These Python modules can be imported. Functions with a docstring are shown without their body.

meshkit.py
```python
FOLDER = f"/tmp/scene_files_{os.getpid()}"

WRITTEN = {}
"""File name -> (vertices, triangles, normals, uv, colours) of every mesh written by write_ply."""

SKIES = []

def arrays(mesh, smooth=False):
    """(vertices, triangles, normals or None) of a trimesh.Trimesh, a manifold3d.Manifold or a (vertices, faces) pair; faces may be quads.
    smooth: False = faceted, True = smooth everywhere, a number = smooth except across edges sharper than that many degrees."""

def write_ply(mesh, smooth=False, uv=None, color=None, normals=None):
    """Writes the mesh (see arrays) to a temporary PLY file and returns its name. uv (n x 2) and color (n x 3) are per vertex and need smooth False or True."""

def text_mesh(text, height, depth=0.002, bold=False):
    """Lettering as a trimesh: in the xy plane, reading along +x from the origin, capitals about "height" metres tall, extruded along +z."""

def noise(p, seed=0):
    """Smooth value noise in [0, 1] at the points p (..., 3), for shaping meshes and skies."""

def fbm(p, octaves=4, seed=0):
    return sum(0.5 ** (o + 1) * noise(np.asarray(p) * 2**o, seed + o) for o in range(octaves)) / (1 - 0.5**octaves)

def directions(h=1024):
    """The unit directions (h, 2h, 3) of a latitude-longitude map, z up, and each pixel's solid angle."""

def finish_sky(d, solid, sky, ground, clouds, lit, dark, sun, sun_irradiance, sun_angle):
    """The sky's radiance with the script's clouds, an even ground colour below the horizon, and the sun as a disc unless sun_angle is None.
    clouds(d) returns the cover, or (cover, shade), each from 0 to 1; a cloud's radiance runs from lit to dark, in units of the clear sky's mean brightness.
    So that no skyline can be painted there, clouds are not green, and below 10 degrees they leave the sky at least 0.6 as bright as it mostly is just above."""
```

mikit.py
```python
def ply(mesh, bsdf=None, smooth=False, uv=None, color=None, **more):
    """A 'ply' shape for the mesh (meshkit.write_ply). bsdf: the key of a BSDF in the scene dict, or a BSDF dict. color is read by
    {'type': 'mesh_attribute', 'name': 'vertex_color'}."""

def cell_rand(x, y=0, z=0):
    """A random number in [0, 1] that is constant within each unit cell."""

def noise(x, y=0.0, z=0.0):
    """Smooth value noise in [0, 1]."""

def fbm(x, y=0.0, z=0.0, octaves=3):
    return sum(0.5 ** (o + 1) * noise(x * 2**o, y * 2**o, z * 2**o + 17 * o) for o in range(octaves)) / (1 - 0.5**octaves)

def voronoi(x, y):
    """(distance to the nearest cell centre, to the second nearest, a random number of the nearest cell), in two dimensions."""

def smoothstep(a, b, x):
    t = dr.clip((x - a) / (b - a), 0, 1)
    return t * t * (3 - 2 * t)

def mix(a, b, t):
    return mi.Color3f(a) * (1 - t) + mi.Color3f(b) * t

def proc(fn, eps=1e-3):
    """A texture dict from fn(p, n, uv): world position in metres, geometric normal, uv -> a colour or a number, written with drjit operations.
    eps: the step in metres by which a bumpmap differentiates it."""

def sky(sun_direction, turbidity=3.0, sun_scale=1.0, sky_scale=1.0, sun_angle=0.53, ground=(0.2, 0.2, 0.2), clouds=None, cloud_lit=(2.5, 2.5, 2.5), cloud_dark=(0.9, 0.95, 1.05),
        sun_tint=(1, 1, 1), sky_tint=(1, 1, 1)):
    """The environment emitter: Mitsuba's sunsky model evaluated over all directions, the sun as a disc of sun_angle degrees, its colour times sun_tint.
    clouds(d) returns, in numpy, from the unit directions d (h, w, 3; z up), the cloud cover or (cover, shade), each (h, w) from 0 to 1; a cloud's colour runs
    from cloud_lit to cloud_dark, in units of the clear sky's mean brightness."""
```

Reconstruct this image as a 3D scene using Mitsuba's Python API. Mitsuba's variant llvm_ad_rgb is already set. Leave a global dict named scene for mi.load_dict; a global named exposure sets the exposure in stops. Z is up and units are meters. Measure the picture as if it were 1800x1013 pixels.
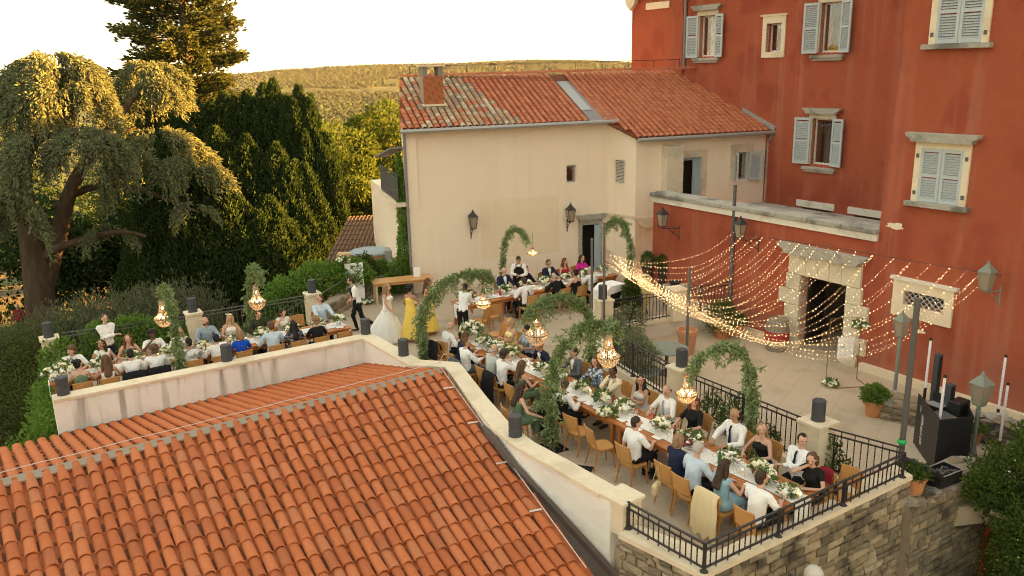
import math, random
import numpy as np, trimesh, manifold3d as m3, mitsuba as mi, drjit as dr, mikit, meshkit
from shapely.geometry import Polygon, box as sbox, LineString
from mikit import proc, fbm, noise, voronoi, cell_rand, smoothstep, mix

scene, labels = {}, {}
V = lambda *a: np.array(a, float)
T = mi.ScalarTransform4f

# ---------------------------------------------------------------- camera, sky, exposure
PITCH, ROLL = math.radians(14.9), math.radians(1.3)
EYE = V(0, 0, 7.8)
_f = V(0, math.cos(PITCH), -math.sin(PITCH)); _r = V(1, 0, 0); _u = np.cross(_r, _f)
_up = math.cos(ROLL) * _u + math.sin(ROLL) * _r
scene['camera'] = {'type': 'perspective', 'fov': 63.66, 'fov_axis': 'x', 'near_clip': 0.2, 'far_clip': 12000.0, 'medium': {'type': 'ref', 'id': 'haze_air'},
                   'to_world': T().look_at(origin=EYE.tolist(), target=(EYE + _f).tolist(), up=_up.tolist())}
SUN = V(0.94, 0.28, 0.20)
def veil(d):
    # thin even evening overcast: whitish low down, thinner overhead
    z = d[..., 2]
    n = meshkit.fbm(d * 3.0, 3, 5)
    return np.clip(0.86 - 0.25 * z + 0.12 * (n - 0.5), 0, 1), np.clip(z * 0.5, 0, 1)
scene['haze_air'] = {'type': 'homogeneous', 'albedo': {'type': 'rgb', 'value': [.95, .95, .95]}, 'sigma_t': .00003}
scene['sky'] = mikit.sky(SUN, turbidity=4, sun_scale=3.8, sky_scale=1.0, sun_angle=1.2, sun_tint=(1.0, 0.77, 0.40), sky_tint=(1.12, 1.0, 0.74),
                         clouds=veil, cloud_lit=(1.26, 1.18, 0.92), cloud_dark=(1.32, 1.24, 1.06), ground=(0.16, 0.15, 0.1))
exposure = 4.42

# ---------------------------------------------------------------- helpers
_count = {}
def numbered(key):
    n = _count.get(key, 0); _count[key] = n + 1
    return key if n == 0 else f'{key}_{n:03d}'
def info(key, label=None, cat=None, group=None, kind=None):
    d = {k: v for k, v in (('label', label), ('category', cat), ('group', group), ('kind', kind)) if v}
    if d: labels[key] = d
    return key
def add(parent, name, mesh, mat, smooth=False, label=None, kind=None, to=None):
    key = numbered(f'{parent}__{name}' if parent else name)
    s = dict(mesh) if isinstance(mesh, dict) else mikit.ply(mesh, mat, smooth)
    if isinstance(mesh, dict) and mat: s['bsdf'] = {'type': 'ref', 'id': mat}
    if to is not None: s['to_world'] = T(np.asarray(to, float))
    scene[key] = s
    if label or kind: info(key, label, None, None, kind)
    return key
def thing(name, label, cat, group=None):
    return info(numbered(name), label, cat, group)
def solo(name, label, cat, mesh, mat, smooth=False, group=None, to=None):
    k = add(None, name, mesh, mat, smooth, to=to); return info(k, label, cat, group)
def struct(name, mesh, mat, smooth=False, label=None):
    k = add(None, name, mesh, mat, smooth); info(k, label, None, None, 'structure'); return k

def frame(o, x, z=(0, 0, 1)):
    """4x4 with local x along x, z up, y = z cross x"""
    x = np.asarray(x, float); x = x / np.linalg.norm(x); z = np.asarray(z, float); y = np.cross(z, x); y /= np.linalg.norm(y); z = np.cross(x, y)
    M = np.eye(4); M[:3, 0], M[:3, 1], M[:3, 2], M[:3, 3] = x, y, z, o
    return M
def place(o, deg=0, s=1.0):
    c, n = math.cos(math.radians(deg)), math.sin(math.radians(deg))
    return np.array([[c * s, -n * s, 0, o[0]], [n * s, c * s, 0, o[1]], [0, 0, s, o[2]], [0, 0, 0, 1.0]])
def xf(M, v):
    return np.asarray(v, float) @ M[:3, :3].T + M[:3, 3]

class MB:
    """collects pieces into one mesh"""
    def __init__(self): self.v, self.f, self.n = [], [], 0
    def put(self, v, f, M=None):
        v = np.asarray(v, float).reshape(-1, 3); f = np.asarray(f, int)
        if M is not None: v = xf(M, v)
        if f.shape[1] == 4: f = np.vstack([f[:, [0, 1, 2]], f[:, [0, 2, 3]]])
        self.v.append(v); self.f.append(f + self.n); self.n += len(v); return self
    def tm(self, m, M=None): return self.put(m.vertices, m.faces, M)
    def man(self, m, M=None):
        q = m.to_mesh(); return self.put(q.vert_properties[:, :3], q.tri_verts, M)
    def box(self, x0, x1, y0, y1, z0, z1, M=None, b=0.0):
        if b <= 0:
            v = [[x, y, z] for x in (x0, x1) for y in (y0, y1) for z in (z0, z1)]
            return self.put(v, BOXF, M)
        v, k = [], 0
        for sx in (0, 1):
            for sy in (0, 1):
                for sz in (0, 1):
                    p = V((x0, x1)[sx], (y0, y1)[sy], (z0, z1)[sz]); g = V(1 - 2 * sx, 1 - 2 * sy, 1 - 2 * sz) * b
                    for a in range(3):
                        q = p + g; q[a] = p[a]; v.append(q)
        h = trimesh.convex.convex_hull(np.array(v)); return self.put(h.vertices, h.faces, M)
    def tube(self, pts, r, sides=6, cap=True, M=None):
        p = np.asarray(pts, float); n = len(p); r = np.broadcast_to(np.asarray(r, float), (n,))
        t = np.gradient(p, axis=0); t /= np.linalg.norm(t, axis=1, keepdims=True) + 1e-12
        a = np.cross(t[0], [0, 0, 1.0] if abs(t[0][2]) < .9 else [1.0, 0, 0]); A = []
        for i in range(n):
            a = a - t[i] * (a @ t[i]); a /= np.linalg.norm(a) + 1e-12; A.append(a)
        A = np.array(A); B = np.cross(t, A); g = np.arange(sides) * 2 * np.pi / sides
        v = p[:, None] + r[:, None, None] * (np.cos(g)[None, :, None] * A[:, None] + np.sin(g)[None, :, None] * B[:, None])
        i, j = np.meshgrid(np.arange(n - 1), np.arange(sides), indexing='ij'); k = (j + 1) % sides
        q = np.stack([i * sides + j, i * sides + k, (i + 1) * sides + k, (i + 1) * sides + j], -1).reshape(-1, 4)
        f = np.vstack([q[:, [0, 1, 2]], q[:, [0, 2, 3]]])
        if cap:
            c = [[0, j + 1, j] for j in range(1, sides - 1)] + [[(n - 1) * sides, (n - 1) * sides + j, (n - 1) * sides + j + 1] for j in range(1, sides - 1)]
            f = np.vstack([f, c])
        return self.put(v.reshape(-1, 3), f, M)
    def lathe(self, prof, seg=16, M=None, jit=0.0):
        p = np.asarray(prof, float); g = np.arange(seg) * 2 * np.pi / seg; n = len(p)
        v = np.stack([p[:, None, 0] * np.cos(g), p[:, None, 0] * np.sin(g), np.broadcast_to(p[:, None, 1], (n, seg))], -1)
        i, j = np.meshgrid(np.arange(n - 1), np.arange(seg), indexing='ij'); k = (j + 1) % seg
        q = np.stack([i * seg + j, i * seg + k, (i + 1) * seg + k, (i + 1) * seg + j], -1).reshape(-1, 4)
        return self.put(v.reshape(-1, 3), q, M)
    def poly(self, pg, y0, y1, M=None):
        """shapely polygon in local (x,z), thickness y0..y1"""
        for g in getattr(pg, 'geoms', [pg]):
            m = trimesh.creation.extrude_polygon(g, y1 - y0, engine='earcut')
            v = np.stack([m.vertices[:, 0], m.vertices[:, 2] + y0, m.vertices[:, 1]], 1); self.put(v, m.faces[:, ::-1], M)
        return self
    def flat(self, pg, z0, z1, M=None):
        for g in getattr(pg, 'geoms', [pg]):
            m = trimesh.creation.extrude_polygon(g, z1 - z0, engine='earcut'); v = m.vertices + [0, 0, z0]; self.put(v, m.faces, M)
        return self
    def ell(self, c, r, M=None, sub=1):
        s = ICO[sub]; return self.put(s.vertices * np.asarray(r) + np.asarray(c), s.faces, M)
    def mesh(self): return np.vstack(self.v), np.vstack(self.f)
BOXF = np.array([[0, 1, 3, 2], [4, 6, 7, 5], [0, 4, 5, 1], [2, 3, 7, 6], [0, 2, 6, 4], [1, 5, 7, 3]])
ICO = {k: trimesh.creation.icosphere(subdivisions=k, radius=1) for k in (0, 1, 2)}
def spline(P, n=24):
    from scipy.interpolate import CubicSpline
    P = np.asarray(P, float); t = np.r_[0, np.cumsum(np.linalg.norm(np.diff(P, axis=0), axis=1))]
    return CubicSpline(t, P)(np.linspace(0, t[-1], n))
def rng(s): return np.random.default_rng(s)

# ---------------------------------------------------------------- materials
def bs(name, d, two=True):
    scene[name] = {'type': 'twosided', 'bsdf': d} if two else d; return name
def rgb(*c): return {'type': 'rgb', 'value': list(map(float, c))}
def plain(name, c, rough=.6, spec=.3, metal=0.0, **k):
    return bs(name, {'type': 'principled', 'base_color': rgb(*c), 'roughness': rough, 'specular': spec, 'metallic': metal, **k})
def tex(name, fn, rough=.8, spec=.2, bump=None, scale=.004, eps=2e-3):
    d = {'type': 'principled', 'base_color': proc(fn), 'roughness': rough, 'specular': spec}
    if bump: d = {'type': 'bumpmap', 'arbitrary': proc(bump, eps), 'scale': scale, 'bsdf': d}
    return bs(name, d)
sq = lambda p, s: (p.x * s, p.y * s, p.z * s)
def stucco(c, c2, dirt, s=1.0, str_=.35):
    def fn(p, n, uv):
        a = fbm(p.x * .5 * s, p.y * .5 * s, p.z * .5 * s, 4); b = fbm(p.x * 9, p.y * 9, p.z * 3, 3)
        streak = fbm((p.x + p.y) * 3.0, (p.x - p.y) * 3.0, p.z * .25, 3)
        k = smoothstep(.35, .75, a) * .6 + .4 * b
        return mix(mix(c, c2, k), dirt, smoothstep(.52, .80, streak) * str_ * (.4 + .8 * a))
    return fn
grain = lambda p, n, uv: fbm(p.x * 22, p.y * 22, p.z * 22, 3)
def red_fn(p, n, uv):
    a = fbm(p.x * .35, p.y * .35, p.z * .35, 4); b = fbm(p.x * 8, p.y * 8, p.z * 5, 3); pt = fbm(p.x * 1.3 + 5, p.y * 1.3, p.z * .9, 4)
    st = fbm((p.x - 1.6 * p.y) * 1.9, 3.0, p.z * .16, 4); st2 = fbm((p.x - 1.6 * p.y) * 6.0, 8.0, p.z * .12, 3)
    c = mix((.30, .074, .040), (.385, .105, .056), .55 * a + .45 * b)
    c = mix(c, (.27, .060, .036), smoothstep(.50, .70, pt) * .7)
    c = mix(c, (.40, .17, .12), smoothstep(.54, .74, st) * .34 * (.4 + st2))
    return mix(c, (.43, .24, .17), smoothstep(1.1, -.6, p.z) * .35 * smoothstep(.35, .65, pt))
tex('beige_stucco', stucco((.78, .665, .53), (.82, .705, .57), (.64, .545, .43), 1, .25), .9, .1, grain, .006)
tex('red_stucco', red_fn, .9, .1, grain, .010)
def parapet_fn(p, n, uv):
    a = fbm(p.x * .8, p.y * .8, p.z * .8, 4); s = fbm((p.x * .8 + p.y * .55) * 5.5, 3.0, p.z * .30, 4); b = fbm(p.x * 7, p.y * 7, p.z * 7, 3)
    c = mix((.80, .765, .70), (.87, .845, .79), b)
    c = mix(c, (.25, .225, .185), smoothstep(.46, .72, s) * .8 * smoothstep(-.6, .8, p.z))
    return mix(c, (.50, .52, .46), smoothstep(.5, .8, a) * .45)
tex('parapet_plaster', parapet_fn, .9, .1, grain, .006)
def lime(c1, c2, dk, k=.5):
    def fn(p, n, uv):
        a = fbm(p.x * 2.1, p.y * 2.1, p.z * 2.1, 4); b = fbm(p.x * 14, p.y * 14, p.z * 14, 2)
        return mix(mix(c1, c2, b), dk, smoothstep(.48, .75, a) * k)
    return fn
tex('limestone', lime((.67, .57, .42), (.74, .64, .48), (.52, .42, .29), .5), .8, .2, grain, .004)
tex('portal_stone', lime((.56, .49, .37), (.66, .59, .46), (.40, .35, .27), .6), .85, .2, grain, .012)
tex('grey_stone', lime((.30, .28, .24), (.42, .40, .35), (.13, .125, .11), .9), .9, .2, grain, .02)
tex('pale_stone', lime((.62, .58, .50), (.70, .66, .58), (.42, .38, .31), .5), .85, .2, grain, .006)
def paving(bx, by, c1, c2, joint, ang):
    ca, sa = math.cos(ang), math.sin(ang)
    def fn(p, n, uv):
        x = (p.x * ca + p.y * sa) / bx; y = (-p.x * sa + p.y * ca) / by; x = x + .5 * cell_rand(dr.floor(y), 7.)
        r = cell_rand(dr.floor(x), dr.floor(y)); fx = x - dr.floor(x); fy = y - dr.floor(y)
        e = dr.minimum(dr.minimum(fx, 1 - fx) * bx, dr.minimum(fy, 1 - fy) * by)
        a = fbm(p.x * 1.3, p.y * 1.3, 3., 4); b = fbm(p.x * 11, p.y * 11, 1., 2)
        st = fbm(p.x * .35, p.y * .35, 9., 3)
        c = mix(c1, c2, .45 * r + .35 * b + .2 * a)
        c = mix(c, mi.Color3f(c1) * .72, smoothstep(.52, .75, a) * .5 + smoothstep(.5, .7, st) * .3)
        return mix(joint, c, smoothstep(.004, .014, e))
    return fn
tex('terrace_paving', paving(.62, .42, (.43, .345, .25), (.475, .39, .29), (.385, .305, .22), -.98), .75, .25, grain, .003)
tex('court_paving', paving(.9, .6, (.46, .37, .27), (.505, .415, .305), (.40, .318, .23), 1.0), .75, .25, grain, .003)
def tilecol(c1, c2, lich, k):
    def fn(p, n, uv):
        r = cell_rand(dr.floor(p.x * 3.1), dr.floor(p.y * 3.1), dr.floor(p.z * 5)); a = fbm(p.x * 7, p.y * 7, p.z * 7, 3); b = fbm(p.x * 30, p.y * 30, p.z * 30, 2)
        return mix(mix(c1, c2, a * .7 + b * .3), lich, smoothstep(.60, .85, a * .7 + b * .3) * k)
    return fn
for i, (a, b) in enumerate((((.40, .108, .034), (.49, .150, .052)), ((.34, .088, .030), (.44, .128, .043)), ((.44, .128, .045), (.53, .175, .068)), ((.31, .088, .034), (.41, .130, .05)), ((.39, .125, .05), (.47, .170, .072)))):
    tex(f'tile_{i}', tilecol(a, b, (.24, .10, .05), .7), .7, .25)
for i, (a, b) in enumerate((((.42, .135, .065), (.49, .18, .095)), ((.36, .105, .05), (.44, .15, .08)))):
    tex(f'far_tile_{i}', tilecol(a, b, (.40, .22, .14), .5), .8, .2)
for i, (a, b) in enumerate((((.36, .25, .15), (.46, .35, .22)), ((.42, .20, .11), (.40, .28, .19)), ((.24, .17, .12), (.36, .28, .2)), ((.52, .44, .32), (.42, .32, .22)))):
    tex(f'old_tile_{i}', tilecol(a, b, (.17, .145, .11), .9), .9, .1)
plain('tile_pan', (.16, .055, .026), .9)
plain('mortar', (.30, .25, .20), .95, .1)
plain('flashing', (.105, .082, .07), .75); plain('zinc', (.36, .36, .35), .45, .5, .4); plain('lead', (.22, .20, .195), .6, .3)
plain('conductor', (.62, .60, .56), .4, .5, .5)
plain('brick_red', (.43, .145, .06), .9, .1); plain('brick_dark', (.34, .105, .045), .9, .1); plain('brick_grey', (.25, .22, .19), .95, .1)
plain('shutter_paint', (.43, .48, .50), .5, .35); plain('slat_paint', (.38, .43, .45), .5, .35); plain('sash_white', (.62, .62, .60), .4, .4)
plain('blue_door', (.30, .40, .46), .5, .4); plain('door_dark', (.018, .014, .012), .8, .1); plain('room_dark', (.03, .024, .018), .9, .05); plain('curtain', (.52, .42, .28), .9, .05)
plain('iron', (.030, .027, .028), .5, .4); plain('iron_grey', (.10, .095, .095), .5, .4); plain('pole_steel', (.17, .16, .155), .4, .5, .5); plain('lamp_grey', (.060, .063, .070), .55, .3)
plain('verdigris', (.20, .225, .19), .55, .4)
bs('pane_glass', {'type': 'thindielectric', 'int_ior': 1.5}, False)
plain('frosted', (.30, .25, .18), .35, .5)
def wood(c1, c2, ax):
    def fn(p, n, uv):
        t = p.x * ax[0] + p.y * ax[1]; o = -p.x * ax[1] + p.y * ax[0]
        g = fbm(t * 1.2, o * 22, p.z * 22, 4); pl = cell_rand(dr.floor(o / .15), dr.floor(t / 2.15 + .1))
        return mix(c1, c2, g * .65 + pl * .35)
    return fn
tex('table_wood', wood((.30, .092, .022), (.50, .19, .05), (.551, -.834)), .35, .45)
tex('side_wood', wood((.48, .25, .085), (.60, .34, .13), (.95, .31)), .45, .4)
plain('chair_wood', (.44, .205, .058), .4, .4); plain('chair_cane', (.50, .255, .085), .55, .3)
plain('linen', (.80, .78, .75), .85, .1); plain('paper', (.86, .85, .83), .7, .2); plain('ceramic', (.80, .79, .76), .3, .5); plain('print_ink', (.05, .05, .05), .8); plain('knit', (.66, .54, .33), .95, .05)
plain('candle_wax', (.84, .78, .64), .5, .3)
bs('clear_glass', {'type': 'principledthin', 'base_color': rgb(.95, .96, .95), 'roughness': .05, 'spec_trans': .88, 'eta': 1.4}, False)
plain('green_glass', (.012, .16, .035), .12, .7); plain('red_drink', (.42, .02, .022), .2, .6); plain('wine_dark', (.05, .008, .01), .15, .6); plain('amber_glass', (.42, .2, .05), .2, .6)
plain('terracotta', (.50, .22, .105), .85, .15); plain('terracotta_old', (.47, .245, .14), .9, .1); plain('soil', (.05, .035, .022), .95, .05)
plain('barrel_wood', (.27, .215, .16), .75, .2); plain('barrel_red', (.36, .045, .035), .6, .3); plain('barrel_hoop', (.30, .29, .28), .5, .4, .5)
plain('black_plastic', (.018, .018, .02), .45, .35); plain('black_cloth', (.020, .019, .021), .95, .05); plain('tube_white', (.78, .74, .78), .4, .4); plain('tape_green', (.03, .42, .10), .6)
plain('yellow_clay', (.56, .45, .24), .9, .1); plain('rubber_mat', (.022, .022, .024), .9, .1); plain('crystal', (.74, .58, .40), .2, .7); plain('brass', (.30, .19, .09), .35, .5, .8)
plain('plank_wood', (.30, .24, .18), .85, .1); plain('globe_glass', (.50, .47, .41), .3, .5); plain('asphalt_roof', (.21, .13, .09), .9, .1); plain('blue_tarp', (.34, .42, .47), .6, .3); plain('ochre_plaster', (.58, .40, .22), .9, .1)
def foliage(name, c1, c2, s=1.6, tr=.35, c3=None, big=.25):
    def fn(p, n, uv):
        r = cell_rand(dr.floor(p.x * 9), dr.floor(p.y * 9), dr.floor(p.z * 9)); a = fbm(p.x * s, p.y * s, p.z * s, 3)
        c = mix(c1, c2, .55 * a + .45 * r)
        return mix(c, c3, smoothstep(.45, .7, fbm(p.x * big, p.y * big, p.z * big, 2)) * .8) if c3 else c
    return bs(name, {'type': 'principledthin', 'base_color': proc(fn), 'roughness': .6, 'diff_trans': tr * 2, 'spec_trans': 0.0}, False)
foliage('cedar_needles', (.105, .125, .065), (.225, .24, .125), 1.2, .3)
foliage('conifer_needles', (.040, .054, .018), (.105, .112, .036), 1.0, .3)
foliage('cypress_leaves', (.022, .042, .013), (.055, .082, .026), 1.4, .2)
foliage('tree_leaves', (.045, .075, .014), (.13, .16, .035), .9, .35)
foliage('hedge_leaves', (.060, .085, .022), (.13, .15, .05), 1.5, .3)
foliage('lavender_leaves', (.085, .10, .055), (.17, .18, .10), 1.2, .25)
foliage('vine_leaves', (.075, .17, .025), (.22, .33, .07), 2.2, .35)
foliage('bush_leaves', (.045, .085, .016), (.12, .17, .04), 2.2, .35)
foliage('garland_leaves', (.10, .17, .045), (.32, .39, .18), 4.0, .3)
foliage('olive_leaves', (.14, .165, .09), (.27, .30, .18), 3.0, .3)
foliage('herb_leaves', (.10, .17, .03), (.20, .28, .06), 5.0, .3)
foliage('bouquet_leaves', (.07, .13, .03), (.20, .26, .09), 9.0, .3)
plain('petal_white', (.84, .82, .72), .7, .15); plain('petal_cream', (.80, .74, .50), .7, .15); plain('petal_blush', (.72, .42, .32), .7, .15); plain('petal_plum', (.20, .05, .07), .7, .15)
def bark_fn(p, n, uv):
    a = fbm(p.x * 7, p.y * 7, p.z * 1.6, 4); return mix((.045, .032, .022), (.125, .09, .062), a)
tex('bark', bark_fn, .95, .05, lambda p, n, uv: fbm(p.x * 9, p.y * 9, p.z * 2, 4), .06, 5e-3)
def earth_fn(p, n, uv):
    a = fbm(p.x * .22, p.y * .22, 0., 4); b = fbm(p.x * 3, p.y * 3, 0., 3)
    return mix(mix((.055, .045, .026), (.11, .085, .05), b), (.06, .075, .025), smoothstep(.4, .65, a))
tex('earth', earth_fn, .95, .05)
def hill_fn(p, n, uv):
    a = fbm(p.x * .006, p.y * .006, 0., 4); b = fbm(p.x * .05, p.y * .05, 0., 3)
    c = mix((.022, .034, .018), (.036, .05, .028), b); return mix(c, (.07, .077, .045), smoothstep(.56, .68, a) * .7)
tex('hill_ground', hill_fn, .95, .05)
foliage('forest_crowns', (.020, .034, .017), (.038, .054, .028), .03, .1)
def emit(name, mesh, col, parent, smooth=False, kind=None):
    k = add(parent, name, mesh, 'paper', smooth, kind=kind)
    scene[k]['emitter'] = {'type': 'area', 'radiance': rgb(*col)}; return k

# ================================================================ LARGE STRUCTURE
def hill_z(x, y):
    d = np.hypot(x, y); a = np.arctan2(x, y)
    prof = np.interp(d, [0, 60, 120, 300, 700, 1100, 1500, 1900, 2400, 3000, 8000], [-5.5, -6, -14, -45, -75, -70, -48, -22, 6, 12, 8])
    p = np.stack([x * .0016, y * .0016, 0 * x], -1)
    big = (meshkit.fbm(p, 4, 3) - .5) * np.interp(d, [100, 600, 2400, 3200], [0, 22, 26, 22])
    return prof + big + np.interp(d, [1500, 2400, 3000], [0, 1, 1]) * (9 * np.sin(a * 9 + 1.9) + 4 * np.sin(a * 23))
def sheet(r0, r1, nr, na):
    r = np.geomspace(r0, r1, nr); a = np.linspace(-math.pi, math.pi, na)
    R, A = np.meshgrid(r, a, indexing='ij'); x, y = R * np.sin(A), R * np.cos(A)
    z = hill_z(x, y)
    i, j = np.meshgrid(np.arange(nr - 1), np.arange(na - 1), indexing='ij')
    q = np.stack([i * na + j, i * na + j + 1, (i + 1) * na + j + 1, (i + 1) * na + j], -1).reshape(-1, 4)
    return np.stack([x, y, z], -1).reshape(-1, 3), q
struct('ground', sheet(.5, 150, 60, 181), 'earth', True)
struct('hills', sheet(146, 8000, 110, 721), 'hill_ground', True)

# woodland over the far hillsides, as one mass
def blobs(n, seed):
    g = rng(seed); m = MB(); V_, F_ = [], []
    d = np.sqrt(g.uniform(240 ** 2, 2700 ** 2, n)); a = g.uniform(-.62, .45, n)
    x, y = d * np.sin(a), d * np.cos(a); z = hill_z(x, y)
    dens = meshkit.fbm(np.stack([x * .004, y * .004, 0 * x], -1), 3, 9)
    ok = dens > .40; x, y, z, d = x[ok], y[ok], z[ok], d[ok]; n = len(x)
    s = g.uniform(2.2, 4.2, n) * (1 + d / 3500)
    bv = ICO[0].vertices[None] * (1 + .45 * (g.random((n, 12, 1)) - .5)); bv = bv * np.stack([s, s, s * g.uniform(.75, 1.2, n)], -1)[:, None]
    v = bv + np.stack([x, y, z + s * .35], -1)[:, None]
    f = ICO[0].faces[None] + (np.arange(n) * 12)[:, None, None]
    return v.reshape(-1, 3), f.reshape(-1, 3)
k = add(None, 'distant_woodland', blobs(46000, 4), 'forest_crowns', True); info(k, 'sunlit green woodland covering the distant hills', 'woodland', None, 'stuff')

# ---- frames of the main walls (local x along the wall, y into it, z up)
U, W_ = V(.95, .312, 0), V(.53, -.85, 0)
FAC = frame((-3.61, 28.87, 0), U); WNG = frame((4.62, 30.2, 0), U); RED = frame((7.58, 24.99, 0), W_); BLK = frame((10.1, 31.5, 0), W_)
holes = lambda *r: [sbox(a, c, b, d) for a, b, c, d in r]      # (x0,x1,z0,z1)
def wallpoly(outer, cut):
    p = Polygon(outer) if not isinstance(outer, tuple) else sbox(*outer)
    for h in cut: p = p.difference(h)
    return p

# ---- floors
PA, PB, PC, PD = V(-10.32, 17.22), V(-3.95, 21.22), V(-2.42, 19.0), V(-1.48, 18.78)
PATH = [PA, PB, PC, PD, V(-.78, 16.6), V(-.25, 15.1), V(.19, 14.3), V(.80, 13.5), V(1.52, 12.5)]
COR, FAR = V(2.754, 10.74), V(7.25, 13.65)
TER = Polygon([PA, PB, PC, PD, *PATH[4:], (1.7, 12.1), (2.9, 11.1), (7.1, 13.9), (5.98, 14.62), (3.95, 17.95), (2.5, 21.4), (2.85, 23.85), (5.2, 25.05), (7.1, 25.95), (6.0, 29.2), (5.0, 31.0), (3.9, 31.6), (-3.5, 29.0), (-5.3, 29.2), (-6.35, 25.3), (-9.5, 23.4), (-12.9, 21.7)])
struct('terrace_floor', MB().flat(TER, -.45, 0).mesh(), 'terrace_paving')
k = struct('court_floor', MB().flat(Polygon([(1.9, 21), (2.6, 24.2), (7.3, 26.6), (16, 12.6), (9.0, 14.2), (7.0, 13.9), (5.0, 15.5)]), -.9, -.5).mesh(), 'court_paving')
# retaining wall of the upper terrace with its coping, facing the court
rw = thing('retaining_wall', 'low white plastered wall with stone coping below the court railing', 'wall')
def ribbon(pts, w, z0, z1, m=None):
    m = m or MB(); return m.flat(LineString([tuple(p[:2]) for p in pts]).buffer(w / 2, cap_style='flat', join_style='mitre'), z0, z1)
add(rw, 'wall', ribbon([(2.72, 24.02), (5.17, 25.2), (7.2, 26.12)], .36, -.9, .0).mesh(), 'pale_stone')
add(rw, 'coping', ribbon([(2.72, 24.0), (5.17, 25.18), (7.15, 26.1)], .46, .0, .09).mesh(), 'limestone')
add(rw, 'side_wall', ribbon([(2.6, 23.8), (2.42, 21.5), (3.92, 17.9), (5.95, 14.55), (7.2, 13.75)], .30, -.9, .10).mesh(), 'limestone')

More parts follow.
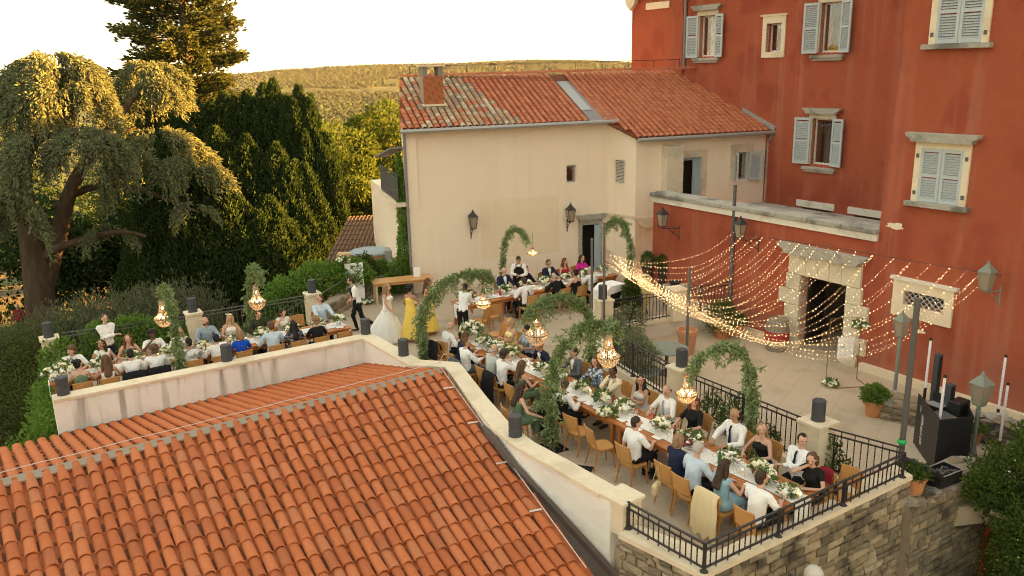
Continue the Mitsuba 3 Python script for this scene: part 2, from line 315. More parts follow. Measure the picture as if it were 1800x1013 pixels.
# ---- white parapet with its stone coping
pp = thing('terrace_parapet', 'long white stained parapet wall with pale stone coping above the tiled roof', 'wall')
LS = lambda q: LineString([tuple(p) for p in q])
add(pp, 'wall', ribbon(PATH + [V(1.66, 12.3)], .30, -2.6, .86).mesh(), 'parapet_plaster')
cop = LS(PATH).buffer(.20, cap_style='flat', join_style='mitre'); cuts = []
L = LS(PATH); ds = [0]; acc = 0
for p, q in zip(PATH, PATH[1:]):
    n = max(1, round(np.linalg.norm(q - p) / 1.1)); ds += [acc + np.linalg.norm(q - p) * (i + 1) / n for i in range(n)]; acc += np.linalg.norm(q - p)
for a, b in zip(ds, ds[1:]):
    from shapely.ops import substring
    seg = substring(L, a + .003, b - .003); 
    pc = seg.buffer(.20, cap_style='flat', join_style='mitre')
    ex = LS([L.interpolate(max(0, a - .25)).coords[0], L.interpolate(min(L.length, b + .25)).coords[0]]) if False else None
    add(pp, 'coping_stone', MB().flat(pc, .86, .925).mesh(), 'limestone')
add(pp, 'coping_joint', MB().flat(cop.buffer(-.006), .855, .918).mesh(), 'limestone')
add(pp, 'end_block', MB().box(-.27, .27, -.27, .27, .865, .93, place((1.76, 12.36, 0), -52), .008).box(-.22, .22, -.22, .22, .3, .865, place((1.76, 12.36, 0), -52)).mesh(), 'limestone')

# ---- near stone wall with limestone coping under the railing
sw = thing('stone_retaining_wall', 'rough rubble stone wall with pale coping below the terrace corner', 'wall')
E0 = V(1.64, 11.94)
cpoly = Polygon([E0, COR, FAR, (7.12, 14.12), (3.03, 11.32), (1.98, 12.2)])
core = cpoly.buffer(-.06)
add(sw, 'core', MB().flat(core, -5.5, .36).mesh(), 'mortar')
add(sw, 'coping', MB().flat(cpoly, .36, .45).mesh(), 'limestone')
add(sw, 'inner_face', ribbon([(2.05, 12.2), (3.05, 11.35), (7.1, 14.1)], .10, 0, .355).mesh(), 'limestone')
scene_stone = []
def stones(parent, a, b, z0, z1, seed, hmin=.10, hmax=.20, mats=('stone_a', 'stone_b', 'stone_c'), inset=.0, stop=None, lim=300, out=1):
    """rubble courses on the face from a to b; outward is to the right of a->b"""
    g = rng(seed); a, b = np.asarray(a, float), np.asarray(b, float); Ln = np.linalg.norm(b - a); d = (b - a) / Ln; M = frame((a[0], a[1], 0), (d[0], d[1], 0))
    z, made, rest = z1, 0, MB()
    while z > z0:
        h = g.uniform(hmin, hmax); x = -g.uniform(0, .2)
        while x < Ln:
            w = g.uniform(.16, .46); xa, xb = max(x, 0) + .012, min(x + w, Ln) - .012
            if xb - xa > .04:
                v = np.array([[X, Y, Z] for X in (xa, xb) for Y in (0, 1) for Z in (z - h + .012, z - .010)])
                j = (g.random((8, 3)) - .5) * [.045, 0, .035]; v = v + j
                v[:, 1] = np.where(v[:, 1] > .5, .05, -.018 - g.random(8) * .03)
                c = np.array([[(xa + xb) / 2 + (g.random() - .5) * .05, -.055 - .02 * g.random(), z - h / 2]])
                hull = trimesh.convex.convex_hull(np.vstack([v, c]))
                if made < lim: add(parent, 'stone', MB().tm(hull, M).mesh(), mats[g.integers(len(mats))])
                else: rest.tm(hull, M)
                made += 1
            x += w
        z -= h
    if rest.n: add(parent, 'lower_stones', rest.mesh(), mats[0], kind='stuff')
for i, (c1, c2, dk) in enumerate((((.24, .185, .12), (.33, .26, .175), (.085, .07, .05)), ((.30, .245, .17), (.39, .32, .225), (.11, .09, .066)), ((.155, .128, .09), (.23, .19, .135), (.055, .048, .038)))):
    tex(f'stone_{"abc"[i]}', lime(c1, c2, dk, .9), .95, .1, lambda p, n, uv: fbm(p.x * 25, p.y * 25, p.z * 25, 3), .02)
ins = lambda p, q, k: (p + (q - p) * k)
stones(sw, E0 + V(.04, .04), COR + V(0, .06), -2.2, .36, 11, lim=110)
stones(sw, COR + V(0, .06), FAR + V(-.04, .0), -3.4, .36, 12, lim=190)
lw = thing('ledge_wall', 'weathered grey rubble wall with a rough flat top beside the terrace corner', 'wall')
LA, LB = V(7.15, 13.35), V(9.35, 14.75)
add(lw, 'core', MB().flat(Polygon([LA, LB, (8.95, 15.4), (6.9, 14.1)]), -5.5, -.06).mesh(), 'mortar')
stones(lw, LA, LB, -4.2, -.05, 13, mats=('stone_c', 'stone_a', 'stone_c'), lim=150)
stones(lw, LB, V(9.1, 15.4), -3.5, -.05, 15, mats=('stone_c', 'stone_a'), lim=40)
g = rng(14); 
for i in range(34):
    t, q = g.random(), g.random(); p = LA + (LB - LA) * t + V(-.25, .65) * q * .95
    h = trimesh.convex.convex_hull(g.normal(size=(12, 3)) * [.11, .09, .025]); add(lw, 'top_stone', MB().tm(h, place((p[0], p[1], -.05), g.uniform(0, 360))).mesh(), ('stone_a', 'stone_b', 'grey_stone')[i % 3])

# ================================================================ BEIGE HOUSE
bh = thing('beige_house', 'beige stuccoed house with old orange tiled roof and brick chimney', 'house')
fac = wallpoly((0, -1, 7.76, 5.86), holes((6.66, 7.34, .0, 1.98), (6.04, 6.44, 3.62, 4.28)))
add(bh, 'wall', MB().poly(fac, 0, .45, FAC).mesh(), 'beige_stucco')
A_, B_ = xf(FAC, V(7.76, 0, 0)), xf(WNG, V(0, 0, 0)); SID = frame(A_, (B_ - A_)); SL = float(np.linalg.norm(B_ - A_))
sidepoly = Polygon([(0, -1), (SL, -1), (SL, 5.28), (0, 5.86)])
add(bh, 'side_wall', MB().poly(sidepoly, .004, .45, SID).mesh(), 'beige_stucco')
wpoly = wallpoly((0, 2.35, 5.78, 5.28), holes((1.86, 2.74, 2.5, 4.46), (4.16, 4.75, 3.48, 4.54)))
add(bh, 'wing_wall', MB().poly(wpoly, 0, .4, WNG).mesh(), 'beige_stucco')
add(bh, 'lower_wall', MB().box(-.02, 2.2, .12, .5, -1, 2.36, WNG).mesh(), 'beige_stucco')
# left end of the house and its balcony
END = frame((-3.61, 28.87, 0), (-.312, .95, 0))
add(bh, 'end_wall', MB().poly(Polygon([(.0, -6), (8.2, -6), (8.2, 3.16), (0, 3.16)]), -.45, -.0, END).mesh(), 'beige_stucco')
EN2 = frame((-3.61, 28.87, 0), (-.13, .992, 0)); SK = .19
add(bh, 'upper_end_wall', MB().poly(Polygon([(.0, 3.1), (8.2, 3.1), (8.2, 5.8), (4.2, 7.4), (0, 5.84)]), -.40, -.0, EN2).mesh(), 'beige_stucco')
bal = add(bh, 'balcony', MB().box(.0, 3.6, .0, .35, 3.17, 3.32, END).mesh(), 'limestone')
m = MB()
for i in range(17): m.box(.1 + i * .21, .115 + i * .21, .30, .315, 3.32, 4.3, END)
m.box(.05, 3.6, .295, .335, 4.28, 4.32, END).box(.05, 3.6, .30, .31, 3.36, 4.2, END)
add(bal, 'railing', m.mesh(), 'iron_grey')
add(bh, 'balcony_canopy', MB().poly(Polygon([(.2, 5.2), (3.9, 4.55), (3.9, 4.60), (.2, 5.26)]), -.1, .45, END).mesh(), 'lead')
RWY = 8.2
add(bh, 'rear_wall', MB().box(0, 12, RWY - .4, RWY, -6, 3.1, FAC).box(1.5, 12, RWY - .4, RWY, 3.1, 5.8, FAC).mesh(), 'beige_stucco')  # unseen back wall, added so the house blocks the low sun
rs = [xf(FAC, V(1.5, RWY + .3, 5.75)), xf(FAC, V(9.0, RWY + .3, 5.75)), xf(FAC, V(9.0, 3.9, 7.46)), xf(FAC, V(.72, 3.9, 7.46))]
add(bh, 'rear_slope', MB().put(np.array(rs + [p - V(0, 0, .12) for p in rs]), np.array([[0, 1, 2, 3], [7, 6, 5, 4], [0, 4, 5, 1], [1, 5, 6, 2], [3, 7, 4, 0]])).mesh(), 'far_tile_1')  # unseen back roof slope, added with the wall to stop sunlight passing through
# lintel band, corbel
add(bh, 'string_course', MB().box(.0, SL + .02, -.05, .0, 2.30, 2.40, SID).mesh(), 'limestone')
add(bh, 'corbel', MB().poly(Polygon([(-.03, 2.35), (1.12, 2.35), (1.12, 1.98), (.5, 1.92), (.25, 2.0), (.12, 2.2), (-.03, 2.25)]), -.06, .2, WNG).mesh(), 'limestone')
add(bh, 'stone_pier', MB().box(1.05, 1.72, -.42, .02, 2.5, 4.95, WNG).mesh(), 'portal_stone')
# entrance
dr_ = add(bh, 'entrance', MB().box(6.50, 6.66, -.04, .1, 0, 1.98, FAC).box(7.34, 7.50, -.04, .1, 0, 1.98, FAC).box(6.50, 7.50, -.05, .1, 1.98, 2.2, FAC).mesh(), 'grey_stone')
add(dr_, 'cornice', MB().poly(Polygon([(6.38, 2.38), (7.64, 2.38), (7.52, 2.2), (6.5, 2.2)]), -.22, .02, FAC).mesh(), 'grey_stone')
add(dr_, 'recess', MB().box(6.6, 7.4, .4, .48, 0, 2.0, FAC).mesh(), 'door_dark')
add(dr_, 'door', MB().box(7.16, 7.42, -.05, -.01, 0.02, 1.95, FAC).mesh(), 'blue_door')
def window(parent, M, x0, x1, z0, z1, depth=.16, stone=None, sill=None, cornice=None, sash='sash_white', shut=None, open_=True, name='window', cols=1, jw=.16, back='room_dark', curtain=False, reach=.0):
    w = add(parent, name, MB().box(x0, x0 + .05, depth - .03, depth + .03, z0, z1, M).box(x1 - .05, x1, depth - .03, depth + .03, z0, z1, M).box(x0 + .05, x1 - .05, depth - .03, depth + .03, z0, z0 + .06, M).box(x0 + .05, x1 - .05, depth - .03, depth + .03, z1 - .06, z1, M).mesh(), sash)
    if cols == 2: add(w, 'mullion', MB().box((x0 + x1) / 2 - .025, (x0 + x1) / 2 + .025, depth - .035, depth + .035, z0, z1, M).mesh(), sash)
    add(w, 'pane', MB().box(x0 + .05, x1 - .05, depth - .002, depth + .002, z0 + .06, z1 - .06, M).mesh(), 'pane_glass')
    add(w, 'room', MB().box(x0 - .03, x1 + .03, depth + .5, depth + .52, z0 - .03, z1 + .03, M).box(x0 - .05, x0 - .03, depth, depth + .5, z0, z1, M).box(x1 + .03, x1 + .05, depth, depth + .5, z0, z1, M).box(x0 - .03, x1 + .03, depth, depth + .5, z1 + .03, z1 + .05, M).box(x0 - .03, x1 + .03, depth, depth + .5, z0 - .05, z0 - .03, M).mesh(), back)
    if curtain: add(w, 'curtain', wavy(x0 + .35 * (x1 - x0), x0 + .62 * (x1 - x0), z0, z1, depth + .12, M), 'curtain', True)
    if stone:
        add(w, 'surround', MB().box(x0 - jw, x0, -.045, .12, z0, z1, M).box(x1, x1 + jw, -.045, .12, z0, z1, M).box(x0 - jw, x1 + jw, -.05, .12, z1, z1 + jw * 1.5, M).mesh(), stone)
    if cornice: 
        e = x1 - x0; add(w, 'cornice', MB().poly(Polygon([(x0 - .36, cornice), (x1 + .36, cornice), (x1 + .34, cornice - .07), (x1 + .24, cornice - .12), (x1 + .2, cornice - .2), (x0 - .2, cornice - .2), (x0 - .24, cornice - .12), (x0 - .34, cornice - .07)]), -.20, .02, M).mesh(), 'grey_stone')
    if sill: add(w, 'sill', MB().box(x0 - .28, x1 + .28, -.16, .1, sill - .05, sill + .06, M, .012).box(x0 - .22, x1 + .22, -.10, .1, sill - .13, sill - .05, M).mesh(), 'grey_stone')
    return w
def wavy(x0, x1, z0, z1, y, M):
    n = 24; x = np.linspace(x0, x1, n); yy = y + .025 * np.sin(np.arange(n) * 1.4)
    v = np.vstack([np.stack([x, yy, 0 * x + z0], 1), np.stack([x, yy, 0 * x + z1], 1)])
    f = np.array([[i, i + 1, n + i + 1, n + i] for i in range(n - 1)]); m = MB().put(v, f, M); return m.mesh()
def shutter(parent, M, hinge, width, z0, z1, ang, y=-.05, mid=True):
    """leaf hinged at x = hinge, opened by ang degrees; width signed towards its free edge"""
    H = M @ place((hinge, y, 0), ang); a, b = min(0, width), max(0, width); st = .075
    m = MB().box(a, a + st, -.022, .022, z0, z1, H).box(b - st, b, -.022, .022, z0, z1, H)
    rails = [z0, z0 + (z1 - z0) * .5, z1] if mid else [z0, z1]
    for i, z in enumerate(rails): m.box(a + st, b - st, -.021, .021, *( (z, z + .10) if i == 0 else (z - .09, z) if i == len(rails) - 1 else (z - .045, z + .045)), H)
    s = add(parent, 'shutter', m.mesh(), 'shutter_paint'); q = MB(); z = z0 + .13
    while z < z1 - .12:
        if not mid or abs(z - (z0 + z1) / 2) > .07:
            v = np.array([[x, yy, zz] for x in (a + st, b - st) for yy, zz in ((-.02, z - .022), (-.016, z - .026), (.02, z + .022), (.016, z + .026))])
            q.put(v, np.array([[0, 1, 5, 4], [1, 2, 6, 5], [2, 3, 7, 6], [3, 0, 4, 7], [0, 3, 2, 1], [4, 5, 6, 7]]), H)
        z += .062
    add(s, 'slats', q.mesh(), 'slat_paint', kind='stuff'); return s
window(bh, FAC, 6.04, 6.44, 3.62, 4.28, sash='zinc')
v_ = add(bh, 'vent_grille', MB().box(.33, .37, -.02, .03, 3.55, 4.45, SID).box(.83, .87, -.02, .03, 3.55, 4.45, SID).box(.37, .83, -.02, .03, 4.41, 4.45, SID).box(.37, .83, -.02, .03, 3.55, 3.59, SID).mesh(), 'pale_stone')
q = MB()
for i in range(15): q.box(.37, .83, -.016 + .0, .014, 3.61 + i * .053, 3.635 + i * .053, SID)
add(v_, 'slats', q.mesh(), 'pale_stone', kind='stuff'); add(v_, 'recess', MB().box(.36, .84, .003, .006, 3.58, 4.43, SID).mesh(), 'room_dark')
# projected film screen painted on the wall
add(bh, 'wall_panel', MB().box(2.66, 5.72, -.006, -.001, 1.02, 3.2, FAC).mesh(), 'pale_panel', label='paler painted rectangle on the beige wall')
tex('pale_panel', stucco((.74, .62, .45), (.78, .66, .49), (.64, .50, .34), 1, .3), .9, .1, grain, .006)
# upper terrace door and window of the wing
d2 = add(bh, 'terrace_door', MB().box(1.68, 1.86, -.05, .1, 2.6, 4.46, WNG).box(2.74, 2.94, -.05, .1, 2.6, 4.46, WNG).box(1.68, 2.94, -.055, .1, 4.46, 4.72, WNG).mesh(), 'portal_stone')
add(d2, 'frame', MB().box(1.86, 1.92, .1, .16, 2.5, 4.46, WNG).box(2.42, 2.74, .1, .15, 2.5, 4.46, WNG).box(1.92, 2.42, .1, .16, 4.34, 4.46, WNG).mesh(), 'blue_door'); add(d2, 'room', MB().box(1.8, 2.8, .5, .52, 2.4, 4.5, WNG).mesh(), 'room_dark')
w2 = window(bh, WNG, 4.16, 4.75, 3.48, 4.54, stone='portal_stone', jw=.2, sash='blue_door')
shutter(w2, WNG, 4.75, .52, 3.46, 4.56, -12, -.07, False); shutter(w2, WNG, 4.16, -.5, 3.46, 4.56, 68, -.06, False)
# roof body: left slope, right slope
RZ, EZ = 7.55, 5.95
def plane_frame(o, x, d):
    """x along eave, y up the slope, z normal"""
    x = np.asarray(x, float) / np.linalg.norm(x); d = np.asarray(d, float); d = d - x * (x @ d); d /= np.linalg.norm(d)
    M = np.eye(4); M[:3, 0], M[:3, 1], M[:3, 2], M[:3, 3] = x, d, np.cross(x, d), o; return M
NV = V(-.312, .95, 0)
EA = xf(FAC, V(-.12, -.30, 5.86)); run = 4.2; RA = plane_frame(EA, U, NV * run + V(0, 0, RZ - 5.86)); LA_ = math.hypot(run, RZ - 5.86)
EB = xf(WNG, V(-.05, -.28, 5.30)); RB = plane_frame(EB, U, NV * 5.4 + V(0, 0, RZ - 5.30)); LB_ = math.hypot(5.4, RZ - 5.30)
roof = add(bh, 'roof', (lambda e: MB().put(e.vertices + [0, 0, -.10], e.faces, RA).mesh())(trimesh.creation.extrude_polygon(Polygon([(0, 0), (7.9, 0), (7.9, LA_), (SK * LA_, LA_)]), .08, engine='earcut')), 'tile_pan')
def inplane(M, p): return xf(np.linalg.inv(M), p)
# right slope: outline clipped by the red block
pts = [EB, xf(BLK, V(.1, -.03, 0)), xf(BLK, V(-4.45, -.03, 0))]
def onplane(M, p):     # drop a vertical through p on to the plane z=0 of M
    n = M[:3, 2]; o = M[:3, 3]; return V(p[0], p[1], o[2] - (n[0] * (p[0] - o[0]) + n[1] * (p[1] - o[1])) / n[2])
rb = [inplane(RB, onplane(RB, p)) for p in pts[1:]]
RBW = float(rb[0][0]); RBP = Polygon([(0, 0), (RBW, 0), (float(rb[1][0]), LB_), (-.75, LB_), (-.75, 1.55)])
m = MB(); mm = trimesh.creation.extrude_polygon(RBP, .08, engine='earcut'); m.put(mm.vertices + [0, 0, -.10], mm.faces, RB)
add(roof, 'wing_slope', m.mesh(), 'tile_pan')
def barrel(L=.44, r0=.088, r1=.072, seg=7, th=.014):
    a = np.linspace(-1.42, 1.42, seg); rows = [(0, r0), (L, r1)]; v = []
    for y, r in rows: v += [[r * math.sin(t), y, r * math.cos(t) * .82 + (.022 if y == 0 else 0)] for t in a]
    v += [[(r0 - th) * math.sin(t), 0, (r0 - th) * math.cos(t) * .82 + .022] for t in a]
    v += [[(r0 - th) * math.sin(t), .10, (r0 - th) * math.cos(t) * .82 + .015] for t in a]
    f = []
    for i in range(seg - 1): f += [[i, i + 1, seg + i + 1, seg + i], [2 * seg + i + 1, 2 * seg + i, 3 * seg + i, 3 * seg + i + 1], [i + 1, i, 2 * seg + i, 2 * seg + i + 1]]
    return np.array(v), np.array(f)
BT = barrel(); BT_PLY = {}
def tile_to(M, x, y, g, s=1.0, j=1.0):
    a = (g.random() - .5) * .05 * j; K = np.eye(4); c, n = math.cos(a), math.sin(a)
    K[:3, :3] = np.array([[c, -n, 0], [n, c, 0], [0, 0, 1]]) * s; K[:3, 3] = (x + (g.random() - .5) * .014 * j, y + (g.random() - .5) * .02 * j, (g.random() - .3) * .012 * j)
    return M @ K
def lay_tiles(parent, spots, mats, name, lim, seed, mesh=BT, s=1.0, rest='more_tiles', j=1.0):
    """spots: (M, x, y, material choice or None); the first lim become parts"""
    g = rng(seed); left = {}
    for i, (M, x, y, mt) in enumerate(spots):
        K = tile_to(M, x, y, g, s, j); mt = mt or mats[g.integers(len(mats))]
        if i < lim:
            if (id(mesh), mt) not in BT_PLY: BT_PLY[id(mesh), mt] = mikit.ply(mesh, mt, 40)
            add(parent, name, BT_PLY[id(mesh), mt], None, to=K)
        else: left.setdefault(mt, MB()).put(mesh[0], mesh[1], K)
    for mt, b in left.items(): add(parent, rest, b.mesh(), mt, 40, kind='stuff')
g = rng(21); spots = []; CW, CH = .232, .285
nc = int(7.0 / CW)
for c in range(nc):
    x = .1 + c * CW
    for r in range(int(LA_ / CH)):
        y = r * CH - .04
        if x < .08 + SK * y: continue
        o = meshkit.noise(V(x * .9, y * .9, 3.)); new = x > 4.35 - .28 * y or x < 1.0
        p_old = 0.0 if (x > 4.35 - .28 * y) else (.35 if x < .95 else .9 if o > .3 else .6)
        spots.append((RA, x, y, f'old_tile_{g.integers(4)}' if g.random() < p_old else f'far_tile_{g.integers(2)}'))
g.shuffle(spots); lay_tiles(roof, spots[:0] + sorted(spots, key=lambda t: t[2]), [], 'tile', 150, 5, s=1.12)
spots = []
for c in range(int((RBW + .7) / CW)):
    x = -.65 + c * CW
    for r in range(int(LB_ / CH)):
        y = r * CH - .04
        from shapely.geometry import Point
        if RBP.buffer(-.03).contains(Point(x, y + .1)) and RBP.contains(Point(x, y + .36)): spots.append((RB, x, y, None))
lay_tiles(roof, sorted(spots, key=lambda t: t[2]), ['far_tile_0', 'far_tile_1', 'far_tile_0'], 'tile', 150, 6, s=1.12)
# ridge, gutters, metal valley
rid0 = xf(RA, V(SK * LA_ - .05, LA_ + .02, 0)); m = MB()
rid1 = xf(BLK, V(-4.4, -.05, RZ + .06)); d = (rid1 - rid0); n = 40
g = rng(31)
for i in range(n):
    a, b = rid0 + d * i / n, rid0 + d * (i + 1.12) / n
    K = plane_frame(a + V(0, 0, (g.random() - .3) * .02), np.cross(d, [0, 0, 1]), d); K2 = K.copy(); K2[:3, 2] = np.cross(K[:3, 0], K[:3, 1]); m.put(*barrel(np.linalg.norm(d) / n * 1.12, .12, .105), K2)
add(roof, 'ridge_tiles', m.mesh(), 'far_tile_1', 40, kind='stuff')
m = MB(); cp = []
for i in range(11):
    p = rid0 + d * (i + .4) / 11; m.box(p[0] - .012, p[0] + .012, p[1] - .012, p[1] + .012, p[2] + .05, p[2] + .42); cp.append(p + V(0, 0, .40))
m.tube(cp, .012, 4); add(roof, 'lightning_conductor', m.mesh(), 'iron')
add(roof, 'metal_valley', MB().box(7.0, 8.2, -.02, LA_ * .82, -.015, .02, RA).mesh(), 'lead'); add(roof, 'valley_flashing', MB().box(6.98, 7.4, .9, LA_ * .80, .02, .05, RA).mesh(), 'zinc')
gt = lambda M, x0, x1, y, z: MB().tube([xf(M, V(x0, y, z)), xf(M, V(x1, y, z + .03))], .075, 8).mesh()
add(bh, 'gutter', gt(FAC, -.2, 7.95, -.40, 5.80), 'zinc'); add(bh, 'gutter', gt(WNG, -.12, 5.6, -.40, 5.22), 'zinc')
add(bh, 'downpipe', MB().tube([xf(FAC, V(-.02, -.09, 5.8)), xf(FAC, V(-.02, -.09, 0))], .05, 8).mesh(), 'lead')
add(bh, 'downpipe', MB().tube([xf(WNG, V(5.55, -.38, 5.2)), xf(WNG, V(5.55, -.10, 4.9)), xf(WNG, V(5.55, -.10, 2.4))], .055, 8).mesh(), 'zinc')
e0, e1 = xf(RB, V(RBW + .02, -.1, .12)), xf(RB, V(float(rb[1][0]) + .02, LB_, .12)); add(roof, 'wall_flashing', MB().tube([e0, e1], .13, 5).mesh(), 'zinc')
# chimney with single bricks
ch = add(bh, 'chimney', MB().box(.98, 1.82, -1.6 + 2.75, -.85 + 2.75, 6.05, 6.55, FAC).mesh(), 'lead')
b = MB().box(1.04, 1.76, 1.21, 1.84, 6.5, 7.60, FAC); add(ch, 'stack', b.mesh(), 'mortar')
for r in range(14):
    x = 1.03; k_ = 0; off = .06 if r % 2 else 0; xs = [1.03] + [1.03 + off + .125 * (i + (0 if off else 1)) for i in range(6)]; xs = [t for t in xs if t < 1.70] + [1.77]
    for xa, xb in zip(xs, xs[1:]): add(ch, 'brick', MB().box(xa + .005, xb - .005, 1.19, 1.24, 6.56 + r * .0745, 6.56 + r * .0745 + .064, FAC, .004).mesh(), ('brick_red', 'brick_red', 'brick_dark')[(r * 7 + len(scene)) % 3])
add(ch, 'cap', MB().box(1.03, 1.20, 1.2, 1.84, 7.60, 7.93, FAC).box(1.60, 1.77, 1.2, 1.84, 7.60, 7.93, FAC).mesh(), 'brick_grey'); add(ch, 'cap_slab', MB().box(.96, 1.84, 1.12, 1.92, 7.93, 7.99, FAC).mesh(), 'limestone'); add(ch, 'base_slab', MB().box(.96, 1.86, 1.10, 1.9, 6.55, 6.62, FAC).mesh(), 'limestone')

# ================================================================ RED HOUSE
rh = thing('red_house', 'tall weathered red house with pale shuttered windows behind the court', 'house')
low = wallpoly(Polygon([(-4.72, -1.2), (4.14, -1.2), (4.14, 3.16), (-4.72, 3.16)]), holes((1.80, 3.36, -1.3, 1.76)))
add(rh, 'wall', MB().poly(low, 0, .55, RED).mesh(), 'red_stucco')
tow = wallpoly(Polygon([(4.14, -8), (19, -8), (19, 15.5), (4.52, 15.5), (4.14, 3.4)]), holes((5.05, 6.14, 1.62, 2.0)))
add(rh, 'tower_wall', MB().poly(tow, .002, .55, RED).mesh(), 'red_stucco')
add(rh, 'tower_body', MB().poly(Polygon([(4.16, -8), (18.9, -8), (18.9, 15.4), (4.5, 15.4), (4.16, 3.4)]), .55, 9.5, RED).mesh(), 'red_stucco')
up = wallpoly(Polygon([(-8.3, 1), (9, 1), (9, 13.2), (-8.3, 10.6), (-8.3, 1)]), holes((1.62, 2.46, 4.2, 5.84), (1.66, 2.48, 8.1, 9.76), (-.72, -.02, 8.18, 9.2), (-4.2, -3.32, 8.1, 9.68)))
add(rh, 'upper_wall', MB().poly(up, 0, .55, BLK).mesh(), 'red_stucco')
add(rh, 'upper_bay', MB().box(-8.32, -5.08, -.10, .0, 1, 10.6, BLK).mesh(), 'red_stucco')
add(rh, 'rear_body', MB().poly(Polygon([(-8.25, 1), (9, 1), (9, 13), (-8.25, 10.4)]), .9, 1.3, BLK).box(-8.28, -7.9, .5, 6.5, -4, 10.6, BLK).box(8, 9, .5, 6.5, 1, 13, BLK).mesh(), 'red_stucco')
add(rh, 'roof', MB().poly(Polygon([(-8.7, 10.75), (9, 10.75), (9, 13.6), (-8.3, 11.0)]), -.35, 6.6, BLK).mesh(), 'far_tile_1')
add(rh, 'eave_bracket', MB().poly(Polygon([(-8.62, 10.75), (-7.9, 10.75), (-7.95, 10.45), (-8.25, 10.15), (-8.5, 10.4)]), -.30, .1, BLK).mesh(), 'limestone')
add(rh, 'eave_band', MB().box(-7.35, -5.9, -.16, -.1, 10.12, 10.4, BLK).mesh(), 'limestone')
add(rh, 'downpipe', MB().tube([xf(BLK, V(-4.98, -.08, 11)), xf(BLK, V(-4.98, -.08, 7.6))], .06, 8).mesh(), 'lead')
# terrace above the low wall, its stone coping
add(rh, 'roof_terrace', MB().box(-4.7, 4.1, .5, 7.5, 2.3, 2.55, RED).mesh(), 'grey_stone')
cg = rng(41); xs = np.linspace(-4.78, 4.16, 9)
for a, b in zip(xs, xs[1:]):
    add(rh, 'coping_slab', MB().box(a + .008, b - .008, -.13 - .02 * cg.random(), .62, 3.33, 3.46 + .02 * cg.random(), RED, .015).mesh(), 'grey_stone')
add(rh, 'coping_moulding', MB().poly(Polygon([(-4.76, 3.14), (4.14, 3.14), (4.14, 3.33), (-4.76, 3.33)]), -.085, .5, RED).mesh(), 'pale_stone')
add(rh, 'plinth', MB().box(-.9, 1.1, -.10, .0, -.6, -.34, RED).box(4.0, 18, -.16, .0, -.6, -.30, RED).mesh(), 'limestone')
# low windows on the roof terrace
for a, b in ((1.15, 2.8), (3.36, 5.0)):
    w = add(rh, 'low_window', MB().box(a, b, -.05, .02, 2.62, 2.86, BLK).mesh(), 'pale_stone'); add(w, 'pane', MB().box(a + .3, b - .2, -.06, -.052, 2.3, 2.60, BLK).mesh(), 'room_dark')
# windows
w = window(rh, BLK, 1.62, 2.46, 4.2, 5.84, .2, 'portal_stone', 4.06, 6.2, jw=.14, back='room_dark')
shutter(w, BLK, 1.58, -.64, 4.2, 5.86, 8, -.07); shutter(w, BLK, 2.50, .54, 4.2, 5.86, -14, -.07)
w = window(rh, BLK, 1.66, 2.48, 8.1, 9.76, .2, 'portal_stone', 7.96, 10.2, jw=.14)
shutter(w, BLK, 1.62, -.58, 8.08, 9.78, 10, -.07); shutter(w, BLK, 2.52, .52, 8.08, 9.78, -16, -.07)
w = window(rh, BLK, -4.2, -3.32, 8.1, 9.68, .2, 'portal_stone', 7.98, 10.08, jw=.14, curtain=True)
shutter(w, BLK, -4.24, -.58, 8.06, 9.7, 8, -.07); shutter(w, BLK, -3.28, .5, 8.06, 9.7, -12, -.07)
w = window(rh, BLK, -.72, -.02, 8.18, 9.2, .26, 'limestone', jw=.18)
add(w, 'apron', MB().box(-.90, .16, -.05, .02, 7.98, 8.18, BLK).box(-.98, .24, -.1, .02, 9.46, 9.52, BLK).mesh(), 'limestone')
def closed(x0, x1, z0, z1, corn):
    w = add(rh, 'window', MB().box(x0 - .16, x0, -.05, .05, z0, z1, RED).box(x1, x1 + .16, -.05, .05, z0, z1, RED).box(x0 - .16, x1 + .16, -.052, .05, z1, z1 + .17, RED).mesh(), 'limestone', label='stone framed window with its two pale shutters shut')
    if corn: add(w, 'cornice', MB().poly(Polygon([(x0 - .38, corn + .02), (x1 + .38, corn + .02), (x1 + .36, corn - .06), (x1 + .25, corn - .11), (x1 + .22, corn - .2), (x0 - .22, corn - .2), (x0 - .25, corn - .11), (x0 - .36, corn - .06)]), -.22, .02, RED).mesh(), 'grey_stone')
    add(w, 'sill', MB().box(x0 - .27, x1 + .27, -.18, .1, z0 - .12, z0, RED, .012).mesh(), 'grey_stone')
    c = (x0 + x1) / 2
    shutter(w, RED, x0, c - x0 - .006, z0 + .01, z1, 0, -.03); shutter(w, RED, x1, c - x1 + .006, z0 + .01, z1, 0, -.03)
    for sx in (x0 - .08, x1 + .08):
        for z in (z0 + .22, z1 - .2): add(w, 'hinge_pin', MB().box(sx - .035, sx + .035, -.07, -.05, z - .05, z + .05, RED).mesh(), 'iron_grey')
closed(5.12, 6.20, 4.34, 5.68, 6.03); closed(5.16, 6.28, 8.14, 9.6, 9.95)
